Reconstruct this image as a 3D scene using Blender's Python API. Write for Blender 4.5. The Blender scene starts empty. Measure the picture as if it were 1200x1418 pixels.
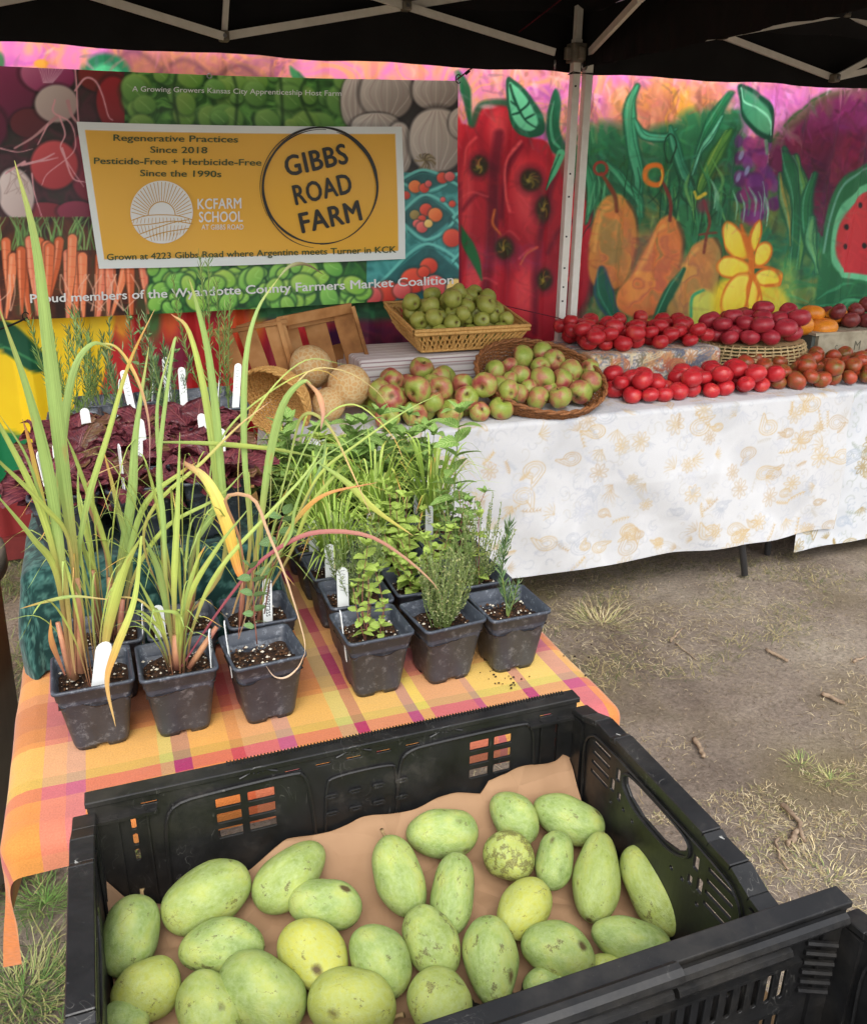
import bpy, bmesh, math, random
import numpy as np
from mathutils import Vector, Matrix

# ---------------------------------------------------------------- camera, light, exposure
scene = bpy.context.scene
COL = scene.collection
F, CX, CY = 1200.0, 600.0, 709.0                 # focal length and centre in photograph pixels
PITCH, YAW, ROLL, CAMH = map(float, (math.radians(21.1), math.radians(20.7), math.radians(0.5), 1.53))
FW = np.array([math.sin(YAW)*math.cos(PITCH), math.cos(YAW)*math.cos(PITCH), -math.sin(PITCH)])
_r = np.array([math.cos(YAW), -math.sin(YAW), 0.0]); _u = np.cross(_r, FW)
RT = _r*math.cos(ROLL) + _u*math.sin(ROLL); UP = np.cross(RT, FW)
CP = np.array([0.0, 0.0, CAMH])
cam = bpy.data.cameras.new("camera"); camo = bpy.data.objects.new("camera", cam); COL.objects.link(camo)
cam.sensor_fit = 'HORIZONTAL'; cam.sensor_width = 36.0; cam.lens = 36.0; cam.clip_start = 0.02; cam.clip_end = 200
camo.matrix_world = Matrix(((RT[0], UP[0], -FW[0], CP[0]), (RT[1], UP[1], -FW[1], CP[1]), (RT[2], UP[2], -FW[2], CP[2]), (0, 0, 0, 1)))
scene.camera = camo

world = bpy.data.worlds.new("World"); scene.world = world; world.use_nodes = True
wn = world.node_tree.nodes; wl = world.node_tree.links
bg = wn["Background"]
sky = wn.new("ShaderNodeTexSky"); sky.sky_type = 'NISHITA'; sky.sun_disc = False
SUN_EL, SUN_AZ = math.radians(50), math.radians(196)      # azimuth clockwise from +Y
sky.sun_elevation = SUN_EL; sky.sun_rotation = SUN_AZ; sky.dust_density = 3.0; sky.air_density = 1.0; sky.ozone_density = 1.0
hsv = wn.new("ShaderNodeHueSaturation"); hsv.inputs["Saturation"].default_value = 0.25
wl.new(sky.outputs[0], hsv.inputs["Color"]); wl.new(hsv.outputs[0], bg.inputs[0])
bg.inputs[1].default_value = 0.15
sl = bpy.data.lights.new("sun", 'SUN'); so = bpy.data.objects.new("sun", sl); COL.objects.link(so)
sl.energy = .6; sl.angle = math.radians(30); sl.color = (1.0, 0.95, 0.88)
sd = Vector((math.sin(SUN_AZ)*math.cos(SUN_EL), math.cos(SUN_AZ)*math.cos(SUN_EL), math.sin(SUN_EL)))
so.rotation_euler = sd.to_track_quat('Z', 'Y').to_euler()
scene.render.engine = 'CYCLES'
scene.view_settings.view_transform = 'Standard'
scene.view_settings.look = 'None'
scene.view_settings.exposure = 1.18
scene.view_settings.gamma = 1.0
scene.view_settings.use_curve_mapping = False

rnd = random.Random(7); RS = np.random.RandomState(11)

# ---------------------------------------------------------------- helpers
def ray(px, py): return FW + RT*(px-CX)/F - UP*(py-CY)/F
def atz(px, py, z): d = ray(px, py); return CP + d*(z-CAMH)/d[2]
def aty(px, py, Y): d = ray(px, py); return CP + d*Y/d[1]
def atplane(px, py, p0, n): d = ray(px, py); return CP + d*(np.dot(np.array(p0)-CP, n)/np.dot(d, n))
def proj(p):
    v = np.asarray(p, float) - CP; z = v @ FW
    return CX + F*(v @ RT)/z, CY - F*(v @ UP)/z
def srgb(c):
    c = np.asarray(c, float)
    if c.max() > 1.0: c = c/255.0
    return np.where(c <= 0.04045, c/12.92, ((c+0.055)/1.055)**2.4)

def mesh(name, V, Fc, cols=None, uv=None, smooth=True):
    """V (n,3); Fc list of faces or int array (m,k); cols per-vertex linear rgb; uv per-vertex."""
    me = bpy.data.meshes.new(name)
    V = np.asarray(V, np.float32).reshape(-1, 3)
    if isinstance(Fc, np.ndarray):
        m, k = Fc.shape
        me.vertices.add(len(V)); me.vertices.foreach_set("co", V.ravel())
        me.loops.add(m*k); me.loops.foreach_set("vertex_index", Fc.astype(np.int32).ravel())
        me.polygons.add(m); me.polygons.foreach_set("loop_start", np.arange(0, m*k, k, dtype=np.int32))
        me.polygons.foreach_set("loop_total", np.full(m, k, np.int32))
        me.update(calc_edges=True)
    else:
        me.from_pydata([tuple(map(float, v)) for v in V], [], [tuple(map(int, f)) for f in Fc])
        me.update()
    if cols is not None:
        a = me.color_attributes.new("Col", 'FLOAT_COLOR', 'POINT')
        c4 = np.ones((len(V), 4), np.float32); c4[:, :3] = cols
        a.data.foreach_set("color", c4.ravel())
    if uv is not None:
        l = me.uv_layers.new(name="UVMap")
        idx = np.empty(len(me.loops), np.int32); me.loops.foreach_get("vertex_index", idx)
        l.data.foreach_set("uv", np.asarray(uv, np.float32)[idx].ravel())
    if smooth: me.polygons.foreach_set("use_smooth", np.ones(len(me.polygons), bool))
    return me

def link(name, me, mat, parent=None, world=True):
    o = bpy.data.objects.new(name, me); COL.objects.link(o)
    if mat is not None:
        if len(me.materials) == 0: me.materials.append(mat)
    if parent is not None:
        o.parent = parent
        if world:      # vertices were written in world metres: shift them to the parent's base
            p = parent; off = Vector((0, 0, 0))
            while p is not None: off -= p.location; p = p.parent
            o.location = off
    return o
def part(name, V, Fc, mat, parent, cols=None, uv=None, smooth=True, world=True):
    return link(name, mesh(name, V, Fc, cols, uv, smooth), mat, parent, world)
def tag(o, label, cat, group=None, kind=None):
    if label: o['label'] = label
    if cat: o['category'] = cat
    if group: o['group'] = group
    if kind: o['kind'] = kind
    return o
def thing(name, label, cat, loc, group=None):
    o = bpy.data.objects.new(name, None); COL.objects.link(o)
    o.location = tuple(map(float, loc)); o.empty_display_size = 0.05
    return tag(o, label, cat, group)
def copy_tree(root, loc=None, rot=None, scale=None, label=None):
    r = root.copy(); COL.objects.link(r)
    if loc is not None: r.location = tuple(map(float, loc))
    if rot is not None: r.rotation_euler = rot
    if scale is not None: r.scale = scale if hasattr(scale, '__len__') else (scale,)*3
    if label: r['label'] = label
    for ch in root.children:
        c = ch.copy(); COL.objects.link(c); c.parent = r
        for g in ch.children:
            d = g.copy(); COL.objects.link(d); d.parent = c
    return r

class MB:
    """collects primitives into one mesh"""
    def __init__(s): s.V = []; s.F = []; s.n = 0
    def add(s, V, Fc):
        V = np.asarray(V, float).reshape(-1, 3)
        s.V.append(V); s.F += [tuple(int(i)+s.n for i in f) for f in Fc]; s.n += len(V); return s
    def box(s, lo, hi):
        x0, y0, z0 = lo; x1, y1, z1 = hi
        return s.add([(x0,y0,z0),(x1,y0,z0),(x1,y1,z0),(x0,y1,z0),(x0,y0,z1),(x1,y0,z1),(x1,y1,z1),(x0,y1,z1)],
                     [(0,3,2,1),(4,5,6,7),(0,1,5,4),(1,2,6,5),(2,3,7,6),(3,0,4,7)])
    def beam(s, p, q, w, h, up=(0,0,1)):
        p = np.array(p, float); q = np.array(q, float); t = q-p; t /= np.linalg.norm(t)
        a = np.cross(t, up)
        if np.linalg.norm(a) < 1e-4: a = np.cross(t, (0, 1, 0))
        a /= np.linalg.norm(a); b = np.cross(a, t)
        c = [(-w/2,-h/2),(w/2,-h/2),(w/2,h/2),(-w/2,h/2)]
        return s.add([p+a*x+b*y for x, y in c]+[q+a*x+b*y for x, y in c],
                     [(3,2,1,0),(4,5,6,7),(0,1,5,4),(1,2,6,5),(2,3,7,6),(3,0,4,7)])
    def tube(s, pts, r, n=6, cap=True):
        V, Fc = tube(pts, r, n, cap); return s.add(V, Fc)
    def obj(s, name, mat, parent=None, smooth=False, world=True):
        return link(name, mesh(name, np.vstack(s.V), s.F, smooth=smooth), mat, parent, world)

def tube(pts, r, n=6, cap=True):
    pts = [np.array(p, float) for p in pts]; m = len(pts)
    rr = r if hasattr(r, '__len__') else [r]*m
    V = []; a = None
    for i in range(m):
        t = pts[min(i+1, m-1)] - pts[max(i-1, 0)]; t /= (np.linalg.norm(t)+1e-12)
        if a is None:
            a = np.cross(t, (0, 0, 1)) if abs(t[2]) < .9 else np.cross(t, (1, 0, 0))
        a = a - t*np.dot(a, t); a /= (np.linalg.norm(a)+1e-12); b = np.cross(t, a)
        for k in range(n):
            th = 2*math.pi*k/n; V.append(pts[i] + rr[i]*(a*math.cos(th)+b*math.sin(th)))
    Fc = [(i*n+k, i*n+(k+1) % n, (i+1)*n+(k+1) % n, (i+1)*n+k) for i in range(m-1) for k in range(n)]
    if cap: Fc += [tuple(range(n-1, -1, -1)), tuple((m-1)*n+k for k in range(n))]
    return np.array(V), Fc

def catmull(P, n):
    """resample control points smoothly to n samples"""
    P = np.asarray(P, float); m = len(P)
    if m == 2:
        t = np.linspace(0, 1, n)[:, None]; return P[0]*(1-t)+P[1]*t
    Q = np.vstack([2*P[0]-P[1], P, 2*P[-1]-P[-2]])
    out = []
    for s in np.linspace(0, m-1-1e-6, n):
        i = int(s); t = s-i; a, b, c, d = Q[i:i+4]
        out.append(.5*((2*b)+(-a+c)*t+(2*a-5*b+4*c-d)*t*t+(-a+3*b-3*c+d)*t**3))
    return np.array(out)

def grid_faces(nu, nv):
    i = np.arange(nu-1)[:, None]*nv + np.arange(nv-1)[None, :]
    i = i.ravel(); return np.stack([i, i+nv, i+nv+1, i+1], 1)

def vnoise(shape, cell, seed=0, octaves=1):
    """smooth value noise in 0..1 on an array"""
    h, w = shape; out = np.zeros(shape); amp = 1.; tot = 0.; rs = np.random.RandomState(int(seed))
    for o in range(octaves):
        cx = cell[0] if hasattr(cell, '__len__') else cell; cy = cell[1] if hasattr(cell, '__len__') else cell
        cx = max(cx/2**o, 1.0); cy = max(cy/2**o, 1.0)
        g = rs.rand(int(h/cy)+3, int(w/cx)+3)
        y = np.arange(h)/cy; x = np.arange(w)/cx
        yi = y.astype(int); xi = x.astype(int); fy = (y-yi)[:, None]; fx = (x-xi)[None, :]
        fy = fy*fy*(3-2*fy); fx = fx*fx*(3-2*fx)
        a = g[yi][:, xi]; b = g[yi][:, xi+1]; c = g[yi+1][:, xi]; d = g[yi+1][:, xi+1]
        out += amp*((a*(1-fx)+b*fx)*(1-fy)+(c*(1-fx)+d*fx)*fy); tot += amp; amp *= .5
    return out/tot
def warped(n, amp, seed):
    """bend a noise field by another so that no grid shows"""
    h, w = n.shape; c = max(6, min(h, w)/4); dx = (vnoise(n.shape, c, seed+901, 2)-.5)*amp*2; dy = (vnoise(n.shape, c, seed+902, 2)-.5)*amp*2
    Y, X = np.mgrid[0:h, 0:w]; return n[np.clip((Y+dy).astype(int), 0, h-1), np.clip((X+dx).astype(int), 0, w-1)]

class Canvas:
    """a painter for things that are really painted or printed (mural, banner, cloth)"""
    def __init__(s, x0, y0, x1, y1, col, res=1.0):
        s.x0, s.y0, s.res = x0, y0, res
        s.w = int((x1-x0)*res)+1; s.h = int((y1-y0)*res)+1
        s.a = np.empty((s.h, s.w, 3)); s.a[:] = np.array(col)/255.
    def bb(s, xa, ya, xb, yb):
        i0 = max(int((ya-s.y0)*s.res), 0); i1 = min(int((yb-s.y0)*s.res)+2, s.h)
        j0 = max(int((xa-s.x0)*s.res), 0); j1 = min(int((xb-s.x0)*s.res)+2, s.w)
        if i1 <= i0 or j1 <= j0: return None
        Y, X = np.mgrid[i0:i1, j0:j1]
        return slice(i0, i1), slice(j0, j1), X/s.res+s.x0, Y/s.res+s.y0
    def mix(s, sl, m, col):
        c = np.asarray(col, float)
        if c.ndim == 1: c = c/255.
        s.a[sl[0], sl[1]] += (c - s.a[sl[0], sl[1]])*m[..., None]
    def blob(s, cx, cy, rx, ry, col, ang=0, soft=.15, alpha=1., lit=None, light=(-.4, -.5), k=2):
        r = max(rx, ry)*(1+soft)+2; sl = s.bb(cx-r, cy-r, cx+r, cy+r)
        if sl is None: return
        X, Y = sl[2]-cx, sl[3]-cy; t = math.radians(ang); c, sn = math.cos(t), math.sin(t)
        u = (X*c+Y*sn)/rx; v = (-X*sn+Y*c)/ry; d = (np.abs(u)**k+np.abs(v)**k)**(1./k)
        m = np.clip((1+soft/2-d)/max(soft, 1.2/min(rx, ry)), 0, 1)*alpha
        if lit is not None:
            w = np.clip(.5+.5*(X/r*light[0]+Y/r*light[1])*1.6, 0, 1)[..., None]
            col = (np.array(col)/255.)*(1-w)+(np.array(lit)/255.)*w
        s.mix(sl, m, col)
    def stroke(s, pts, w, col, soft=1.5, alpha=1., n=None):
        pts = np.asarray(pts, float); L = np.abs(np.diff(pts, axis=0)).sum()
        n = n or int(max(6, min(60, L/4))); P = catmull(pts, n)
        W = np.interp(np.linspace(0, 1, n), np.linspace(0, 1, len(w)), w) if hasattr(w, '__len__') else np.full(n, w)
        r = W.max()/2+soft+2; sl = s.bb(P[:, 0].min()-r, P[:, 1].min()-r, P[:, 0].max()+r, P[:, 1].max()+r)
        if sl is None: return
        X, Y = sl[2], sl[3]; best = np.full(X.shape, -1e9)
        for i in range(n-1):
            p, q = P[i], P[i+1]; d = q-p; l2 = (d**2).sum()+1e-9
            t = np.clip(((X-p[0])*d[0]+(Y-p[1])*d[1])/l2, 0, 1)
            dist = np.hypot(X-p[0]-t*d[0], Y-p[1]-t*d[1]); hw = (W[i]*(1-t)+W[i+1]*t)/2
            best = np.maximum(best, hw-dist)
        s.mix(sl, np.clip(best/soft+.5, 0, 1)*alpha, col)
    def poly(s, pts, col, soft=1.5, alpha=1., smooth=True, lit=None, light=(-.5, -.5)):
        P = np.asarray(pts, float)
        if smooth:
            Q = np.vstack([P[-2:], P, P[:3]]); out = []
            for i in range(len(P)):
                a, b, c, d = Q[i+1:i+5]
                for t in np.linspace(0, 1, 6)[:-1]:
                    out.append(.5*((2*b)+(-a+c)*t+(2*a-5*b+4*c-d)*t*t+(-a+3*b-3*c+d)*t**3))
            P = np.array(out)
        r = soft+3; sl = s.bb(P[:, 0].min()-r, P[:, 1].min()-r, P[:, 0].max()+r, P[:, 1].max()+r)
        if sl is None: return
        X, Y = sl[2], sl[3]; ins = np.zeros(X.shape, bool); best = np.full(X.shape, 1e9)
        for i in range(len(P)):
            p, q = P[i-1], P[i]; d = q-p; l2 = (d**2).sum()+1e-9
            c = (p[1] > Y) != (q[1] > Y)
            with np.errstate(all='ignore'): ins ^= c & (X < (q[0]-p[0])*(Y-p[1])/(q[1]-p[1]+1e-12)+p[0])
            t = np.clip(((X-p[0])*d[0]+(Y-p[1])*d[1])/l2, 0, 1)
            best = np.minimum(best, np.hypot(X-p[0]-t*d[0], Y-p[1]-t*d[1]))
        m = np.clip(np.where(ins, best, -best)/soft+.5, 0, 1)*alpha
        if lit is not None:
            cx, cy = P.mean(0); R = max(np.ptp(P[:, 0]), np.ptp(P[:, 1]))/2
            w = np.clip(.5+((X-cx)/R*light[0]+(Y-cy)/R*light[1])*.8, 0, 1)[..., None]
            col = (np.array(col)/255.)*(1-w)+(np.array(lit)/255.)*w
        s.mix(sl, m, col)
    def noise(s, box, cell, cols, seed, alpha=1., soft=8, octaves=2):
        sl = s.bb(*box)
        if sl is None: return
        sh = sl[2].shape; n = warped(vnoise(sh, cell, seed, octaves), 1.1*(cell[0] if hasattr(cell, '__len__') else cell), seed); n = np.clip((n-.25)/.5, 0, 1)
        C = np.array(cols)/255.; x = n*(len(C)-1); i = np.minimum(x.astype(int), len(C)-2); f = (x-i)[..., None]
        e = np.minimum(np.minimum(sl[2]-box[0], box[2]-sl[2]), np.minimum(sl[3]-box[1], box[3]-sl[3]))
        s.mix(sl, np.clip(e/soft, 0, 1)*alpha, C[i]*(1-f)+C[i+1]*f)
    def sample(s, x, y):
        fx = np.clip((np.asarray(x)-s.x0)*s.res, 0, s.w-1.001); fy = np.clip((np.asarray(y)-s.y0)*s.res, 0, s.h-1.001)
        i = fy.astype(int); j = fx.astype(int); u = (fx-j)[..., None]; v = (fy-i)[..., None]; a = s.a
        return (a[i, j]*(1-u)+a[i, j+1]*u)*(1-v)+(a[i+1, j]*(1-u)+a[i+1, j+1]*u)*v

# ---------------------------------------------------------------- materials
def newmat(name, rough=.6, spec=.4, color=None):
    m = bpy.data.materials.new(name); m.use_nodes = True
    b = m.node_tree.nodes["Principled BSDF"]; b.inputs["Roughness"].default_value = rough
    b.inputs["Specular IOR Level"].default_value = spec
    if color is not None: b.inputs["Base Color"].default_value = (*srgb(color), 1)
    return m, m.node_tree.nodes, m.node_tree.links, b
def N(nt, typ, **kw):
    n = nt.new(typ)
    for k, v in kw.items():
        if k.startswith('i_'):
            key = k[2:]
            n.inputs[int(key) if key.isdigit() else key.replace('_', ' ')].default_value = v
        else: setattr(n, k, v)
    return n
def ramp(nt, stops, interp='LINEAR'):
    n = nt.new("ShaderNodeValToRGB"); cr = n.color_ramp; cr.interpolation = interp
    while len(cr.elements) < len(stops): cr.elements.new(.5)
    for e, (p, c) in zip(cr.elements, stops):
        e.position = p; c = np.atleast_1d(np.asarray(c, float))
        e.color = (*(srgb(c) if len(c) == 3 else (c[0],)*3), 1)
    return n
def noisy(name, cols, scale=8., rough=.7, spec=.3, bump=0., bscale=None, detail=6., coord='Object', dist=.002, rand=0., stops=None, sheen=0.):
    """colour from noise between cols (srgb), fine bump, small brightness change from object to object"""
    m, nt, lk, b = newmat(name, rough, spec)
    tc = N(nt, "ShaderNodeTexCoord"); nz = N(nt, "ShaderNodeTexNoise", i_Scale=scale, i_Detail=detail)
    lk.new(tc.outputs[coord], nz.inputs["Vector"])
    st = stops or list(np.linspace(.3, .7, len(cols)))
    r = ramp(nt, list(zip(st, cols))); lk.new(nz.outputs["Fac"], r.inputs[0]); out = r.outputs[0]
    if rand:
        oi = N(nt, "ShaderNodeObjectInfo"); mr = N(nt, "ShaderNodeMapRange", i_3=1-rand, i_4=1+rand)
        lk.new(oi.outputs["Random"], mr.inputs[0]); h = N(nt, "ShaderNodeHueSaturation")
        lk.new(mr.outputs[0], h.inputs["Value"]); lk.new(out, h.inputs["Color"]); out = h.outputs[0]
    lk.new(out, b.inputs["Base Color"])
    if bump:
        n2 = N(nt, "ShaderNodeTexNoise", i_Scale=bscale or scale*6, i_Detail=5.); lk.new(tc.outputs[coord], n2.inputs["Vector"])
        bp = N(nt, "ShaderNodeBump", i_Strength=bump, i_Distance=dist); lk.new(n2.outputs["Fac"], bp.inputs["Height"])
        lk.new(bp.outputs[0], b.inputs["Normal"])
    if sheen: b.inputs["Sheen Weight"].default_value = sheen
    return m
def attrmat(name, rough=.5, spec=.3, bump=0., bscale=200., var=.08, transl=0., scale=1.0):
    m, nt, lk, b = newmat(name, rough, spec)
    at = N(nt, "ShaderNodeAttribute", attribute_name="Col"); tc = N(nt, "ShaderNodeTexCoord")
    nz = N(nt, "ShaderNodeTexNoise", i_Scale=bscale*.3, i_Detail=4.); lk.new(tc.outputs["Object"], nz.inputs["Vector"])
    mr = N(nt, "ShaderNodeMapRange", i_3=(1-var)*scale, i_4=(1+var)*scale); lk.new(nz.outputs["Fac"], mr.inputs[0])
    h = N(nt, "ShaderNodeHueSaturation"); lk.new(mr.outputs[0], h.inputs["Value"]); lk.new(at.outputs["Color"], h.inputs["Color"])
    lk.new(h.outputs[0], b.inputs["Base Color"])
    if bump:
        n2 = N(nt, "ShaderNodeTexNoise", i_Scale=bscale, i_Detail=4.); lk.new(tc.outputs["Object"], n2.inputs["Vector"])
        bp = N(nt, "ShaderNodeBump", i_Strength=bump, i_Distance=.001); lk.new(n2.outputs["Fac"], bp.inputs["Height"]); lk.new(bp.outputs[0], b.inputs["Normal"])
    if transl:
        tr = N(nt, "ShaderNodeBsdfTranslucent"); mx = N(nt, "ShaderNodeMixShader", i_0=transl)
        lk.new(h.outputs[0], tr.inputs[0]); lk.new(b.outputs[0], mx.inputs[1]); lk.new(tr.outputs[0], mx.inputs[2])
        lk.new(mx.outputs[0], nt["Material Output"].inputs[0])
    return m
ORD = "first second third fourth fifth sixth seventh eighth ninth tenth eleventh twelfth thirteenth fourteenth fifteenth sixteenth seventeenth eighteenth nineteenth twentieth".split()
def ordw(i):
    if i < 20: return ORD[i]
    t = {2: 'twenty', 3: 'thirty', 4: 'forty', 5: 'fifty'}[(i+1)//10]
    return {20: 'twentieth', 30: 'thirtieth', 40: 'fortieth', 50: 'fiftieth'}[i+1] if (i+1) % 10 == 0 else t+'-'+ORD[(i+1) % 10-1]
# ---------------------------------------------------------------- ground
def ground_z(x, y):
    return .012*np.sin(x*2.3+1)*np.cos(y*1.9)+.006*np.sin(x*7.1+y*3.3)
gx = np.concatenate([np.linspace(-60, -1.2, 22), np.linspace(-1.1, 4.4, 300), np.linspace(4.6, 60, 22)])
gy = np.concatenate([np.linspace(-60, -.4, 18), np.linspace(-.3, 4.4, 260), np.linspace(4.6, 60, 18)])
GX, GY = np.meshgrid(gx, gy, indexing='ij')
gn = vnoise(GX.shape, 14, 3, 4)+.5*vnoise(GX.shape, 3, 5, 2)
near = ((GX > -1.2) & (GX < 4.5) & (GY > -.4) & (GY < 4.5))
GZ = ground_z(GX, GY)-.02 + np.where(near, (gn-.75)*.018, 0)
m, nt, lk, b = newmat("packed_dirt", .95, .15)
tc = N(nt, "ShaderNodeTexCoord")
n1 = N(nt, "ShaderNodeTexNoise", i_Scale=1.6, i_Detail=8., i_Roughness=.6); lk.new(tc.outputs["Object"], n1.inputs[0])
r1 = ramp(nt, [(.32, (114, 101, 90)), (.5, (142, 129, 116)), (.68, (162, 150, 134))]); lk.new(n1.outputs["Fac"], r1.inputs[0])
n2 = N(nt, "ShaderNodeTexNoise", i_Scale=70., i_Detail=10., i_Roughness=.82); lk.new(tc.outputs["Object"], n2.inputs[0])
r2 = ramp(nt, [(.34, (.55,)), (.5, (1.0,)), (.66, (1.45,))]); lk.new(n2.outputs["Fac"], r2.inputs[0])
mx = N(nt, "ShaderNodeMix", data_type='RGBA', blend_type='MULTIPLY'); mx.inputs[0].default_value = 1
lk.new(r1.outputs[0], mx.inputs[6]); lk.new(r2.outputs[0], mx.inputs[7]); 
# greener, darker patches where grass roots grow
n3 = N(nt, "ShaderNodeTexNoise", i_Scale=1.1, i_Detail=5.); lk.new(tc.outputs["Object"], n3.inputs[0])
r3 = ramp(nt, [(.5, (0.,)), (.66, (.75,))]); lk.new(n3.outputs["Fac"], r3.inputs[0])
mx2 = N(nt, "ShaderNodeMix", data_type='RGBA'); lk.new(r3.outputs[0], mx2.inputs[0]); lk.new(mx.outputs[2], mx2.inputs[6]); mx2.inputs[7].default_value = (*srgb((128, 116, 84)), 1)
lk.new(mx2.outputs[2], b.inputs["Base Color"])
bp = N(nt, "ShaderNodeBump", i_Strength=1., i_Distance=.012); lk.new(n2.outputs["Fac"], bp.inputs["Height"]); lk.new(bp.outputs[0], b.inputs["Normal"])
g = link("ground", mesh("ground", np.stack([GX, GY, GZ], -1).reshape(-1, 3), grid_faces(len(gx), len(gy))), m)
tag(g, "packed grey brown dirt with worn dry grass", None, kind='structure')
def gz(x, y):
    i = np.clip(np.searchsorted(gx, x)-1, 0, len(gx)-2); j = np.clip(np.searchsorted(gy, y)-1, 0, len(gy)-2)
    return GZ[i, j]

def blades(name, X, Y, L, Wd, lean, cols, seed, label):
    """many grass or straw blades as one mesh; lean 0 upright .. 1 lying"""
    rs = np.random.RandomState(seed); n = len(X); th = rs.rand(n)*2*np.pi; L = L*(.5+rs.rand(n)); cv = rs.randn(n)*.5
    V = np.zeros((n, 7, 3)); Z0 = np.array([gz(a, c) for a, c in zip(X, Y)])
    for k, t in enumerate((0, .35, .7, 1.0)):
        ang = th+cv*t; h = L*(t*(1-lean)+.0)*(1-.35*t*lean)
        px = X+np.cos(ang)*L*t*(lean*.9+.12+.35*t*(1-lean)); py = Y+np.sin(ang)*L*t*(lean*.9+.12+.35*t*(1-lean)); pz = Z0+h+.003+.006*np.sin(t*3.1)*rs.rand(n)
        w = Wd*(1-.55*t)*.5; dx = -np.sin(ang)*w; dy = np.cos(ang)*w
        if k < 3: V[:, 2*k] = np.stack([px-dx, py-dy, pz], -1); V[:, 2*k+1] = np.stack([px+dx, py+dy, pz], -1)
        else: V[:, 6] = np.stack([px, py, pz], -1)
    base = (np.arange(n)*7)[:, None]
    Fq = np.concatenate([base+np.array([[0, 1, 3, 2]]), base+np.array([[2, 3, 5, 4]]), base+np.array([[4, 5, 6, 6]])])
    tri = np.concatenate([Fq[:, [0, 1, 2]], Fq[:, [0, 2, 3]]]); tri = tri[(tri[:, 0] != tri[:, 2]) & (tri[:, 1] != tri[:, 2])]
    C = srgb(np.array(cols))[rs.randint(0, len(cols), n)]*(.8+.4*rs.rand(n))[:, None]
    o = link(name, mesh(name, V.reshape(-1, 3), tri, cols=np.repeat(C, 7, 0)), M['blade_scrap'])
    return tag(o, label, None, kind='stuff')
M = {}
M['blade_scrap'] = attrmat("dry_grass", .8, .2)
def clumped(n, seed, x0, x1, y0, y1, thr, cell=(12, 12)):
    rs = np.random.RandomState(seed); g = vnoise((120, 120), cell, seed+50, 3); X = []; Y = []
    while len(X) < n:
        a, c = rs.rand(), rs.rand()
        if g[int(c*119), int(a*119)] + rs.randn()*.05 > thr: X.append(x0+a*(x1-x0)); Y.append(y0+c*(y1-y0))
    return np.array(X), np.array(Y)
STRAW = [(205, 190, 150), (185, 168, 125), (160, 142, 105), (215, 200, 165), (140, 122, 92)]
X, Y = clumped(26000, 1, -.9, 4.2, .3, 4.3, .48); blades("dry_straw", X, Y, .03, .0016, .96, STRAW, 1, "pale dry grass scraps matted on the dirt")
X, Y = clumped(9000, 4, .9, 2.3, .5, 1.5, .5); blades("dead_grass", X, Y, .024, .0013, .9, STRAW+[(150, 150, 95)], 2, "dense dead grass right of the black crates")
X, Y = clumped(9000, 8, 1.2, 4.0, 2.0, 3.6, .5); blades("shaded_grass", X, Y, .04, .002, .75, [(150, 140, 95), (110, 110, 70), (170, 155, 110), (90, 100, 60)], 3, "short grass in the shade under the far table")
rs_ = np.random.RandomState(77); n_ = 26000; blades("ground_debris", rs_.rand(n_)*4.6-.6, rs_.rand(n_)*3.9+.3, .011, .0022, 1.0, [(150, 132, 104), (128, 112, 90), (104, 88, 72), (84, 70, 58), (150, 136, 116), (178, 162, 128)], 31, "fine chaff, crumbs and bark scraps over the dirt")
X, Y = clumped(9000, 9, -.9, -.05, .5, 3.9, .45); blades("green_grass", X, Y, .06, .003, .6, [(90, 110, 60), (120, 130, 75), (150, 145, 95), (70, 90, 50)], 4, "green and straw grass left of the plaid table")
def tuft(px, py, n, L, r, cols, seed, label):
    rs = np.random.RandomState(seed); c = atz(px, py, 0); a = rs.rand(n)*6.28; d = rs.rand(n)*r
    o = blades("grass_tuft", c[0]+np.cos(a)*d, c[1]+np.sin(a)*d, L, .0019, .62, cols, seed, None)
    del o['kind']; tag(o, label, "grass tuft", "grass tufts on the dirt")
GRN = [(120, 140, 80), (160, 160, 100), (190, 180, 130)]
tuft(835, 860, 240, .085, .10, STRAW+GRN, 21, "pale straw tuft beside the tall rosemary pot")
tuft(1110, 1055, 60, .035, .04, GRN, 22, "small yellow green tuft in the middle of the open dirt")
tuft(1150, 1075, 70, .045, .05, GRN, 23, "thin green tuft right of the smaller dirt tuft")
tuft(60, 1240, 160, .08, .05, [(90, 125, 60), (120, 150, 80)], 24, "leafy green tuft under the hanging plaid corner")
tuft(30, 1370, 240, .10, .08, [(90, 120, 60), (150, 150, 100)], 25, "long green grass tuft at lower corner beside the crate")
tuft(1150, 1215, 120, .035, .10, GRN+STRAW, 26, "flat green tuft near the two forked twigs")
M['twig'] = noisy("twig_bark", [(110, 92, 76), (165, 145, 122)], 60, .9, .2, .5)
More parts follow.
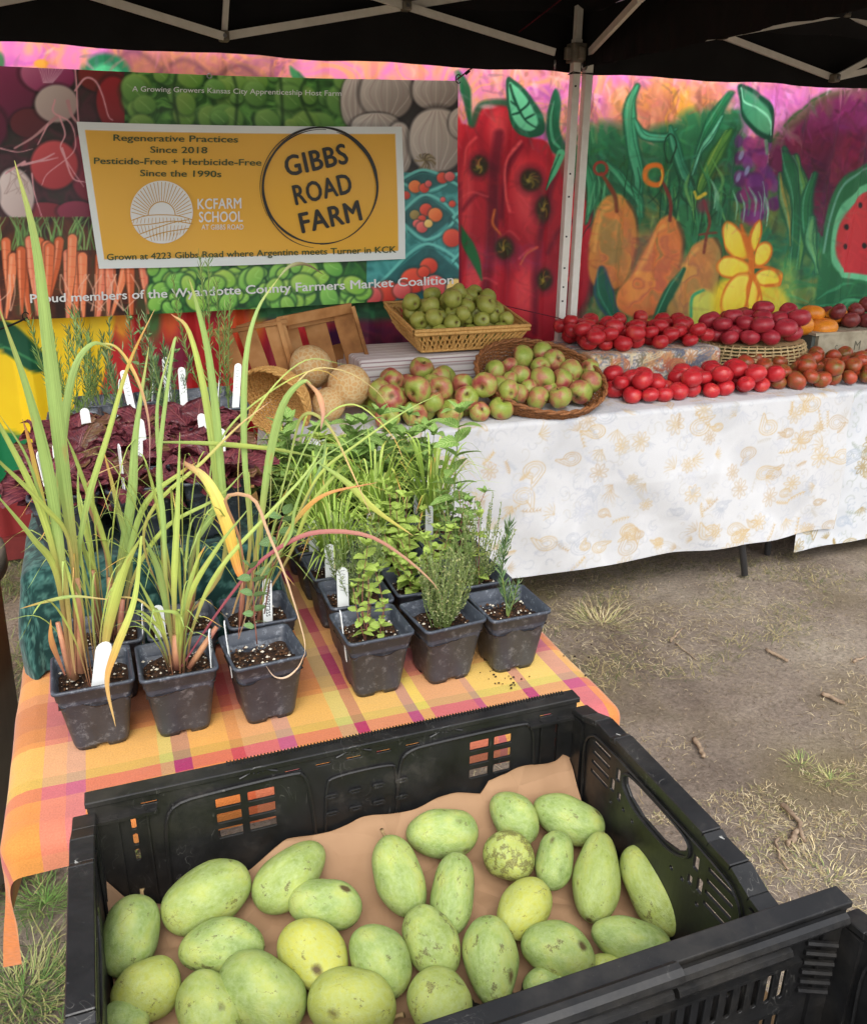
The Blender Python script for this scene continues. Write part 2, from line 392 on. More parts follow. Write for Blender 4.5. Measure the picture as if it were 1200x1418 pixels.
for k, (a, c, d, r, lb) in enumerate([((1060, 896), (1092, 912), None, .007, "straight brown twig lying upper centre of the open dirt"),
    ((962, 1018), (975, 1046), None, .008, "short thick twig piece standing out beside the crate"),
    ((1082, 1112), (1102, 1132), (1114, 1165), .007, "bent twig, upper of the forked pair near dead grass"),
    ((1092, 1170), (1104, 1150), None, .009, "stubby pale twig just below the bent one"),
    ((1075, 1160), (1078, 1185), (1092, 1204), .0035, "thin curved twig left of the stubby pale one"),
    ((928, 886), (945, 868), None, .005, "small pale twig nearest the paisley cloth hem"),
    ((935, 890), (950, 900), (966, 912), .003, "thin dark twig touching the pale one near the hem"),
    ((1138, 960), (1168, 972), None, .008, "knobbly brown twig near the edge of the open dirt"),
    ((1182, 908), (1200, 900), None, .006, "pale twig at the far edge under the second table")]):
    P = [atz(*q, .004+r*.6) for q in (a, c, d) if q is not None]
    P = catmull(P, 9); P[:, :2] += RS.randn(9, 2)*.002; P[:, 2] += np.array([gz(p[0], p[1]) for p in P])+.004
    V, Fc = tube(P, list(r*(1-.3*np.linspace(0, 1, 9))*(.85+.3*RS.rand(9))), 7)
    tag(link("twig", mesh("twig", V, Fc), M['twig']), lb, "twig", "twigs on the dirt")

# ---------------------------------------------------------------- painted steel container wall (mural)
WY = 3.80
c = Canvas(-40, 20, 1260, 760, (205, 130, 150))
PK, OR, MG, YO = (228, 130, 185), (240, 165, 120), (205, 105, 185), (238, 170, 60)
c.noise((-60, 0, 1280, 240), (55, 40), [MG, PK, OR, PK, OR, MG], 4, soft=1, octaves=3)
c.noise((830, 100, 1010, 230), (30, 40), [YO, OR, (200, 120, 90), YO], 9, alpha=.85, soft=25)
c.noise((1000, 100, 1300, 200), (60, 40), [MG, (225, 140, 215), PK], 10, alpha=.8, soft=25)
c.noise((150, 60, 420, 130), (50, 30), [(150, 85, 70), (215, 140, 90), (120, 70, 80)], 12, alpha=.55, soft=25)
for x, y, r in ((185, 90, 45), (255, 102, 50), (330, 110, 45)): c.blob(x, y+10, r, r*.75, (150, 90, 75), soft=.6, alpha=.55); c.stroke([(x-r, y+10), (x, y-20), (x+r, y+12)], 6, (95, 55, 75), 6, .5)
c.blob(146, 100, 34, 26, (35, 120, 80), soft=.25); c.blob(146, 106, 22, 18, (85, 200, 140), soft=.4); c.blob(57, 88, 10, 6, YO, soft=.4)
c.blob(-2, 85, 8, 14, (70, 120, 80), soft=.5); c.stroke([(402, 92), (412, 105), (425, 112)], [4, 14, 4], (60, 130, 80), 3)
def dabs(n, seed, alpha, wmax):
    """brush and spray texture: every dab takes the colour beside it, a little lighter or darker"""
    rs = np.random.RandomState(seed)
    for k in range(n):
        x = 628+rs.rand()*612 if k % 6 else -40+rs.rand()*680; y = 62+rs.rand()*410; q = c.sample(np.array([x]), np.array([y]))[0]*255; f = 1+rs.randn()*.2; q = np.clip(q*f+rs.randn(3)*7, 0, 255)
        a = rs.randn()*.45+(1.57 if rs.rand() < .75 else .4); l = 6+rs.rand()*24; dx, dy = math.cos(a)*l, math.sin(a)*l
        c.stroke([(x, y), (x+dx*.5+rs.randn()*2, y+dy*.5), (x+dx, y+dy)], [1.5, 2+rs.rand()*wmax, 1.5], tuple(q), 2.5, alpha, n=6)
PEP_ = []
# green ground of the painting
c.noise((620, 210, 1300, 520), (60, 90), [(22, 75, 48), (45, 125, 75), (25, 90, 60), (110, 120, 60), (35, 110, 75)], 20, alpha=1, soft=22, octaves=4)
c.noise((800, 390, 1000, 520), (40, 30), [(40, 110, 70), (190, 110, 60), (90, 130, 80), (215, 130, 50)], 21, alpha=.7, soft=20)
for x, y, rx, ry, a in ((655, 300, 32, 120, 2), (700, 190, 36, 50, 0), (742, 290, 50, 92, -8), (800, 345, 24, 92, 0), (668, 410, 40, 80, 3), (742, 420, 46, 70, 0)): PEP_.append((x, y, rx, ry, a))
# round green hills
for x, y, rx, ry in ((835, 185, 55, 42), (925, 180, 40, 34), (965, 165, 34, 40), (1000, 160, 34, 42)):
    c.blob(x, y+25, rx, ry, (20, 80, 50), soft=.35, lit=(60, 140, 90))
# maroon hill on the right
c.poly([(1280, 118), (1160, 128), (1110, 160), (1066, 205), (1075, 250), (1120, 300), (1150, 330), (1290, 330)], (92, 26, 62), 4, lit=(120, 40, 90), light=(.1, -.8))
c.noise((1080, 170, 1300, 300), (26, 70), [(70, 20, 50), (125, 30, 55), (95, 28, 75)], 25, .7, 20)
c.stroke([(1062, 205), (1110, 158), (1160, 128), (1280, 112)], [14, 12, 8], (95, 85, 60), 8, .8)
c.stroke([(1070, 196), (1110, 150), (1150, 126)], 3, (60, 90, 50), 3)
dabs(3600, 5, .5, 7)
# red peppers
c.poly([(628, 185), (640, 172), (652, 172), (660, 150), (680, 143), (702, 150), (716, 178), (730, 190), (755, 196), (772, 225), (786, 262), (802, 270), (815, 300), (816, 360), (812, 410), (800, 432), (784, 470), (628, 480)], (176, 22, 40), 3, lit=(214, 42, 56))
c.noise((632, 190, 800, 460), (30, 60), [(140, 12, 34), (190, 30, 48), (215, 48, 60)], 30, .55, 25, 3)
for x, y, rx, ry, a in PEP_:
    c.blob(x, y, rx, ry, (92, 8, 30), a, .25, .55); c.blob(x, y, rx*.93, ry*.95, (128, 10, 30), a, .4, .95, lit=(232, 52, 62)); c.blob(x-rx*.3, y-ry*.2, rx*.28, ry*.5, (238, 92, 92), a, 1., .6); c.stroke([(x+rx*.9, y-ry*.6), (x+rx*.97, y), (x+rx*.85, y+ry*.7)], 4, (84, 8, 28), 4, .7)
for P, w in ((((690, 185), (683, 250), (680, 330), (674, 400), (682, 465)), 12), (((722, 200), (700, 240), (692, 300)), 8), (((770, 240), (752, 300), (742, 360), (738, 460)), 9), (((640, 290), (664, 268), (682, 280)), 5), (((760, 350), (775, 320), (800, 300)), 6), (((700, 450), (735, 470)), 5), (((632, 420), (640, 465)), 6)): c.stroke(P, w, (98, 10, 34), 6, .75)
for P, w, a in ((((722, 196), (700, 225), (699, 262), (706, 292)), 5, .9), (((660, 190), (646, 205), (643, 228)), 4, .7), (((640, 272), (655, 266), (676, 272)), 3, .6), (((690, 330), (706, 320), (720, 332)), 3, .5), (((720, 358), (734, 345), (742, 342)), 3, .8), (((782, 390), (796, 378), (802, 366)), 4, .8), (((800, 262), (808, 285), (808, 310)), 3, .6), (((660, 395), (672, 385), (686, 392)), 3, .5)): c.stroke(P, w, (232, 92, 92), 3, a)
c.stroke([(684, 290), (682, 310), (692, 325)], 2.5, (215, 120, 50), 2); c.stroke([(742, 342), (730, 352), (722, 366)], 2.5, (215, 120, 60), 2)
c.noise((640, 330, 760, 380), (25, 20), [(150, 60, 110), (180, 30, 50)], 31, .35, 12)
for x, y, rx, ry in ((665, 229, 12, 14), (735, 249, 13, 15), (752, 289, 11, 18), (698, 343, 14, 15), (754, 387, 12, 15)):
    c.blob(x, y, rx*1.35, ry*1.3, (90, 20, 40), soft=.7, alpha=.7); c.blob(x, y, rx, ry, (45, 42, 22), soft=.45)
    for q in range(9): aa = RS.rand()*6.28; c.stroke([(x+rx*.2*math.cos(aa), y+ry*.2*math.sin(aa)), (x+rx*.5*math.cos(aa+.5), y+ry*.5*math.sin(aa+.5)), (x+rx*.75*math.cos(aa+.9), y+ry*.75*math.sin(aa+.9))], [2, 1.6, 1], [(150, 130, 45), (90, 100, 40), (180, 150, 60)][q % 3], 2., .6)
    c.blob(x-2, y+1, 3, 3, (185, 165, 70), soft=.8, alpha=.7)
# leaves around the peppers
DG, LG, TL = (22, 88, 60), (105, 200, 150), (130, 215, 180)
c.stroke([(632, 100), (644, 125), (652, 170)], [6, 18, 5], (28, 100, 62), 4)
c.stroke([(655, 172), (668, 145), (700, 143), (716, 160)], 9, (30, 95, 62), 5, .85)
c.blob(676, 147, 10, 3.5, (215, 190, 190), soft=.8, alpha=.6)
c.poly([(700, 108), (716, 112), (736, 132), (750, 160), (752, 182), (738, 190), (718, 184), (706, 165), (700, 138)], DG, 2, smooth=True)
c.poly([(704, 114), (716, 119), (731, 136), (743, 160), (743, 175), (735, 181), (721, 176), (710, 160), (704, 138)], LG, 2)
c.stroke([(706, 118), (717, 145), (728, 165), (742, 176)], [5, 3, 2], (16, 70, 50), 1.5)
for P in (((717, 146), (708, 140)), ((722, 155), (711, 158)), ((722, 153), (733, 143), (734, 132)), ((729, 164), (740, 158))): c.stroke(P, 3, (16, 70, 50), 1.5)
c.poly([(770, 122), (778, 140), (776, 175), (784, 205), (772, 214), (760, 200), (754, 178), (758, 148)], (26, 98, 66), 3)
c.stroke([(768, 140), (762, 165), (766, 192), (776, 204)], [2, 6, 3], (90, 190, 140), 2, .8)
c.stroke([(778, 212), (768, 238), (756, 262)], [12, 9, 2], (85, 190, 135), 2); c.stroke([(776, 214), (764, 240), (755, 262)], 2, DG, 1.5)
c.stroke([(628, 308), (648, 338), (660, 362), (668, 388)], [10, 17, 12, 2], (28, 108, 58), 3)
# long leaves on the right side
def leafstroke(P, w, fill, edge=DG, hl=(96, 178, 136), hw=1.6):
    P = np.array(P, float); c.stroke(P, [w*.25+3, w+5, w*.8+5, 4], edge, 3); c.stroke(P, [w*.15, w, w*.75, 1], fill, 2.5)
    c.stroke(P+np.array([w*.22, 0]), [1, hw, hw, 1], edge, 1.5, .8); c.stroke(P-np.array([w*.28, 0]), [1, hw*1.3, hw, 1], hl, 1.5, .7)
leafstroke([(884, 118), (872, 145), (874, 190), (886, 245), (884, 300)], 19, (70, 165, 120))
leafstroke([(880, 165), (893, 186), (920, 190), (938, 178)], 10, (80, 180, 140))
leafstroke([(800, 218), (815, 240), (820, 270), (812, 310)], 14, (55, 150, 100))
leafstroke([(842, 225), (862, 250), (885, 275), (890, 300)], 12, (60, 160, 110))
leafstroke([(930, 175), (936, 200), (948, 240), (958, 262)], 12, (55, 140, 105))
leafstroke([(1012, 128), (992, 160), (972, 195), (957, 240)], 14, (35, 120, 75))
leafstroke([(1002, 160), (985, 190), (968, 212), (956, 242)], 7, TL)
leafstroke([(1010, 180), (992, 215), (975, 250), (960, 290)], 15, (85, 140, 60), (35, 90, 45), (150, 180, 80))
for k in range(26):
    x = 925+RS.rand()*75; y = 210+RS.rand()*70; l = 40+RS.rand()*50
    c.stroke([(x, y), (x+RS.randn()*8, y+l*.5), (x+RS.randn()*10, y+l)], [1, 3, 1], [(20, 70, 45), (110, 175, 95), (60, 150, 95), (15, 60, 42)][k % 4], 1.6, .8)
for k in range(30):
    x = 800+RS.rand()*140; y = 225+RS.rand()*60; l = 35+RS.rand()*60
    c.stroke([(x, y), (x+RS.randn()*6, y+l*.5), (x+RS.randn()*12, y+l)], [1, 3, 1], [(16, 66, 44), (95, 185, 130), (40, 120, 80), (12, 55, 40)][k % 4], 1.6, .75)
c.stroke([(926, 225), (918, 200), (930, 185), (938, 200), (930, 225)], 2.5, (20, 60, 40), 1.5)
# purple cluster flower
for k in range(60):
    t = RS.rand(); x = 1042+12*t+RS.randn()*(17-5*t); y = 195+t*110; c.blob(x, y, 8, 9, [(105, 42, 120), (130, 60, 140), (88, 30, 92), (150, 50, 110)][k % 4], soft=.5, alpha=.75)
for x, y in ((1028, 215), (1024, 245), (1036, 236)): c.blob(x, y, 3, 7, (150, 160, 200), 20, .5, .8)
c.blob(1045, 198, 12, 8, (190, 80, 130), soft=.6, alpha=.6)
c.poly([(1020, 117), (1043, 121), (1062, 138), (1072, 160), (1071, 192), (1062, 197), (1045, 182), (1030, 164), (1022, 140)], (14, 70, 50), 2.5)
c.poly([(1026, 122), (1043, 128), (1058, 144), (1066, 165), (1062, 186), (1048, 176), (1034, 160), (1027, 140)], (48, 135, 100), 3, lit=(95, 170, 125), light=(.6, .2))
c.stroke([(1024, 122), (1032, 140), (1052, 150), (1064, 168), (1066, 186)], 3, (150, 228, 190), 1.5, .9); c.stroke([(1058, 195), (1060, 212)], 5, (120, 150, 130), 2)
# tall grass blades between flower and melon
for P, w, f in ((((1088, 205), (1096, 250), (1104, 310), (1100, 372)), 17, (30, 105, 65)), (((1100, 215), (1116, 262), (1114, 320), (1108, 372)), 13, (95, 150, 75)), (((1130, 240), (1118, 280), (1120, 330), (1132, 372)), 14, (35, 115, 70)), (((1082, 240), (1088, 290), (1096, 340)), 9, (160, 150, 70)), (((1125, 300), (1122, 340), (1134, 378)), 10, (110, 175, 110))):
    leafstroke(P, w, f)
for k in range(14):
    x = 985+RS.rand()*90; y = 245+RS.rand()*30
    c.stroke([(x, y), (x+6, y+18), (x+4, y+40)], [1, 2.5, 1], (150, 215, 180) if k % 3 else (60, 140, 100), 1.4, .8)
# watermelon
c.poly([(1290, 215), (1215, 222), (1175, 240), (1155, 268), (1143, 310), (1138, 370), (1130, 430), (1150, 500), (1290, 500)], (24, 84, 52), 4, lit=(40, 120, 72))
c.stroke([(1290, 222), (1205, 232), (1170, 256), (1152, 300), (1142, 350)], 3, (120, 180, 160), 2, .8)
c.poly([(1290, 246), (1210, 252), (1176, 272), (1158, 304), (1152, 350), (1160, 378), (1180, 386), (1290, 390)], (105, 190, 140), 2)
c.poly([(1290, 256), (1212, 262), (1182, 280), (1164, 310), (1158, 350), (1166, 372), (1182, 378), (1290, 380)], (180, 36, 48), 2, lit=(205, 60, 62))
for x, y in ((1193, 284), (1170, 314), (1168, 341), (1198, 340), (1225, 300), (1230, 345)): c.blob(x, y, 3, 4.5, (22, 14, 18), soft=.2)
for k in range(40):
    x = 1060+RS.rand()*180; y = 395+RS.rand()*70
    c.stroke([(x, y), (x+22+RS.randn()*8, y-10+RS.randn()*6), (x+50, y-8+RS.randn()*12)], [1, 5, 1], [(20, 90, 58), (70, 160, 110), (14, 66, 44), (40, 120, 70)][k % 4], 2, .7)
# pears
for P, a, l in (([(850, 268), (870, 278), (882, 300), (884, 335), (876, 370), (862, 398), (834, 402), (818, 385), (816, 350), (822, 310), (832, 282)], (165, 100, 50), (226, 158, 70)),
                ([(926, 298), (940, 308), (945, 335), (940, 372), (930, 410), (912, 436), (880, 440), (856, 425), (858, 402), (876, 380), (892, 345), (906, 314)], (190, 92, 55), (232, 150, 70)),
                ([(968, 335), (990, 330), (998, 356), (992, 400), (985, 445), (930, 450), (922, 412), (938, 375), (952, 350)], (120, 130, 70), (226, 140, 75))):
    c.poly(np.array(P), a, 4, lit=l); xs = np.array(P); c.noise((xs[:, 0].min()+6, xs[:, 1].min()+14, xs[:, 0].max()-4, xs[:, 1].max()-6), (22, 34), [(120, 125, 80), (224, 130, 70), (178, 90, 80), (232, 165, 80)], int(xs[0, 0]), .5, 14)
    c.stroke(list(P)[1:7], 4, (70, 62, 40), 3, .75); c.stroke([(p[0]*.75+xs[:, 0].mean()*.25, p[1]*.8+xs[:, 1].mean()*.2) for p in list(P)[-3:]+[P[0]]], 5, (240, 186, 96), 4, .5)
c.stroke([(852, 292), (850, 272), (842, 252), (834, 240)], 5, (128, 62, 34), 2); 
for a in np.linspace(0, 6.0, 9)[:-1]: pass
c.stroke([(833+9*math.cos(a), 233+9*math.sin(a)) for a in np.linspace(0, 6.3, 12)], 4, (150, 55, 40), 1.5)
c.stroke([(929, 305), (930, 280), (922, 258), (914, 246)], 5, (120, 50, 40), 2)
c.stroke([(906+12*math.cos(a), 242+14*math.sin(a)) for a in np.linspace(0, 6.3, 12)], 7, (222, 118, 34), 2); c.stroke([(914, 236), (917, 246), (912, 256)], 3, (235, 190, 70), 1.5)
c.stroke([(976, 350), (980, 325), (984, 305), (976, 278)], 4, (122, 58, 44), 2); c.stroke([(970, 325), (990, 322)], 3, (122, 58, 44), 2); c.blob(975, 285, 9, 10, (130, 50, 70), soft=.8, alpha=.7)
c.stroke([(960, 266), (966, 274), (978, 268)], 5, (215, 190, 60), 2)
leafstroke([(834, 372), (836, 405), (852, 440), (880, 468)], 20, (26, 92, 66), (40, 70, 90), (70, 150, 120))
leafstroke([(945, 372), (926, 408), (912, 440), (904, 470)], 9, (30, 88, 60))
# yellow flower
YE, YD = (236, 206, 40), (212, 112, 34)
c.noise((1070, 355, 1110, 440), (20, 20), [(60, 150, 90), (180, 200, 90)], 40, .6, 12)
c.blob(975, 428, 20, 27, (206, 208, 92), soft=.25); c.stroke([(958, 440), (960, 412), (975, 402)], 4, (60, 160, 110), 2)
c.blob(1030, 425, 46, 42, (226, 200, 50), soft=.25, k=3); c.blob(1072, 425, 22, 28, (214, 200, 66), soft=.4)
for x, y, rx, ry, a in ((1017, 333, 13, 27, -28), (1046, 326, 7, 20, 14), (1013, 370, 21, 13, 4), (1057, 352, 10, 16, 28), (1064, 384, 16, 10, -8), (1020, 408, 15, 30, 25), (1044, 412, 10, 26, -8)):
    c.blob(x, y, rx+3, ry+3, YD, a, .12); c.blob(x, y, rx, ry, YE, a, .2, lit=(246, 228, 110))
c.stroke([(1028, 312), (1036, 345), (1040, 372), (1036, 400), (1030, 425)], [4, 9, 12, 6, 3], YD, 2.5); c.stroke([(1040, 375), (1052, 400), (1048, 425)], [8, 5, 2], YD, 2)
c.stroke([(1040, 370), (1070, 372), (1078, 392), (1062, 396)], 4, YD, 2)
# lower left of the wall, under and beside the banner
c.noise((-60, 250, 640, 640), (70, 60), [(150, 24, 34), (190, 40, 40), (110, 20, 50)], 50, 1, 6, 2)
c.poly([(-60, 230), (30, 230), (30, 420), (150, 420), (155, 470), (120, 600), (60, 640), (-60, 640)], (224, 188, 24), 5, lit=(240, 205, 30))
c.noise((-60, 300, 40, 480), (40, 60), [(238, 200, 30), (226, 190, 30), (60, 120, 50)], 51, .8, 10)
c.stroke([(-40, 330), (0, 352), (22, 400)], [18, 14, 4], (28, 92, 48), 4); c.stroke([(-40, 452), (10, 468), (50, 500), (82, 512)], [30, 42, 30, 4], (16, 76, 50), 4); c.stroke([(-40, 470), (20, 486), (64, 510)], 3, (60, 130, 80), 2)
c.poly([(-60, 610), (20, 600), (60, 640), (70, 720), (-60, 720)], (20, 110, 66), 6)
for x, l in ((130, (220, 190, 40)), (170, (200, 140, 40)), (212, (60, 120, 60)), (236, (205, 90, 40)), (330, (205, 80, 30)), (355, (190, 120, 40))):
    c.blob(x, 438, 12, 34, l, soft=.9, alpha=.9)
c.noise((350, 395, 560, 450), (60, 30), [(20, 80, 50), (40, 120, 70)], 54, .9, 12); c.noise((430, 440, 640, 560), (70, 60), [(70, 20, 45), (100, 30, 55), (60, 18, 60)], 55, .95, 20)
for k in range(60):
    x = 1110*RS.rand()+90; y = 90+RS.rand()*370; l = RS.rand()*40
    c.stroke([(x, y), (x+RS.randn()*4, y+l)], 2, (255, 255, 255) if k % 2 else (0, 0, 0), 4, .06)
# faded strip at the foot
c.poly([(-60, 702), (1300, 702), (1300, 780), (-60, 780)], (120, 38, 38), 2, smooth=False)

dabs(2600, 1, .16, 4)
PER = .205
def corr(X):
    t = (X/PER) % 1.0; return .011*np.clip((np.abs(t-.5)-.16)/.09, -1, 1)     # trapezoid ribs
Xa, Xb = aty(-25, 300, WY)[0], aty(1228, 300, WY)[0]
xs = np.concatenate([np.arange(-4.2, Xa-.02, .012), np.linspace(Xa, Xb, 900), np.arange(Xb+.02, 7.8, .012)])
zs = np.concatenate([np.linspace(.10, .80, 60)[:-1], np.linspace(.80, 2.10, 330), np.linspace(2.12, 2.69, 20)])
XX, ZZ = np.meshgrid(xs, zs, indexing='ij')
v = np.stack([XX, np.full_like(XX, WY), ZZ], -1)-CP; dz = v@FW; PX = CX+F*(v@RT)/dz; PY = CY-F*(v@UP)/dz
colr = c.sample(np.where(PX < -40, -80-PX, np.where(PX > 1255, 2510-PX, PX)), PY)
colr = np.where(ZZ[..., None] < .245, np.array((120, 38, 38))/255., colr)
wall_v = np.stack([XX, WY+corr(XX), ZZ], -1).reshape(-1, 3)
M['mural'] = attrmat("mural_paint", .5, .35, .15, 60., .06, scale=1.3)
wall = thing("shipping_container", "corrugated steel container wall painted with a bright fruit and vegetable mural", "mural wall", (1.8, WY, 0))
part("painted_wall", wall_v, grid_faces(len(xs), len(zs)), M['mural'], wall, cols=srgb(np.clip(colr, 0, 1)).reshape(-1, 3))
M['maroon'] = noisy("maroon_steel", [(90, 30, 30), (125, 45, 42)], 10, .6, .4)
mb = MB(); mb.box((-4.25, WY-.03, .0), (7.85, WY+.06, .102)); mb.box((-4.25, WY-.03, 2.69), (7.85, WY+.06, 2.80)); mb.obj("rail", M['maroon'], wall)
mb = MB(); mb.box((-4.25, WY+.06, .102), (-4.2, 6.2, 2.69)); mb.box((7.8, WY+.06, .102), (7.85, 6.2, 2.69)); mb.box((-4.2, 6.15, .102), (7.8, 6.2, 2.69)); mb.box((-4.25, WY+.03, 2.80), (7.85, 6.2, 2.83)); mb.obj("container_body", M['maroon'], wall)

# ---------------------------------------------------------------- two black pop-up canopies standing side by side
TY = 3.45; TFRONT = 1.80
M['canopy'] = noisy("black_canopy_fabric", [(15, 15, 16), (24, 24, 25)], 6, .75, .25, .25, 30)
M['frame'] = noisy("cream_powder_coat", [(222, 220, 208), (234, 232, 222)], 30, .4, .5, rand=.03)
M['bracket'] = noisy("grey_bracket", [(105, 100, 88), (130, 124, 110)], 40, .5, .5)
M['steel'] = newmat("zinc_steel", .3, .6, (150, 150, 150))[0]; M['steel'].node_tree.nodes["Principled BSDF"].inputs["Metallic"].default_value = .9
M['dark'] = newmat("black_rubber", .6, .3, (18, 18, 18))[0]
def canopy(x0, x1, label):
    t = thing("canopy_tent", label, "canopy tent", ((x0+x1)/2, TY, 0), "black canopies over the stall")
    y0, y1, ze, zp = TFRONT, TY+.06, 2.14, 3.0; cx, cy = (x0+x1)/2, (y0+y1)/2
    n = 40; V = []; 
    for i in range(n+1):
        for j in range(n+1):
            u, w = i/n, j/n; d = max(abs(u-.5), abs(w-.5))*2
            sag = -.05*math.sin(min(1, max(0, 1-d))*math.pi)*(1-min(1, abs(abs(u-.5)-abs(w-.5))*6))*0
            V.append((x0+(x1-x0)*u, y0+(y1-y0)*w, zp+(ze-zp)*d - .045*math.sin(d*math.pi)+.006*math.sin(u*37+w*11)+.005*math.sin(w*41)))
    part("roof_panel", V, grid_faces(n+1, n+1), M['canopy'], t)
    V = []; pts = [(x0, y0), (x1, y0), (x1, y1), (x0, y1), (x0, y0)]; m = 60; k = 0
    for s in range(4):
        for i in range(m):
            u = i/m; x = pts[s][0]*(1-u)+pts[s+1][0]*u; y = pts[s][1]*(1-u)+pts[s+1][1]*u; nx, ny = [(0, -1), (1, 0), (0, 1), (-1, 0)][s]
            w = .006*math.sin(u*50+s)+.004*math.sin(u*113); back = s == 2
            zb = (1.935 if back else 1.95) + .004*math.sin(u*30)
            for q, z in enumerate(np.linspace(ze+.005, zb, 5)): V.append((x+nx*w*q/3, y+ny*w*q/3, z))
            k += 1
    Fc = [((i % k)*5+j, ((i+1) % k)*5+j, ((i+1) % k)*5+j+1, (i % k)*5+j+1) for i in range(k) for j in range(4)]
    part("valance", V, Fc, M['canopy'], t)
    return t
XJ = aty(790, 300, TY)[0]
tA = canopy(-1.05, XJ+.012, "black canopy over the banner end of the stall, with pale truss bars")
tB = canopy(XJ+.018, 4.95, "black canopy over the tomato end of the stall, its truss at upper right")
def leg(t, x, y, w=.034, holes=False):
    mb = MB(); mb.box((x-w/2, y-w/2, .012), (x+w/2, y+w/2, 2.05)); o = mb.obj("leg", M['frame'], t)
    bv = o.modifiers.new("b", 'BEVEL'); bv.width = .003; bv.segments = 2
    mb = MB(); mb.box((x-.013, y-.013, 2.05), (x+.013, y+.013, 2.30)); mb.obj("inner_tube", M['frame'], t)
    mb = MB(); mb.box((x-.05, y-.05, .0), (x+.05, y+.05, .012)); mb.obj("foot_plate", M['steel'], t)
    mb = MB(); mb.box((x-.03, y-.03, 1.965), (x+.03, y+.03, 2.035)); mb.box((x-.05, y-.012, 1.975), (x+.05, y+.012, 2.02)); mb.box((x-.012, y-.05, 1.975), (x+.012, y+.05, 2.02)); o = mb.obj("slider", M['bracket'], t)
    bv = o.modifiers.new("b", 'BEVEL'); bv.width = .004; bv.segments = 2
    if holes:
        mb = MB()
        for z in (1.88, 1.55, 1.46, 1.30, 1.17, 1.09, 1.03, 0.93):
            V, Fc = tube([(x-.004, y-w/2-.0015, z), (x-.004, y-w/2+.001, z)], .0042, 8); mb.add(V, Fc)
        mb.obj("button_hole", M['dark'], t)
xl, xr = XJ-.021, XJ+.036
leg(tA, xl, TY, holes=True); leg(tB, xr, TY)
for x in (-1.0,): leg(tA, x, TY)
leg(tB, 4.9, TY); leg(tA, -1.0, TFRONT+.06); leg(tB, 4.9, TFRONT+.06)
def bar(t, p, q, name="truss_bar", w=.012, h=.026): mb = MB(); mb.beam(p, q, w, h); mb.obj(name, M['frame'], t)
def joint(t, p):
    mb = MB(); mb.beam(np.array(p)+[0, -.022, 0], np.array(p)+[0, .022, 0], .034, .034); o = mb.obj("truss_joint", M['bracket'], t)
    bv = o.modifiers.new("b", 'BEVEL'); bv.width = .006; bv.segments = 2
    mb = MB(); mb.tube([np.array(p)+[0, -.028, 0], np.array(p)+[0, .028, 0]], .007, 8); mb.obj("bolt", M['steel'], t)
Pn = lambda x, y, dY=0: aty(x, y, TY+dY)
# left truss: bars cross at the bolt above the banner
bar(tA, Pn(768, 72), Pn(562, 8), w=.010); bar(tA, Pn(562, 8), Pn(300, -74)); bar(tA, Pn(310, 50, .02), Pn(562, 8, .02)); bar(tA, Pn(562, 8, .02), Pn(786, -28, .02))
bar(tA, Pn(310, 50, -.02), Pn(90, -18, -.02)); bar(tA, Pn(310, 52), Pn(317, -60), w=.012, h=.02); bar(tA, Pn(90, -18, .02), Pn(-150, -90, .02)); bar(tA, Pn(300, -74), Pn(60, -10), w=.01); bar(tA, Pn(60, -10), Pn(-200, 40))
joint(tA, Pn(562, 8)); joint(tA, Pn(310, 50)); joint(tA, Pn(80, -16))
# right truss
bar(tB, Pn(800, 82), Pn(1000, 48)); bar(tB, Pn(1000, 48), Pn(1170, 18)); bar(tB, Pn(950, 36, .02), Pn(1000, 49, .02)); bar(tB, Pn(1000, 49, .02), Pn(1155, 108, .02))
bar(tB, Pn(1155, 108), Pn(1290, 35)); bar(tB, Pn(1155, 108, .02), Pn(1260, 84, .02)); bar(tB, Pn(1170, 18), Pn(1300, 72)); bar(tB, Pn(1170, 18, .02), Pn(1290, 2, .02))
joint(tB, Pn(1000, 48)); joint(tB, Pn(1155, 108)); joint(tB, Pn(1170, 18))
# side truss running from the leg towards the front
bar(tB, (xr-.02, TY-.04, 2.0), aty(885, -2, 2.7), w=.014); bar(tB, aty(885, -2, 2.7), (xr, 2.2, 2.45), w=.014)
# bracket eyes, wire tie
def ring(t, c0, R, r, ax, mat, name="ring"):
    c0 = np.array(c0); e1 = np.array([math.cos(ax), math.sin(ax), 0]); P = [c0+R*(e1*math.cos(a)+np.array([0, 0, 1])*math.sin(a)) for a in np.linspace(0, 2*math.pi, 17)]
    V, Fc = tube(P, r, 6); return part(name, V, Fc, mat, t)
ring(tA, Pn(768, 89, -.03), .014, .0035, 1.0, M['steel'], "pull_ring"); ring(tB, Pn(809, 91, -.03), .014, .0035, .3, M['steel'], "pull_ring")
for dz in (0, .005):
    V, Fc = tube([(xl-.021, TY-.021, 1.925+dz), (xr+.02, TY-.021, 1.929-dz), (xr+.02, TY+.021, 1.925), (xl-.021, TY+.021, 1.925), (xl-.021, TY-.021, 1.925+dz)], .0018, 5); part("wire_tie", V, Fc, M['dark'], tA)
# ---------------------------------------------------------------- printed banner
BY = 3.66
def ripple(X, Z): return .010*np.sin(X*3.1+.5)+.006*np.sin(Z*9+X*4)+.003*np.sin(X*17+Z*6)
c = Canvas(-70, 78, 645, 452, (40, 34, 34))
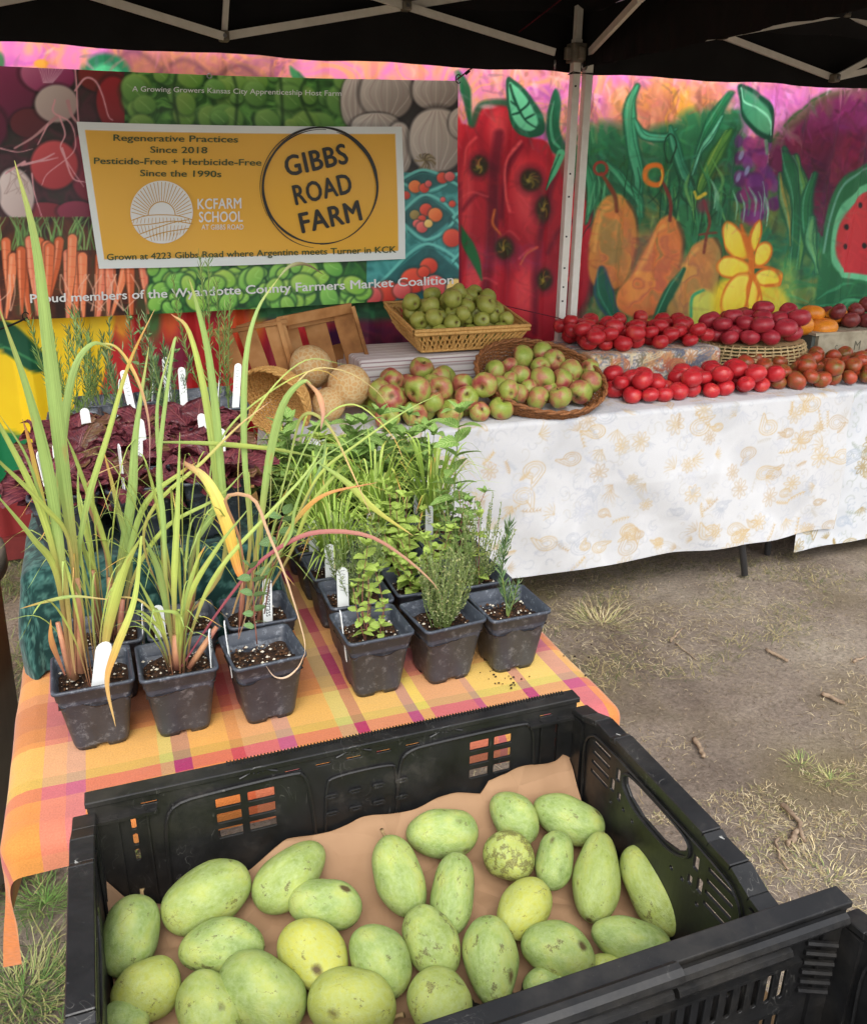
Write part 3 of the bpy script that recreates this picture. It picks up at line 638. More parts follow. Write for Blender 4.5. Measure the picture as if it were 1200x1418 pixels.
# radishes
c.noise((-75, 70, 182, 308), (40, 40), [(34, 26, 26), (70, 34, 42), (44, 40, 34), (90, 30, 44)], 61, 1, 1, 3)
for x, y, rx, ry, a, k1, k2 in ((8, 130, 40, 46, 40, (86, 22, 50), (150, 58, 96)), (-30, 175, 40, 36, 20, (80, 20, 44), (130, 50, 80)), (40, 170, 26, 20, 0, (74, 26, 34), (104, 40, 46)), (140, 108, 34, 20, 10, (88, 26, 24), (128, 44, 38)), (160, 145, 26, 40, -10, (110, 22, 28), (150, 36, 40)), (66, 103, 38, 26, 8, (118, 22, 70), (205, 120, 150)), (78, 143, 30, 26, 0, (150, 128, 122), (196, 182, 172)), (122, 228, 26, 50, 0, (100, 24, 42), (138, 44, 64)), (75, 228, 33, 34, 0, (150, 44, 50), (196, 78, 80)), (60, 294, 34, 14, 0, (100, 24, 34), (140, 50, 60)), (105, 292, 26, 14, 0, (96, 26, 46), (140, 52, 74)), (22, 268, 25, 36, -12, (170, 150, 144), (222, 208, 202)), (-40, 270, 36, 36, 0, (120, 30, 50), (160, 60, 80))):
    c.blob(x, y, rx*1.06, ry*1.06, (24, 16, 18), a, .3, .8); c.blob(x, y, rx, ry, k1, a, .12, lit=k2)
for q in range(14): c.stroke([(52+q*3, 88), (56+q*2.2, 100), (60+q, 114)], 1, (226, 190, 205), 1, .7)
RO = (205, 150, 155)
for P, w in ((((80, 160), (66, 172), (45, 190), (20, 205)), 4), (((66, 172), (52, 200)), 2), (((82, 160), (90, 185), (84, 205), (100, 235), (116, 258)), 1.8), (((104, 95), (106, 120), (108, 160), (112, 200), (118, 230)), 1.8), (((104, 125), (118, 108), (132, 112), (142, 132), (150, 160), (156, 166)), 2.2), (((76, 138), (74, 155), (96, 168), (104, 190), (100, 212), (66, 240), (58, 256)), 1.8), (((30, 228), (55, 222), (75, 212)), 3), (((45, 224), (62, 222), (80, 218)), 2), (((86, 205), (100, 245), (118, 252)), 2), (((34, 224), (20, 232), (8, 240)), 3), (((0, 205), (24, 210), (45, 206)), 1.4), (((44, 240), (48, 268), (58, 300)), 1.6), (((94, 140), (100, 160), (112, 175)), 4)):
    c.stroke(P, [w*1.4, w, w*.6], RO if w < 3.5 else (176, 130, 130), 1)
for k in range(10): c.stroke([(8+RS.rand()*30, 236), (10+RS.rand()*30, 252), (5+RS.rand()*40, 268)], .9, (150, 120, 112), 1, .6)
# lettuce panel
c.noise((172, 70, 486, 180), (26, 22), [(24, 54, 22), (60, 110, 44), (92, 148, 62), (40, 84, 30)], 62, 1, 1, 3)
for k in range(46):
    x, y = 180+RS.rand()*300, 98+RS.rand()*78; r = 9+RS.rand()*13; g0 = RS.rand()
    c.blob(x, y+3, r*1.05, r*.9, (22, 52, 20), RS.rand()*90, .5, .7); c.blob(x, y, r, r*.85, (60+30*g0, 112+30*g0, 44), RS.rand()*90, .25, .85, lit=(128+30*g0, 180, 92))
    c.stroke([(x-r*.5, y-r*.4), (x, y), (x+r*.5, y+r*.5)], 1, (160, 196, 120), 1, .5)
for x in (245, 322, 388, 432): c.stroke([(x, 98), (x+RS.randn()*6, 130), (x+4, 178)], 4, (22, 48, 22), 4, .7)
# garlic panel
c.noise((484, 70, 650, 242), (30, 30), [(28, 26, 26), (56, 50, 48), (38, 36, 34)], 63, 1, 1)
for x, y, rx, ry, a in ((492, 140, 20, 38, 0), (535, 128, 37, 36, 10), (602, 124, 32, 28, 0), (520, 176, 34, 20, 0), (552, 205, 18, 36, 0), (604, 194, 38, 44, 0), (640, 170, 20, 22, 0)):
    c.blob(x, y, rx*1.07, ry*1.07, (30, 26, 26), a, .25, .9); c.blob(x, y, rx, ry, (128, 118, 108), a, .1, lit=(204, 196, 184), k=2.3)
    for q in range(9):
        u = (q-4)/4.5; c.stroke([(x+u*rx*.25, y-ry*.9), (x+u*rx*.95, y), (x+u*rx*.3, y+ry*.9)], 1.1, (150, 120, 116) if q % 2 else (214, 206, 196), 1, .5)
for k in range(40): a = RS.rand()*6.28; c.stroke([(588, 222), (588+9*math.cos(a), 222+7*math.sin(a)), (588+15*math.cos(a+.3), 224+12*math.sin(a+.3))], 1, (120, 105, 70) if k % 3 else (60, 50, 35), 1, .8)
# tomato boxes panel
c.noise((506, 238, 650, 452), (20, 20), [(40, 110, 108), (70, 150, 146), (34, 92, 94)], 64, 1, 1, 3)
for x0, y0, w, h in ((585, 250, 70, 30), (648, 248, 60, 24), (588, 300, 82, 62), (656, 300, 60, 44), (530, 320, 60, 60), (590, 392, 130, 110), (660, 360, 70, 60)):
    P = [(x0-w/2, y0), (x0, y0-h/2), (x0+w/2, y0), (x0, y0+h/2)]
    c.poly(P, (28, 74, 76), 3, .75, smooth=False); c.stroke(P+[P[0]], 4, (96, 178, 168), 1.5, n=40); c.stroke([(p[0], p[1]+5) for p in P+[P[0]]], 1.6, (40, 104, 100), 1.2, n=40)
TOM = [((170, 44, 34), (222, 92, 66)), ((190, 80, 34), (236, 140, 78)), ((176, 60, 60), (226, 120, 112)), ((120, 100, 50), (170, 150, 90)), ((200, 160, 80), (236, 206, 130))]
for x, y, r, k in ((573, 258, 9, 1), (586, 260, 7, 0), (592, 254, 5, 2), (612, 246, 8, 0), (622, 244, 7, 2), (588, 290, 9, 0), (601, 297, 10, 1), (572, 297, 7, 3), (582, 303, 6, 0), (575, 309, 6, 2), (582, 314, 8, 2), (591, 309, 6, 4), (612, 276, 4, 2), (625, 282, 5, 0), (560, 270, 6, 0), (624, 329, 13, 0), (592, 368, 12, 0), (572, 388, 18, 0), (600, 396, 16, 2), (536, 404, 16, 0), (556, 402, 12, 2), (514, 410, 14, 2), (630, 398, 13, 4), (585, 376, 8, 0)):
    c.blob(x, y, r*1.1, r*1.1, (26, 50, 50), 0, .4, .7); c.blob(x, y, r, r*.96, TOM[k][0], 0, .15, lit=TOM[k][1])
# carrots panel
c.noise((-75, 300, 210, 452), (16, 40), [(40, 22, 16), (84, 40, 22), (56, 60, 34)], 65, 1, 1, 3)
for k in range(90):
    x = -60+RS.rand()*270; c.stroke([(x+RS.randn()*10, 300), (x+RS.randn()*5, 322), (x, 345)], [1, 2, 2.5], [(96, 140, 72), (130, 168, 96), (70, 104, 56)][k % 3], 1, .9)
for k, x in enumerate(list(range(-50, 208, 13))+[70, 96, 30, 150]):
    x = x+RS.randn()*3; y0 = 330+RS.rand()*28; l = 84+RS.rand()*30; s = RS.randn()*8; cc = [(206, 104, 62), (224, 128, 84), (190, 90, 50), (214, 120, 90)][k % 4]
    P = [(x, y0), (x+s*.3, y0+l*.4), (x+s, y0+l)]
    c.stroke(P, [16, 13, 3], (70, 30, 18), 3, .7); c.stroke(P, [13, 11, 2], cc, 1.6); c.stroke([(p[0]-2.5, p[1]) for p in P], [3, 2.5, 1], (240, 164, 126), 1.5, .7)
    for q in range(5): c.stroke([(x-5, y0+10+q*14), (x+4, y0+11+q*14)], .9, (150, 66, 40), 1, .5)
for k in range(16): x = RS.rand()*200; c.stroke([(x, 380), (x+RS.randn()*8, 405), (x+RS.randn()*14, 430)], 1.4, (224, 176, 150), 1, .8)
# corn salad panel
c.noise((206, 356, 508, 452), (14, 14), [(20, 56, 30), (50, 110, 44), (26, 80, 40)], 66, 1, 1)
for k in range(95):
    x, y = 210+RS.rand()*294, 362+RS.rand()*75; r = 6+RS.rand()*13; a = RS.rand()*180; g0 = RS.rand()
    c.blob(x, y, r*1.05+1.5, r*.75+1.5, (20, 60, 30), a, .3, .85); c.blob(x, y, r, r*.72, (70+40*g0, 140+30*g0, 56), a, .2, lit=(140+40*g0, 200, 92)); c.stroke([(x-r*.7*math.cos(math.radians(a)), y-r*.7*math.sin(math.radians(a))), (x, y), (x+r*.5, y+r*.2)], 1, (176, 216, 130), 1, .5)
TL_, TR_, BR_, BL_ = (-62, 88), (632, 112), (634, 410), (-55, 446)
nu, nv = 560, 280; U_, V_ = np.meshgrid(np.linspace(0, 1, nu), np.linspace(0, 1, nv), indexing='ij')
def quadpx(c4, U, V, sag=0): 
    a, b2, c2, d = [np.array(q, float) for q in c4]
    P = (a*(1-U[..., None])+b2*U[..., None])*(1-V[..., None])+(d*(1-U[..., None])+c2*U[..., None])*V[..., None]
    P[..., 1] += sag*4*U*(1-U); return P
def onY(P, Y):
    px, py = P[..., 0], P[..., 1]; D = FW+RT*((px-CX)/F)[..., None]-UP*((py-CY)/F)[..., None]; return CP+D*(Y/D[..., 1])[..., None]
P = quadpx((TL_, TR_, BR_, BL_), U_, V_, 3); W3 = onY(P, BY); W3[..., 1] += ripple(W3[..., 0], W3[..., 2])
M['banner'] = attrmat("printed_vinyl", .42, .4, .05, 40., .03, scale=1.5)
ban = thing("vinyl_banner", "wide vinyl banner printed with photos of radishes, lettuce, garlic, tomatoes and carrots", "banner", aty(300, 430, BY))
part("printed_sheet", W3.reshape(-1, 3), grid_faces(nu, nv)[:, ::-1].copy(), M['banner'], ban, cols=srgb(np.clip(c.sample(P[..., 0], P[..., 1]), 0, 1)).reshape(-1, 3))
_fonts = {}
def text_mesh(s, bold=.012, condense=1.0):
    cu = bpy.data.curves.new("lettering", 'FONT'); cu.body = s; cu.size = 1.0; cu.offset = 0.0; cu.resolution_u = 3; cu.space_character = condense
    o = bpy.data.objects.new("lettering", cu); COL.objects.link(o); bpy.context.view_layer.update()
    dg = bpy.context.evaluated_depsgraph_get(); me = bpy.data.meshes.new_from_object(o.evaluated_get(dg))
    bpy.data.objects.remove(o); bpy.data.curves.remove(cu)
    V = np.empty(len(me.vertices)*3, np.float32); me.vertices.foreach_get("co", V); V = V.reshape(-1, 3); Fc = [tuple(p.vertices) for p in me.polygons]
    bpy.data.meshes.remove(me); return V, Fc
def lettering(s, Lp, Rp, h, mat, parent, Y, bold=.012, space=1.0, gap=.006, bow=0.):
    V, Fc = text_mesh(s, bold, space); off = [0.]
    if bold > .004:          # heavier strokes: the same outline printed again a hair to each side
        n0 = len(V); sh = [(-bold, 0), (bold, 0), (0, bold*.7), (0, -bold*.7)]; F0 = list(Fc); V0 = V.copy()
        for q, (ax_, ay_) in enumerate(sh): V = np.vstack([V, V0+np.array([ax_, ay_, 0])]); Fc = Fc+[tuple(i+n0*(q+1) for i in f) for f in F0]
        off = np.repeat(np.arange(5)*.00012, n0)
    x0, x1 = V[:, 0].min(), V[:, 0].max(); cap = .73
    u = (V[:, 0]-x0)/(x1-x0); v = V[:, 1]/cap
    L = np.array(Lp, float); R = np.array(Rp, float); d = R-L; d /= np.linalg.norm(d); n = np.array([d[1], -d[0]])
    P = L+(R-L)*u[:, None]+n*h*v[:, None]; P[:, 1] += bow*4*u*(1-u)
    W = onY(P, Y); W[:, 1] += ripple(W[:, 0], W[:, 2])-gap-np.asarray(off)
    return part("lettering", W, Fc, mat, parent, smooth=False)
M['print_white'] = newmat("white_print", .45, .4, (240, 241, 238))[0]
M['print_green'] = newmat("dark_green_print", .45, .4, (66, 84, 38))[0]
M['print_black'] = newmat("charcoal_print", .45, .4, (44, 44, 40))[0]
lettering("A Growing Growers Kansas City Apprenticeship Host Farm", (183, 126), (472.5, 132.5), 7.6, M['print_white'], ban, BY, .006, 1.0)
lettering("Proud members of the Wyandotte County Farmers Market Coalition", (42, 419), (626, 392), 12.5, M['print_white'], ban, BY, .02, 1.0, bow=1.5)
def eyelet(px, py):
    q = aty(px, py, BY-.012); P = [q+np.array([.008*math.cos(a), 0, .008*math.sin(a)]) for a in np.linspace(0, 6.2832, 13)]; V, Fc = tube(P, .0025, 6); part("eyelet", V, Fc, M['steel'], ban)
for e in ((626, 117), (628, 404), (-48, 94), (-44, 440), (290, 105)): eyelet(*e)
# ---- yellow banner over it
YY = 3.625
q4 = ((106, 168), (556, 175), (560, 358), (137, 372))
nu, nv = 300, 120; U_, V_ = np.meshgrid(np.linspace(0, 1, nu), np.linspace(0, 1, nv), indexing='ij')
P = quadpx(q4, U_, V_, 2); W3 = onY(P, YY)
W3[..., 1] += ripple(W3[..., 0], W3[..., 2]) + .0012*(vnoise(U_.shape, 40, 5, 2)-.5)
bd = (U_ < .022) | (U_ > .978) | (V_ < .055) | (V_ > .935)
ycol = np.where(bd[..., None], np.array((214, 220, 216))/255., np.array((216, 164, 52))/255.)
yb = thing("yellow_sign", "yellow farm sign with white border and brushed black ring, fixed over the big banner", "sign", aty(340, 365, YY))
M['yellow_vinyl'] = attrmat("yellow_vinyl", .4, .4, .35, 12., .05, scale=1.3)
part("sign_sheet", W3.reshape(-1, 3), grid_faces(nu, nv)[:, ::-1].copy(), M['yellow_vinyl'], yb, cols=srgb(ycol).reshape(-1, 3))
G_ = M['print_green']
lettering("Regenerative Practices", (157, 194.5), (329.5, 197), 9.2, G_, yb, YY, .016)
lettering("Since 2018", (208, 211), (287, 212), 9.2, G_, yb, YY, .016)
lettering("Pesticide-Free + Herbicide-Free", (130, 226.5), (362, 229), 9.2, G_, yb, YY, .016)
lettering("Since the 1990s", (194, 243.5), (306.5, 245), 9.2, G_, yb, YY, .016)
lettering("Grown at 4223 Gibbs Road where Argentine meets Turner in KCK", (148, 360), (547, 349), 9.2, G_, yb, YY, .016, bow=0.5)
K_ = M['print_black']
lettering("GIBBS", (396.5, 244), (482.5, 225), 29, K_, yb, YY, .028, 1.08)
lettering("ROAD", (409, 283.5), (488, 265.5), 28.5, K_, yb, YY, .028, 1.08)
lettering("FARM", (418, 322.5), (501, 303.5), 29, K_, yb, YY, .028, 1.08)
W_ = M['print_white']
lettering("KCFARM", (274, 289.5), (334.5, 288), 15, W_, yb, YY, .022, 1.05); lettering("SCHOOL", (276, 307.5), (336.5, 306.5), 15, W_, yb, YY, .022, 1.05); lettering("AT GIBBS ROAD", (279.5, 318), (337.5, 317.5), 7.5, W_, yb, YY, .006, 1.0)
def brush(cx, cy, rx, ry, a0, a1, w0, w1, mat, off=0, name="brushed_ring"):
    A = np.linspace(math.radians(a0), math.radians(a1), 70); t = np.linspace(0, 1, 70)
    w = w0+(w1-w0)*np.sin(t*math.pi)**1.5; w *= 1+.15*np.sin(A*9+off)
    o_ = np.stack([cx+(rx+w/2)*np.cos(A), cy+(ry+w/2)*np.sin(A)], -1); i_ = np.stack([cx+(rx-w/2)*np.cos(A), cy+(ry-w/2)*np.sin(A)], -1)
    Pp = np.concatenate([o_, i_]); W = onY(Pp, YY); W[:, 1] += ripple(W[:, 0], W[:, 2])-.006-off*.0004
    part(name, W, [(k, k+1, 71+k, 70+k) for k in range(69)], mat, yb, smooth=False)
brush(443, 257, 78, 81, -190, 90, .8, 3.2, K_, 0); brush(444, 258, 80, 79, 60, 275, .8, 3.6, K_, 1); brush(441, 260, 77, 83, 95, 230, .5, 1.8, K_, 2); brush(446, 256, 74, 76, -75, 12, .6, 5.5, K_, 3); brush(440, 258, 80, 82, 150, 300, .4, 1.2, K_, 4)
# sun over furrows logo: white disc with yellow lines
def disc(cx, cy, rx, ry, off, mat, a0=0, a1=360, name="logo_disc"):
    A = np.radians(np.linspace(a0, a1, 60)); Pp = np.concatenate([[(cx, cy)], np.stack([cx+rx*np.cos(A), cy+ry*np.sin(A)], -1)]); W = onY(Pp, YY); W[:, 1] += ripple(W[:, 0], W[:, 2])-off
    part(name, W, [(0, k, k+1) for k in range(1, 60)], mat, yb, smooth=False)
disc(224, 293.5, 43.5, 43.5, .0065, W_)
YL = newmat("yellow_line_print", .45, .4, (206, 160, 62))[0]
mbv = []; mbf = []
def pxline(p, q, w):
    p = np.array(p, float); q = np.array(q, float); d = q-p; d /= np.linalg.norm(d); n = np.array([-d[1], d[0]])*w/2
    W = onY(np.array([p-n, q-n, q+n, p+n]), YY); W[:, 1] += ripple(W[:, 0], W[:, 2])-.0090; k = len(mbv)*4; mbv.append(W); mbf.append((k, k+1, k+2, k+3))
for k in range(25):
    a = math.radians(180+k*7.5); i0, i1 = (21, 42) if k % 2 else (21, 42); pxline((224+i0*math.cos(a), 299+i0*math.sin(a)), (224+i1*math.cos(a)*1.0, 293.5+i1*math.sin(a)), .9)
A = np.radians(np.linspace(180, 360, 14))
for k in range(13): pxline((224+19*math.cos(A[k]), 298+19*math.sin(A[k])), (224+19*math.cos(A[k+1]), 298+19*math.sin(A[k+1])), 1.4)
for P_ in (((182, 305), (205, 298), (243, 298), (266, 304)), ((184, 312), (210, 310), (240, 306), (267, 310)), ((193, 324), (215, 316), (240, 308), (262, 304)), ((200, 330), (225, 322), (250, 318), (262, 316))):
    Q = catmull(P_, 10); [pxline(Q[i], Q[i+1], 1.2) for i in range(9)]
for k in range(16): pxline((186+k*5, 303-2*math.sin(k/5)), (184+k*5.3, 309), .7)
for k in range(14): pxline((190+k*5.2, 312), (194+k*4.6, 322+6*math.sin(k/4.5)), .7)
for k in range(9): pxline((207+k*5, 322), (210+k*4, 333), .7)
part("logo_line", np.vstack(mbv), mbf, YL, yb, smooth=False)

# ---------------------------------------------------------------- cords
M['cord'] = noisy("red_black_cord", [(28, 14, 16), (120, 30, 48)], 260, .7, .3)
def cord(label, pts, r, mat=None, hooks=()):
    t = thing("bungee_cord", label, "cord", pts[0]); V, Fc = tube(catmull(pts, 30), r, 6); part("cord", V, Fc, mat or M['cord'], t)
    for h in hooks:
        P = [np.array(h)+np.array([.012*math.cos(a), -.004, .016*math.sin(a)]) for a in np.linspace(.5, 5.6, 12)]; V, Fc = tube(P, .0022, 6); part("hook", V, Fc, M['dark'], t)
    return t
cord("red and black cord slanting up from the banner corner to the canopy", [aty(632, 110, 3.61), aty(690, 66, 3.55), aty(783, -6, 3.42)], .0032, None, [aty(634, 109, 3.61)])
t = cord("thin red cord tying the banner's lower corner to the canopy leg", [aty(634, 406, 3.61), aty(690, 421, 3.52), aty(776, 441, 3.425)], .0022, None, [aty(636, 408, 3.61)])
mb = MB(); mb.tube([aty(650, 97, 3.59), aty(644, 102, 3.6)], .006, 8); mb.obj("knot", M['dark'], t)
cord("short dark cord at the banner's lower far corner", [aty(38, 440, 3.62), aty(10, 452, 3.66), aty(-40, 470, 3.72)], .004, M['dark'], [aty(36, 438, 3.6)])
# ---------------------------------------------------------------- draped cloth
def drape(name, x0, x1, y0, y1, zt, oh, mat, parent, res=.012, wave=.01, rad=.02, seed=0, colf=None, freq=26., fine=None):
    """cloth lying on the rectangle x0..x1, y0..y1 at height zt, hanging over by oh=(left,right,front,back)"""
    oL, oR, oF, oB = oh; u = np.arange(x0-oL, x1+oR+res, res); v = np.arange(y0-oF, y1+oB+res, res) if fine is None else np.concatenate([np.arange(y0-oF, y0+fine, res), np.arange(y0+fine, y1+oB+.02, .02)])
    U, V = np.meshgrid(u, v, indexing='ij'); qx = np.clip(U, x0, x1); qy = np.clip(V, y0, y1); dx = U-qx; dy = V-qy; d = np.hypot(dx, dy)+1e-9
    nx, ny = dx/d, dy/d; a = np.minimum(d/rad, math.pi/2); out = rad*np.sin(a); dn = rad*(1-np.cos(a))+np.maximum(d-rad*math.pi/2, 0)
    s = U*1.0+V*1.0+np.arctan2(ny, nx)*.12
    wv = np.clip((dn-rad)/.25, 0, 1); fl = wave*wv*(1+np.sin(s*freq+seed)+.6*np.sin(s*freq*.43+seed*2)+.25*np.sin(s*freq*2.3)*wv)
    out = out+fl+dn*.02; X = qx+nx*out; Y = qy+ny*out; Z = zt-dn+.003*wv*np.sin(s*17)
    nz = vnoise(U.shape, max(3, .12/res), seed+3, 3)-.5; flat = d < 1e-6; Z = Z+np.where(flat, nz*.004+.002, 0); Y = Y-ny*0+np.where(~flat, nz*.006*ny, 0); X = X+np.where(~flat, nz*.006*nx, 0)
    W = np.stack([X, Y, Z], -1).reshape(-1, 3); uv = np.stack([U, V], -1).reshape(-1, 2)
    cols = colf(U, V).reshape(-1, 3) if colf is not None else None
    o = part(name, W, grid_faces(len(u), len(v)), mat, parent, cols=cols, uv=uv)
    return o
def clothmat(name, rough=.85, thread=900., attr=True, color=(220, 220, 220), bump=.25):
    m, nt, lk, b = newmat(name, rough, .15, color); tc = N(nt, "ShaderNodeTexCoord")
    b.inputs["Sheen Weight"].default_value = .15
    n2 = N(nt, "ShaderNodeTexNoise", i_Scale=9., i_Detail=5.); lk.new(tc.outputs["UV"], n2.inputs[0])
    n3 = N(nt, "ShaderNodeTexNoise", i_Scale=thread*.4, i_Detail=2.); lk.new(tc.outputs["UV"], n3.inputs[0])
    ad = N(nt, "ShaderNodeMath", operation='MULTIPLY_ADD'); lk.new(n3.outputs[0], ad.inputs[0]); ad.inputs[1].default_value = .05; lk.new(n2.outputs[0], ad.inputs[2])
    bp = N(nt, "ShaderNodeBump", i_Strength=bump, i_Distance=.02); lk.new(ad.outputs[0], bp.inputs["Height"]); lk.new(bp.outputs[0], b.inputs["Normal"])
    if attr:
        at = N(nt, "ShaderNodeAttribute", attribute_name="Col"); mr = N(nt, "ShaderNodeMapRange", i_3=.9, i_4=1.1); lk.new(n3.outputs[0], mr.inputs[0])
        h = N(nt, "ShaderNodeHueSaturation"); lk.new(mr.outputs[0], h.inputs["Value"]); lk.new(at.outputs["Color"], h.inputs["Color"]); lk.new(h.outputs[0], b.inputs["Base Color"])
    return m
M['cloth'] = clothmat("woven_cotton")
M['table'] = noisy("grey_plastic_top", [(150, 150, 148), (165, 165, 162)], 20, .6, .3)
M['legmetal'] = newmat("dark_table_leg", .4, .5, (60, 60, 62))[0]
def table(label, x0, x1, y0, y1, z, legs):
    t = thing("folding_table", label, "folding table", ((x0+x1)/2, (y0+y1)/2, 0), "folding tables under the cloths")
    mb = MB(); mb.box((x0, y0, z-.04), (x1, y1, z-.004)); mb.obj("tabletop", M['table'], t)
    for (a, b_), (cc, d_) in legs:
        V, Fc = tube([(a, b_, z-.04), (cc, d_, .0)], .014, 10); part("leg", V, Fc, M['legmetal'], t)
    for sx in (x0+.25, x1-.25): mb = MB(); mb.beam((sx, y0+.1, .35), (sx, y1-.1, .35), .02, .02); mb.obj("brace", M['legmetal'], t)
    return t
FT = .742; FY = 2.62
table("long folding table under the pale paisley cloth", .58, 2.40, FY, 3.36, .738, [((.75, 2.72), (.72, 2.66)), ((.75, 3.26), (.72, 3.3)), ((2.28, 2.72), (2.366, 2.60)), ((2.28, 3.26), (2.30, 3.3))])
table("second folding table under the gold printed cloth", 2.44, 4.26, FY, 3.36, .732, [((2.62, 2.8), (2.60, 2.74)), ((2.62, 3.26), (2.6, 3.3)), ((4.1, 2.72), (4.12, 2.66)), ((4.1, 3.26), (4.12, 3.3))])
# ---- paisley printing (in cloth coordinates, centimetres)
def paisley(x0, x1, y0, y1, base, golds, blues, seed, dens=1., res=1.0, bold=1.):
    cv = Canvas(x0*100, y0*100, x1*100, y1*100, base, res*4); rs = np.random.RandomState(seed)
    cv.noise((x0*100-9, y0*100-9, x1*100+9, y1*100+9), (60, 60), [base, tuple(min(255, q+6) for q in base), tuple(q-8 for q in base)], seed, .8, 1)
    area = (x1-x0)*(y1-y0); n = int(area*150*dens)
    def c_(l): return l[rs.randint(len(l))]
    def curl(x, y, r, a, col, w=.35):
        t = np.linspace(0, 1, 10); an = a+t*4.5; rr = r*(1-.8*t); cv.stroke(np.stack([x+np.cos(an)*rr, y+np.sin(an)*rr], -1), w*bold, col, .3, .8, n=22)
    for k in range(n*3): curl(x0*100+rs.rand()*(x1-x0)*100, y0*100+rs.rand()*(y1-y0)*100, .8+rs.rand()*2.6, rs.rand()*6.28, c_(blues), .25)
    for k in range(n*6): x, y = x0*100+rs.rand()*(x1-x0)*100, y0*100+rs.rand()*(y1-y0)*100; cv.blob(x, y, .25, .25, c_(blues), 0, .5, .7)
    for k in range(n):
        x, y = x0*100+rs.rand()*(x1-x0)*100, y0*100+rs.rand()*(y1-y0)*100; a = rs.rand()*6.28; ty = rs.randint(4); col = c_(golds) if rs.rand() < .62 else c_(blues); s = 2.2+rs.rand()*2.4
        if ty == 0:     # paisley drop
            for q, ww in ((1., .4), (.72, .3), (.42, .25)):
                t = np.linspace(0, 1, 14); an = a+t*5.2; rr = s*q*(1-.0*t); P = np.stack([x+np.cos(an)*rr*1.0, y+np.sin(an)*rr*.7], -1); tip = np.array([x+np.cos(a-1.)*s*q*1.9, y+np.sin(a-1.)*s*q*1.5]); P = np.vstack([P, tip, P[0]])
                cv.stroke(P, ww*bold, col, .3, .85, n=34)
            for q in range(7): an = rs.rand()*6.28; cv.blob(x+np.cos(an)*s*.5, y+np.sin(an)*s*.3, .3, .3, col, 0, .4, .8)
        elif ty == 1:   # open flower
            for q in range(8): an = a+q*.785; cv.stroke([(x+.5*np.cos(an), y+.5*np.sin(an)), (x+s*.7*np.cos(an-.25), y+s*.7*np.sin(an-.25)), (x+s*np.cos(an), y+s*np.sin(an)), (x+s*.7*np.cos(an+.25), y+s*.7*np.sin(an+.25)), (x+.5*np.cos(an), y+.5*np.sin(an))], .32*bold, col, .3, .8, n=14)
            cv.blob(x, y, .5, .5, col, 0, .4, .8)
        elif ty == 2:   # fan of petals
            for q in range(6): an = a-.9+q*.36; cv.stroke([(x, y), (x+s*.7*np.cos(an-.1), y+s*.7*np.sin(an-.1)), (x+s*1.25*np.cos(an), y+s*1.25*np.sin(an))], [.15, .42*bold, .12], col, .25, .75, n=10)
        else:           # leaf spray
            P = np.array([(x-s*np.cos(a), y-s*np.sin(a)), (x+.6*np.sin(a), y-.6*np.cos(a)), (x+s*np.cos(a), y+s*np.sin(a))]); cv.stroke(P, .3*bold, col, .3, .8)
            for q in np.linspace(-.8, .9, 6):
                for sg in (-1, 1): bx, by = x+s*q*np.cos(a), y+s*q*np.sin(a); cv.stroke([(bx, by), (bx+1.1*np.cos(a+sg*.9), by+1.1*np.sin(a+sg*.9))], [.5*bold, .15], col, .3, .75, n=5)
    return lambda U, V: srgb(np.clip(cv.sample(U*100, V*100), 0, 1))
GLD = [(180, 158, 122), (184, 158, 114), (172, 150, 120)]; BLU = [(172, 175, 184), (176, 172, 164), (164, 168, 176), (182, 184, 190)]
OF = .742-.148
pf = paisley(.5, 2.9, FY-OF-.02, 3.4, (188, 189, 191), GLD, BLU, 5, 1.35)
t = thing("tablecloth", "white tablecloth with faint gold and grey paisley print over the nearer table", "tablecloth", (1.7, 3.0, 0)); 
drape("paisley_cloth", .56, 2.78, FY, 3.37, FT+.002, (.42, .03, OF, .2), M['cloth'], t, .0036, .013, .016, 2, pf, 9., fine=.06)
pf2 = paisley(2.5, 4.7, FY-.7, 3.4, (188, 191, 195), [(142, 120, 70), (154, 132, 82)], [(154, 164, 178), (150, 158, 150)], 15, .9, bold=1.25)
t = thing("tablecloth", "white tablecloth with bold gold leaf print, hanging lower at the far end", "tablecloth", (3.6, 3.0, 0))
drape("gold_print_cloth", 2.60, 4.30, FY+.012, 3.37, FT-.006, (.0, .35, .742-.07, .2), M['cloth'], t, .0045, .007, .016, 6, pf2, 9., fine=.06)
# hem line on both cloths is the cloth's own edge; crease standing out on the front
# ---------------------------------------------------------------- risers, boxes
def cloth_riser(name, label, x0, x1, y0, y1, z0, z1, colf, wave=.004, oh=.0):
    t = thing(name, label, "covered box", ((x0+x1)/2, (y0+y1)/2, z0)); mb = MB(); mb.box((x0+.006, y0+.006, z0), (x1-.006, y1-.006, z1-.006)); mb.obj("box", M['cardboard'], t)
    h = z1-z0-.004; drape("cover_cloth", x0, x1, y0, y1, z1, (h, h, h, .05), M['cloth'], t, .004, wave, .008, 3, colf, 20.)
    return t
M['cardboard'] = noisy("cardboard", [(165, 135, 98), (178, 150, 112)], 12, .85, .1, .1)
def stripes(U, V):
    s = (V*1.0) % .052/.052; base = np.array((206, 200, 196))/255.; C = np.broadcast_to(base, U.shape+(3,)).copy()
    C[(s < .10) | ((s > .16) & (s < .20))] = np.array((120, 78, 84))/255.; C[(s > .5) & (s < .62)] = np.array((166, 152, 150))/255.; C[(s > .75) & (s < .79)] = np.array((150, 110, 112))/255.
    return srgb(C)
cloth_riser("covered_box", "grey and plum striped cloth over the box beneath the green apple basket", .86, 1.50, 3.03, 3.34, FT+.004, .905, stripes, .002)
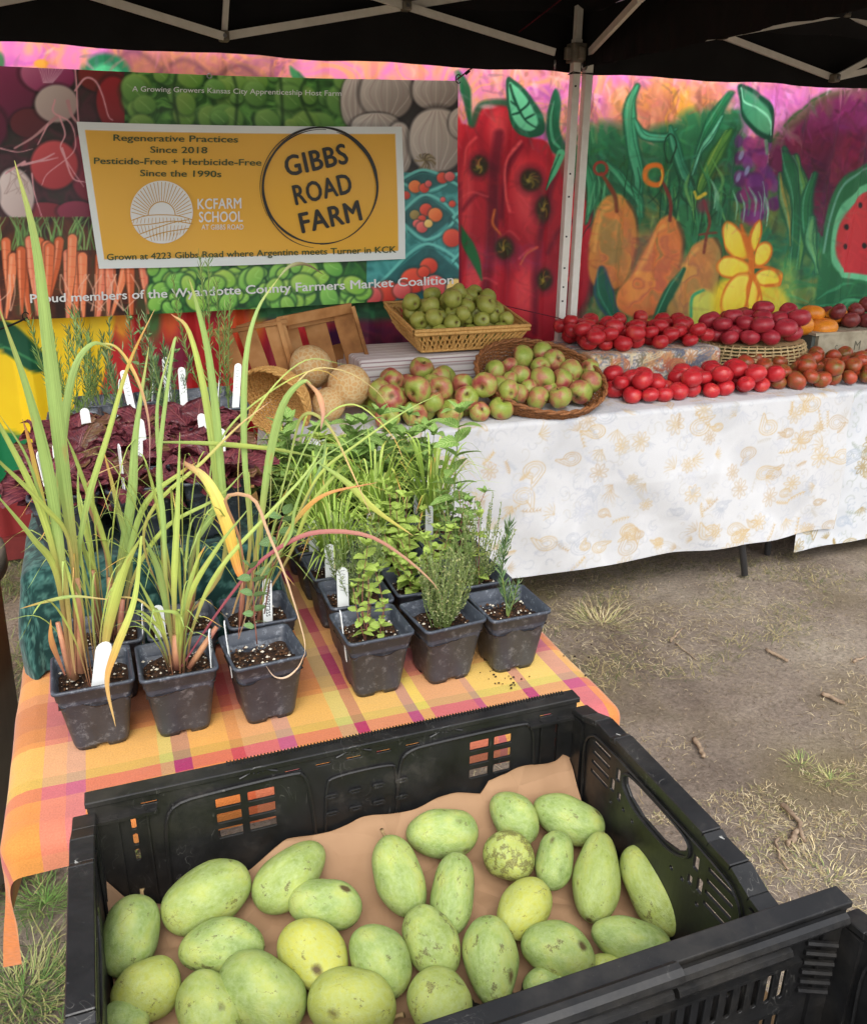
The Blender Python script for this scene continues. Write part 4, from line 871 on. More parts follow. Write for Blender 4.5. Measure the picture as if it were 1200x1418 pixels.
pf3 = paisley(1.5, 2.7, 2.7, 3.5, (214, 206, 192), [(176, 96, 70), (120, 110, 80), (196, 140, 90)], [(120, 124, 138), (214, 200, 160), (90, 96, 112)], 25, 4.5, bold=1.5)
cloth_riser("covered_box", "box under a busy cream, rust and slate floral cloth holding red tomatoes", 1.80, 2.40, 2.99, 3.34, FT+.004, .875, pf3)
M['oldwood'] = noisy("weathered_board", [(150, 140, 118), (182, 172, 148), (128, 120, 104)], 14, .85, .2, .4, 90, coord='Object', stops=[.3, .55, .75])
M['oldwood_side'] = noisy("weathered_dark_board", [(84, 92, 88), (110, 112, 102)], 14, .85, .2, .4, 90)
t = thing("wooden_box", "old pale wooden produce box with a stencilled letter, turned over under orange tomatoes", "wooden box", (3.35, 3.25, FT))
mb = MB(); mb.box((3.06, 3.12, .742), (3.72, 3.14, .868)); mb.obj("front_board", M['oldwood'], t)
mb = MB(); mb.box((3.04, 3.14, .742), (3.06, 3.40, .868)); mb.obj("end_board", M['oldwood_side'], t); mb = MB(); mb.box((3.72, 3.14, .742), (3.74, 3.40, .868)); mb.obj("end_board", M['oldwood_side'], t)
for k in range(3): mb = MB(); mb.box((3.035, 3.115+k*.097, .8685), (3.745, 3.208+k*.097, .881)); o = mb.obj("top_board", M['oldwood'], t)
V, Fc = text_mesh("M", .01); V[:, 0] = 3.275+V[:, 0]*.055; W = np.stack([V[:, 0], np.full(len(V), 3.1185), .79+V[:, 1]*.065], -1); part("stencil", W, Fc, newmat("faded_stencil", .8, .1, (112, 108, 92))[0], t, smooth=False)
V, Fc = text_mesh("c", .01); W = np.stack([3.16+V[:, 0]*.045, np.full(len(V), 3.1185), .80+V[:, 1]*.045], -1); part("stencil", W, Fc, bpy.data.materials["faded_stencil"], t, smooth=False)
# ---------------------------------------------------------------- wicker
def wick(name, c0, c1, rand=.0): return noisy(name, [c0, c1], 120, .6, .35, .4, 400, rand=rand)
M['wick_gold'] = wick("golden_wicker", (176, 128, 66), (212, 168, 100)); M['wick_brown'] = wick("brown_willow", (96, 58, 30), (150, 98, 56)); M['wick_pale'] = wick("pale_willow", (160, 134, 90), (202, 180, 134))
def frame_of(n):
    n = np.array(n, float); n /= np.linalg.norm(n); a = np.cross((0, 1, 0), n); a /= np.linalg.norm(a); return a, np.cross(n, a), n
def round_basket(label, cat, c0, nrm, R, Rb, dep, mat, rows, stakes, ry=1., rimr=.008, strand=.0032, loc=None):
    """woven bowl: c0 centre of the rim plane"""
    ax, ay, az = frame_of(nrm); c0 = np.array(c0, float)
    t = thing("wicker_basket", label, cat, c0-az*dep if loc is None else loc)
    prof = lambda s: (Rb+(R-Rb)*math.sin(s*math.pi/2)**.8 if s > 0 else Rb, -dep*(1-s)**1.15)
    def pt(a, s, off=0.): r, z = prof(s); r += off; return c0+ax*math.cos(a)*r+ay*math.sin(a)*r*ry+az*z
    mb = MB()
    for k in range(stakes): a = 2*math.pi*k/stakes; mb.tube([pt(a, s) for s in np.linspace(0, 1, 7)], strand*.8, 5)
    mb.obj("stakes", mat, t)['kind'] = 'stuff'
    mb = MB(); m_ = stakes*2
    for r_ in range(rows):
        s = (r_+.5)/rows; P = [pt(2*math.pi*k/m_, min(1, s+.004*math.sin(k*1.7)), strand*1.0*math.cos(math.pi*k/2+math.pi*r_)*(1 if k % 2 == 0 else 0)) for k in range(m_+1)]; mb.tube(P, strand, 5, False)
    mb.obj("woven_strands", mat, t)['kind'] = 'stuff'
    for ph in (0, math.pi):
        P = [pt(a, 1.0, rimr*.6*math.cos(a*16+ph))+az*rimr*.6*math.sin(a*16+ph) for a in np.linspace(0, 2*math.pi, 160)]; V, Fc = tube(P, rimr*.75, 6, False); part("rim", V, Fc, mat, t)
    V = [c0-az*(dep-.002)]+[pt(a, 0) for a in np.linspace(0, 2*math.pi, 33)[:-1]]; part("base", V, [(0, 1+(k+1) % 32, 1+k) for k in range(32)], mat, t)
    return t
BN = np.array([0.03, -.40, .916]); BC = aty(749, 519, 2.795); BN /= np.linalg.norm(BN)
round_basket("dark willow bowl basket tipped forward to show red and green apples", "wicker basket", BC, BN, .245, .14, .115, M['wick_brown'], 19, 48, .93)
round_basket("pale willow basket turned over as a stand for a mound of red tomatoes", "wicker basket", (2.70, 3.13, .752), (0, 0, -1), .27, .235, .115, M['wick_pale'], 9, 40, .72, .006, .0045, loc=(2.70, 3.13, FT))
round_basket("brown willow basket lying on its side beside the melons", "wicker basket", aty(378, 560, 2.86), (-.55, -.55, -.25), .13, .045, .12, M['wick_gold'], 20, 40, 1., .006, .0042)
# rectangular tray basket of green apples
t = thing("wicker_basket", "golden rectangular woven tray basket heaped with green apples", "wicker basket", (1.28, 3.15, .935))
x0, x1, y0, y1, zb, zt = 1.10, 1.49, 3.06, 3.34, .912, .99; fl = .038
lift = lambda V: np.array([(p[0], p[1], p[2]+max(0, p[1]-3.0)*.16) for p in np.asarray(V, float).reshape(-1, 3)])
def rectring(z, grow): return [np.array(p) for p in ((x0-grow, y0-grow, z), (x1+grow, y0-grow, z), (x1+grow, y1+grow, z), (x0-grow, y1+grow, z), (x0-grow, y0-grow, z))]
def along(Rg, n):
    out = []
    for i in range(4):
        for q in range(n): out.append(Rg[i]*(1-q/n)+Rg[i+1]*q/n)
    return out+[Rg[0]]
for z, gr, r in ((zb, .0, .006), (zb+.075, fl, .008), (zb+.088, fl+.002, .007)):
    V, Fc = tube(along(rectring(z, gr), 10), r, 7, False); part("rim", lift(V), Fc, M['wick_gold'], t)
lo, hi = along(rectring(zb, 0), 24), along(rectring(zb+.08, fl), 24)
mb = MB()
for i in range(96):
    j = (i+2) % 96; o_ = np.array([0, 0, 0])
    if i % 2 == 0: mb.beam(lo[i], hi[i], .013, .004); 
    mb.beam(lo[i]+[0, -.004, 0], hi[j]+[0, -.004, 0], .006, .003, up=(0, 1, 0)); mb.beam(lo[j], hi[i], .006, .003, up=(0, 1, 0))
mb.V = [lift(q) for q in mb.V]; mb.obj("woven_splints", M['wick_gold'], t)['kind'] = 'stuff'
mb = MB()
for k in range(16): mb.box((x0, y0+k*.0225, zb), (x1, y0+k*.0225+.019, zb+.003))
mb.V = [lift(q) for q in mb.V]; mb.obj("base", M['wick_gold'], t)
# ---------------------------------------------------------------- wooden bushel crate tipped back, melons
M['slat'] = noisy("stained_slat", [(120, 78, 42), (166, 116, 68), (188, 142, 92)], 9, .75, .25, .3, 120, rand=.12)
t = thing("wooden_crate", "brown slatted wooden crate lying on its side behind two melons", "wooden crate", (.62, 3.1, FT))
def slat(p, q, w, th=.006, nm="slat", up=(0, 1, 0)): mb = MB(); mb.beam(p, q, th if up == (1, 0, 0) else w, w if up == (1, 0, 0) else th, up=up); o = mb.obj(nm, M['slat'], t); bv = o.modifiers.new("b", 'BEVEL'); bv.width = .0015
A3 = lambda x, y, Y: aty(x, y, Y)
for xb, xt, w in ((508, 474, .085), (463, 432, .082), (428, 398, .05)):            # bottom boards of the crate, now its back
    slat(A3(xb, 545, 3.16), A3(xt, 428+ (474-xt)*.12, 3.20), w)
for xb, xt, w in ((408, 378, .072), (372, 338, .062), (340, 306, .058)):            # slats of the side
    slat(A3(xb, 540, 3.02), A3(xt, 442+(378-xt)*.14, 3.06), w)
slat(A3(385, 446, 3.10), A3(486, 426, 3.19), .036, .014, "rail"); slat(A3(398, 452, 3.14), A3(484, 436, 3.22), .02, .01, "rail")
slat(A3(294, 463, 3.055), A3(398, 444, 3.045), .014, .012, "rail"); slat(A3(330, 545, 2.99), A3(520, 552, 3.12), .03, .012, "rail")
slat(A3(384, 440, 3.05), A3(414, 548, 3.0), .016, .014, "corner_post"); slat(A3(488, 424, 3.16), A3(524, 548, 3.12), .014, .014, "corner_post")
slat(A3(410, 500, 3.24), A3(500, 480, 3.26), .06, .005)

# ---------------------------------------------------------------- fruit
def lathe(prof, n, lobes=0, lobe_amp=0., seed=0, wob=0.):
    rs = np.random.RandomState(seed); V = []; m = len(prof); ph = rs.rand()*6.28; ph2 = rs.rand(4)*6.28
    for i, (r, z) in enumerate(prof):
        for k in range(n):
            a = 2*math.pi*k/n; s = 1+lobe_amp*math.cos(lobes*a+ph)*(1-abs(i/(m-1)-.5)*.8)+wob*math.sin(a+ph2[0])+wob*.6*math.sin(2*a+ph2[1])
            V.append((r*s*math.cos(a), r*s*math.sin(a), z*(1+wob*math.sin(a+ph2[2]))))
    return np.array(V), [(i*n+k, i*n+(k+1) % n, (i+1)*n+(k+1) % n, (i+1)*n+k) for i in range(m-1) for k in range(n)]
def fruit_profile(kind, n=15):
    out = []
    for i in range(n):
        t = math.pi*i/(n-1); r = math.sin(t); z = -math.cos(t)
        if kind == 'apple': rr = r*(1+.06*math.cos(t+.3)*-1); zz = z*.88; zz -= .30*math.exp(-(r/.28)**2)*np.sign(z)*(1. if z > 0 else .65); rr = r**.88*1.0*(1+.05*z)
        elif kind == 'tomato': rr = r**.9; zz = z*.82-.20*math.exp(-(r/.25)**2)*(1 if z > 0 else 0.05)
        elif kind == 'melon': rr = r; zz = z*.95
        out.append((max(rr, .002), zz))
    return out
def fruitmat(name, kind):
    m, nt, lk, b = newmat(name, .32, .45); tc = N(nt, "ShaderNodeTexCoord"); oi = N(nt, "ShaderNodeObjectInfo")
    nz = N(nt, "ShaderNodeTexNoise", noise_dimensions='4D', i_Scale=.9, i_Detail=5.); lk.new(tc.outputs["Object"], nz.inputs["Vector"]); mw = N(nt, "ShaderNodeMath", operation='MULTIPLY'); mw.inputs[1].default_value = 60.; lk.new(oi.outputs["Random"], mw.inputs[0]); lk.new(mw.outputs[0], nz.inputs["W"])
    fine = N(nt, "ShaderNodeTexNoise", i_Scale=14., i_Detail=4.); lk.new(tc.outputs["Object"], fine.inputs["Vector"])
    def blend(a, c2, fac, lo=0., hi=1.): pass
    R = {'apple': [(.34, (132, 150, 58)), (.47, (152, 156, 74)), (.56, (162, 108, 74)), (.67, (144, 54, 56))],
         'green': [(.3, (128, 134, 52)), (.6, (156, 158, 74)), (.8, (146, 132, 60))],
         'red': [(.3, (168, 30, 38)), (.55, (184, 42, 48)), (.72, (196, 84, 66))],
         'crimson': [(.3, (152, 36, 50)), (.6, (176, 54, 64)), (.8, (184, 82, 78))],
         'brown': [(.32, (112, 98, 44)), (.48, (140, 72, 40)), (.62, (168, 66, 42)), (.75, (120, 50, 36))],
         'orange': [(.3, (222, 128, 34)), (.7, (236, 156, 52))],
         'purple': [(.35, (112, 44, 48)), (.6, (140, 66, 58)), (.75, (100, 88, 60))]}[kind]
    rp = ramp(nt, R); lk.new(nz.outputs["Fac"], rp.inputs[0]); out = rp.outputs[0]
    # small streaks and speckles
    sp = ramp(nt, [(.3, (.86,)), (.6, (1.06,))]); lk.new(fine.outputs["Fac"], sp.inputs[0]); mx = N(nt, "ShaderNodeMix", data_type='RGBA', blend_type='MULTIPLY'); mx.inputs[0].default_value = 1.; lk.new(out, mx.inputs[6]); lk.new(sp.outputs[0], mx.inputs[7]); out = mx.outputs[2]
    if kind in ('apple', 'green'):
        vo = N(nt, "ShaderNodeTexVoronoi", i_Scale=9.); lk.new(tc.outputs["Object"], vo.inputs["Vector"]); vr = ramp(nt, [(.05, (.7,)), (.12, (0.,))]); lk.new(vo.outputs["Distance"], vr.inputs[0])
        m2 = N(nt, "ShaderNodeMix", data_type='RGBA'); lk.new(vr.outputs[0], m2.inputs[0]); lk.new(out, m2.inputs[6]); m2.inputs[7].default_value = (*srgb((196, 186, 130)), 1); out = m2.outputs[2]
        b.inputs["Roughness"].default_value = .42
        # brown hollow at the stalk
        sx = N(nt, "ShaderNodeSeparateXYZ"); lk.new(tc.outputs["Object"], sx.inputs[0])
        ln = N(nt, "ShaderNodeVectorMath", operation='LENGTH'); cb = N(nt, "ShaderNodeCombineXYZ"); lk.new(sx.outputs[0], cb.inputs[0]); lk.new(sx.outputs[1], cb.inputs[1]); lk.new(cb.outputs[0], ln.inputs[0])
        rr = ramp(nt, [(.10, (.9,)), (.28, (0.,))]); lk.new(ln.outputs["Value"], rr.inputs[0]); m3 = N(nt, "ShaderNodeMix", data_type='RGBA'); lk.new(rr.outputs[0], m3.inputs[0]); lk.new(out, m3.inputs[6]); m3.inputs[7].default_value = (*srgb((104, 84, 44)), 1); out = m3.outputs[2]
    else: b.inputs["Roughness"].default_value = .30
    lk.new(out, b.inputs["Base Color"])
    hs = N(nt, "ShaderNodeBump", i_Strength=.12, i_Distance=.04); lk.new(fine.outputs["Fac"], hs.inputs["Height"]); lk.new(hs.outputs[0], b.inputs["Normal"])
    return m
FM = {k: fruitmat("skin_"+k, k) for k in ('apple', 'green', 'red', 'crimson', 'brown', 'orange', 'purple')}
M['stem'] = newmat("dry_stem", .8, .2, (84, 62, 36))[0]
def fruit_meshes(kind, mk, count, mat):
    out = []
    for s in range(count):
        lob, amp = ((5, .025) if kind == 'apple' else (3+s % 4, .035)); V, Fc = lathe(fruit_profile(kind, 17), 22, lob, amp, s, .035 if kind == 'apple' else .05)
        me = bpy.data.meshes.new(mk)
        if kind == 'apple':
            n0 = len(V); sv, sf = tube([(0, 0, .40), (.03, .01, .62), (.09, .02, .86)], [.05, .035, .045], 5); cv_, cf_ = tube([(0, 0, -.52), (0, 0, -.66)], [.10, .03], 6)
            n1 = n0+len(sv); V = np.vstack([V, sv, cv_]); Fall = Fc+[tuple(i+n0 for i in f) for f in sf]+[tuple(i+n1 for i in f) for f in cf_]
            me = mesh(mk, V, Fall); me.materials.append(mat); me.materials.append(M['stem'])
            mi = np.zeros(len(me.polygons), np.int32); mi[len(Fc):] = 1; me.polygons.foreach_set("material_index", mi)
        else: me = mesh(mk, V, Fc); me.materials.append(mat)
        out.append(me)
    return out
FMESH = {'apple': fruit_meshes('apple', 'apple', 4, FM['apple']), 'green': fruit_meshes('apple', 'green_apple', 4, FM['green']), 'red': fruit_meshes('tomato', 'tomato', 6, FM['red']),
         'crimson': fruit_meshes('tomato', 'tomato', 5, FM['crimson']), 'brown': fruit_meshes('tomato', 'tomato', 5, FM['brown']), 'orange': fruit_meshes('tomato', 'tomato', 4, FM['orange']), 'purple': fruit_meshes('tomato', 'tomato', 4, FM['purple'])}
def put_fruit(kind, name, p, r, tilt, sz=(1, 1, 1)):
    o = bpy.data.objects.new(name, rnd.choice(FMESH[kind])); COL.objects.link(o); o.location = tuple(map(float, p)); o.scale = (r*sz[0], r*sz[1], r*sz[2])
    o.rotation_euler = (rnd.gauss(0, tilt), rnd.gauss(0, tilt), rnd.random()*6.28); return o
def pile(n, x0, x1, y0, y1, z0, r, seed, inside=None, dome=0., prev=None, sq=.92):
    rs = np.random.RandomState(seed); S = list(prev or []); out = []
    for k in range(n):
        best = None; rk = r*(.86+.26*rs.rand())
        for q in range(90):
            x, y = x0+rk+rs.rand()*(x1-x0-2*rk), y0+rk+rs.rand()*(y1-y0-2*rk)
            if inside and not inside(x, y): continue
            z = z0+rk*.82
            for (a, b2, c2, r2) in S:
                dd = (x-a)**2+(y-b2)**2; m_ = (rk+r2)*sq
                if dd < m_*m_: z = max(z, c2+math.sqrt(m_*m_-dd)*.86)
            cost = z+dome*math.hypot((x-(x0+x1)/2)/(x1-x0), (y-(y0+y1)/2)/(y1-y0))
            if best is None or cost < best[0]: best = (cost, x, y, z)
        _, x, y, z = best; S.append((x, y, z, rk)); out.append((x, y, z, rk))
    return out
def label_rows(objs, stem, group, cat, rows):
    """each gets its row (front to back as seen) and its place along the row"""
    pr = [(o, *proj(np.array(o.location))) for o in objs]; pr.sort(key=lambda q: -q[2]); n = len(pr); k = 0
    for r_ in range(rows):
        seg = pr[int(n*r_/rows):int(n*(r_+1)/rows)]; seg.sort(key=lambda q: q[1])
        nm = 'front row' if r_ == 0 else ('rear row' if r_ == rows-1 else ORD[r_]+' row')
        for i, (o, x, y) in enumerate(seg): tag(o, f"{stem}, {nm}, {ordw(i)} along", cat, group)
def do_pile(P, kind, name, stem, group, cat, rows, tilt=.5, pick=None, flat=(1, 1, 1)):
    objs = []
    for (x, y, z, r) in P:
        kd = pick(x, y, z) if pick else kind; objs.append(put_fruit(kd, name, (x, y, z), r, tilt, flat))
    label_rows(objs, stem, group, cat, rows); return objs
do_pile([(a, b2, c2+(b2-3.0)*.16, r) for a, b2, c2, r in pile(66, 1.08, 1.51, 3.035, 3.37, .935, .034, 1, dome=.12)], 'green', 'green_apple', "green apple heaped in the golden tray basket", "green apples in the golden tray basket", "apple", 6, 1.2)
P = pile(40, .80, 1.36, 2.63, 3.00, FT+.004, .043, 2, dome=-.02, inside=lambda x, y: x < 1.16 or (y < 2.685 and x < 1.30))
do_pile(P, 'apple', 'apple', "blushed apple piled loose on the cloth", "loose apples on the paisley cloth", "apple", 4, 1.2)
objs = []
for i, (x, y, s) in enumerate([(685, 514, 30), (705, 507, 24), (723, 495, 32), (750, 488, 28), (766, 500, 31), (790, 514, 32), (816, 510, 26), (818, 529, 31), (803, 542, 33), (777, 526, 31), (775, 550, 32), (750, 526, 35), (747, 508, 27), (720, 520, 30), (716, 545, 31), (744, 551, 31), (693, 536, 29), (705, 527, 24), (732, 538, 26), (760, 540, 24), (790, 535, 24)]):
    hh = {0: .0, 1: .012}[0 if i > 18 else 1]; q = atplane(x, y, BC-BN*(.022 if i < 19 else .045), BN); r = s/2/F*np.linalg.norm(q-CP); objs.append(put_fruit('apple', 'apple', q, r*1.04, 1.2))
label_rows(objs, "blushed apple inside the tipped dark willow bowl", "apples in the dark willow bowl", "apple", 4)
do_pile(pile(60, 1.78, 2.42, 2.985, 3.35, .879, .037, 3, dome=.0), 'red', 'tomato', "red tomato on the floral covered box", "red tomatoes on the floral covered box", "tomato", 4, .22)
do_pile(pile(34, 2.42, 2.98, 2.93, 3.33, .872, .042, 4, inside=lambda x, y: ((x-2.69)/.215)**2+((y-3.13)/.155)**2 < 1, dome=.12), 'crimson', 'tomato', "large crimson tomato on the upturned basket", "crimson tomatoes on the upturned basket", "tomato", 4, .22, flat=(1.08, 1.08, 1))
def ins(x, y): return y > 2.66+.02*math.sin(x*9) and y < 2.66+.27 
P5 = pile(46, 1.76, 2.46, 2.655, 2.95, FT+.004, .037, 5, dome=-.0)
do_pile(P5, 'red', 'tomato', "red tomato on the paisley cloth in front", "red tomatoes along the front of the table", "tomato", 4, .22)
P6 = pile(90, 2.42, 3.50, 2.66, 3.04, FT+.004, .036, 6, prev=P5, dome=.0)
do_pile(P6, 'brown', 'tomato', "brown green heirloom tomato on the cloth", "dark heirloom tomatoes along the table", "tomato", 5, .5, pick=lambda x, y, z: 'brown' if (x > 2.5 or y > 2.85) and x < 3.35 else 'red')
objs = [put_fruit('orange', 'tomato', aty(x, y, Y), r, .12, (1.1, 1.0, .92)) for x, y, Y, r in ((1107, 449, 3.20, .062), (1138, 454, 3.19, .062), (1125, 434, 3.26, .052), (1158, 436, 3.26, .050), (1172, 440, 3.32, .045))]
for o, l in zip(objs, ("broad orange tomato at the near corner of the old wooden box", "double lobed orange tomato on the edge above the old box", "round orange tomato on top, directly above the broad one", "orange tomato on top beside the dark purple ones", "orange tomato half hidden behind the purple ones")): tag(o, l, "tomato", "orange tomatoes on the wooden box")
do_pile(pile(16, 3.20, 3.72, 3.13, 3.38, .883, .04, 8), 'purple', 'tomato', "dark purple tomato on the old wooden box", "purple tomatoes on the wooden box", "tomato", 2, .4)
# melons and small things behind the herbs
m, nt, lk, b = newmat("netted_melon", .75, .25); tc = N(nt, "ShaderNodeTexCoord"); vo = N(nt, "ShaderNodeTexVoronoi", feature='DISTANCE_TO_EDGE', i_Scale=5.); nz = N(nt, "ShaderNodeTexNoise", i_Scale=5., i_Detail=4.)
lk.new(tc.outputs["Object"], nz.inputs[0]); va = N(nt, "ShaderNodeMix", data_type='RGBA'); va.inputs[0].default_value = .08; lk.new(tc.outputs["Object"], va.inputs[6]); lk.new(nz.outputs["Color"], va.inputs[7]); lk.new(va.outputs[2], vo.inputs["Vector"])
r = ramp(nt, [(.0, (206, 184, 142)), (.06, (200, 172, 124)), (.18, (196, 154, 100))]); lk.new(vo.outputs["Distance"], r.inputs[0]); lk.new(r.outputs[0], b.inputs["Base Color"]); bp = N(nt, "ShaderNodeBump", i_Strength=.25, i_Distance=.015, invert=True); lk.new(vo.outputs["Distance"], bp.inputs["Height"]); lk.new(bp.outputs[0], b.inputs["Normal"]); M['melon'] = m
V, Fc = lathe(fruit_profile('melon', 21), 28, 10, .012, 3, .02); mel = mesh("melon", V, Fc); mel.materials.append(m)
for x, y, Y, r_, l in ((484, 534, 2.86, .075, "netted tan melon, the nearer one, lower in front of the wooden crate"), (431, 508, 3.0, .077, "netted tan melon, the farther one, higher inside the wooden crate"), (455, 560, 2.84, .058, "netted melon mostly hidden by mint leaves")):
    o = bpy.data.objects.new("melon", mel); COL.objects.link(o); o.location = tuple(aty(x, y, Y)); o.scale = (r_,)*3; o.rotation_euler = (rnd.random()*3, rnd.random()*3, 0); tag(o, l, "melon", "melons by the wooden crate")
# ---------------------------------------------------------------- near table with plaid cloth
TZ = .740
X0, X1, Y0T, Y1T = -.180, .685, 1.02, 2.30
table("low plant table under the orange and yellow plaid cloth", X0+.012, X1-.008, Y0T+.012, Y1T, TZ-.006, [((X0+.08, Y0T+.12), (X0+.06, Y0T+.08)), ((X1-.08, Y0T+.12), (X1-.06, Y0T+.08)), ((X0+.08, Y1T-.1), (X0+.06, Y1T-.08)), ((X1-.08, Y1T-.1), (X1-.06, Y1T-.08))])
WARP = [(-.6, (232, 150, 60)), (-.235, (190, 90, 110)), (-.215, (236, 170, 70)), (-.16, (226, 146, 130)), (-.125, (200, 130, 150)), (-.105, (236, 160, 76)), (.0, (206, 200, 110)), (.018, (150, 44, 110)), (.04, (238, 150, 60)), (.10, (214, 90, 60)), (.118, (230, 140, 110)), (.165, (196, 116, 150)), (.19, (240, 172, 76)), (.262, (210, 208, 120)), (.285, (170, 50, 96)), (.305, (242, 186, 96)), (.375, (172, 92, 140)), (.392, (246, 220, 90)), (.412, (228, 140, 120)), (.485, (186, 110, 140)), (.50, (244, 206, 100)), (.575, (176, 80, 130)), (.592, (244, 214, 110)), (.65, (196, 110, 150)), (.68, (240, 160, 80)), (.75, (214, 70, 70)), (.78, (236, 140, 60)), ]
WEFT = [(.0, (222, 112, 40)), (.86, (150, 44, 56)), (.885, (222, 130, 56)), (.98, (226, 110, 44)), (1.052, (232, 116, 50)), (1.070, (196, 24, 84)), (1.098, (196, 180, 76)), (1.118, (238, 188, 90)), (1.195, (224, 120, 60)), (1.212, (190, 80, 56)), (1.245, (164, 22, 66)), (1.315, (206, 110, 96)), (1.34, (224, 140, 76)), (1.40, (188, 70, 50)), (1.50, (226, 180, 84)), (1.62, (170, 26, 70)), (1.68, (226, 150, 76)), (1.9, (196, 60, 56)), (2.0, (226, 170, 84))]
def plaid_material():
    """two sets of woven stripes from the cloth's own coordinates, warp and weft showing thread by thread"""
    m, nt, lk, b = newmat("plaid_weave", .88, .12); b.inputs["Sheen Weight"].default_value = .2
    tc = N(nt, "ShaderNodeTexCoord"); wob = N(nt, "ShaderNodeTexNoise", i_Scale=30., i_Detail=2.); lk.new(tc.outputs["UV"], wob.inputs[0])
    wa = N(nt, "ShaderNodeMix", data_type='RGBA', blend_type='LINEAR_LIGHT'); wa.inputs[0].default_value = .0012; lk.new(tc.outputs["UV"], wa.inputs[6]); lk.new(wob.outputs["Color"], wa.inputs[7])
    sx = N(nt, "ShaderNodeSeparateXYZ"); lk.new(wa.outputs[2], sx.inputs[0]); outs = []
    for tab, ax, lo, hi in ((WARP, 0, -.6, 1.0), (WEFT, 1, .7, 2.5)):
        mr = N(nt, "ShaderNodeMapRange", i_1=lo, i_2=hi); lk.new(sx.outputs[ax], mr.inputs[0])
        st = [(max(0., min(1., (e-lo)/(hi-lo))), col) for e, col in tab if e < 5]; r = ramp(nt, st, 'CONSTANT'); lk.new(mr.outputs[0], r.inputs[0]); outs.append(r)
    th = []
    for ax in (0, 1):
        ml = N(nt, "ShaderNodeMath", operation='MULTIPLY'); lk.new(sx.outputs[ax], ml.inputs[0]); ml.inputs[1].default_value = 3200.; s_ = N(nt, "ShaderNodeMath", operation='SINE'); lk.new(ml.outputs[0], s_.inputs[0]); th.append(s_)
    pr = N(nt, "ShaderNodeMath", operation='MULTIPLY'); lk.new(th[0].outputs[0], pr.inputs[0]); lk.new(th[1].outputs[0], pr.inputs[1])
    mr = N(nt, "ShaderNodeMapRange", i_1=-1., i_2=1., i_3=.32, i_4=.68); lk.new(pr.outputs[0], mr.inputs[0])
    mx = N(nt, "ShaderNodeMix", data_type='RGBA'); lk.new(mr.outputs[0], mx.inputs[0]); lk.new(outs[0].outputs[0], mx.inputs[6]); lk.new(outs[1].outputs[0], mx.inputs[7])
    nz = N(nt, "ShaderNodeTexNoise", i_Scale=420., i_Detail=3.); lk.new(tc.outputs["UV"], nz.inputs[0]); m2 = N(nt, "ShaderNodeMapRange", i_3=.50, i_4=.90); lk.new(nz.outputs[0], m2.inputs[0])
    h = N(nt, "ShaderNodeHueSaturation"); h.inputs["Saturation"].default_value = .97; lk.new(m2.outputs[0], h.inputs["Value"]); lk.new(mx.outputs[2], h.inputs["Color"]); lk.new(h.outputs[0], b.inputs["Base Color"])
    n2 = N(nt, "ShaderNodeTexNoise", i_Scale=10., i_Detail=6.); lk.new(tc.outputs["UV"], n2.inputs[0]); ad = N(nt, "ShaderNodeMath", operation='MULTIPLY_ADD'); lk.new(nz.outputs[0], ad.inputs[0]); ad.inputs[1].default_value = .08; lk.new(n2.outputs[0], ad.inputs[2])
    bp = N(nt, "ShaderNodeBump", i_Strength=.45, i_Distance=.018); lk.new(ad.outputs[0], bp.inputs["Height"]); lk.new(bp.outputs[0], b.inputs["Normal"]); return m
t = thing("tablecloth", "orange, yellow and magenta plaid cloth on the low plant table", "tablecloth", (.25, 1.6, TZ))
drape("plaid_cloth", X0, X1, Y0T, Y1T, TZ, (.23, .13, .062, .05), plaid_material(), t, .0065, .012, .026, 1.3, None, 13.)
# a pleat standing up beside the middle left pot
V = []; 
for i in range(14):
    for j in range(6):
        a = i/13; s = j/5; q = atz(282+38*a+ (s-.5)*20*(1-.3*a), 1000+62*a, TZ+.004); q[2] = TZ+.004+.007*math.sin(s*math.pi)*math.sin(min(1, a*1.6+.2)*math.pi*.5)-.02*max(0, a-.75)**1; V.append(q)
# soil crumbs spilt on the cloth
V = []; Fc = []
for k in range(34):
    q = atz(*((700+RS.randn()*22, 944+RS.randn()*8) if k % 3 else (805+RS.randn()*10, 905+RS.randn()*14)), TZ+.004); s = .001+RS.rand()*.0018; n0 = len(V); V += [q+np.array(d)*s for d in ((1, 0, 0), (0, 1, 0), (-1, 0, 0), (0, -1, 0), (0, 0, 1))]; Fc += [(n0, n0+1, n0+4), (n0+1, n0+2, n0+4), (n0+2, n0+3, n0+4), (n0+3, n0, n0+4)]
M['soil'] = noisy("potting_soil", [(30, 22, 18), (66, 50, 40)], 90, .95, .15, .8, 260)
tag(link("spilt_soil", mesh("spilt_soil", V, Fc), M['soil']), "dark soil crumbs spilt on the plaid cloth", None, kind='stuff')
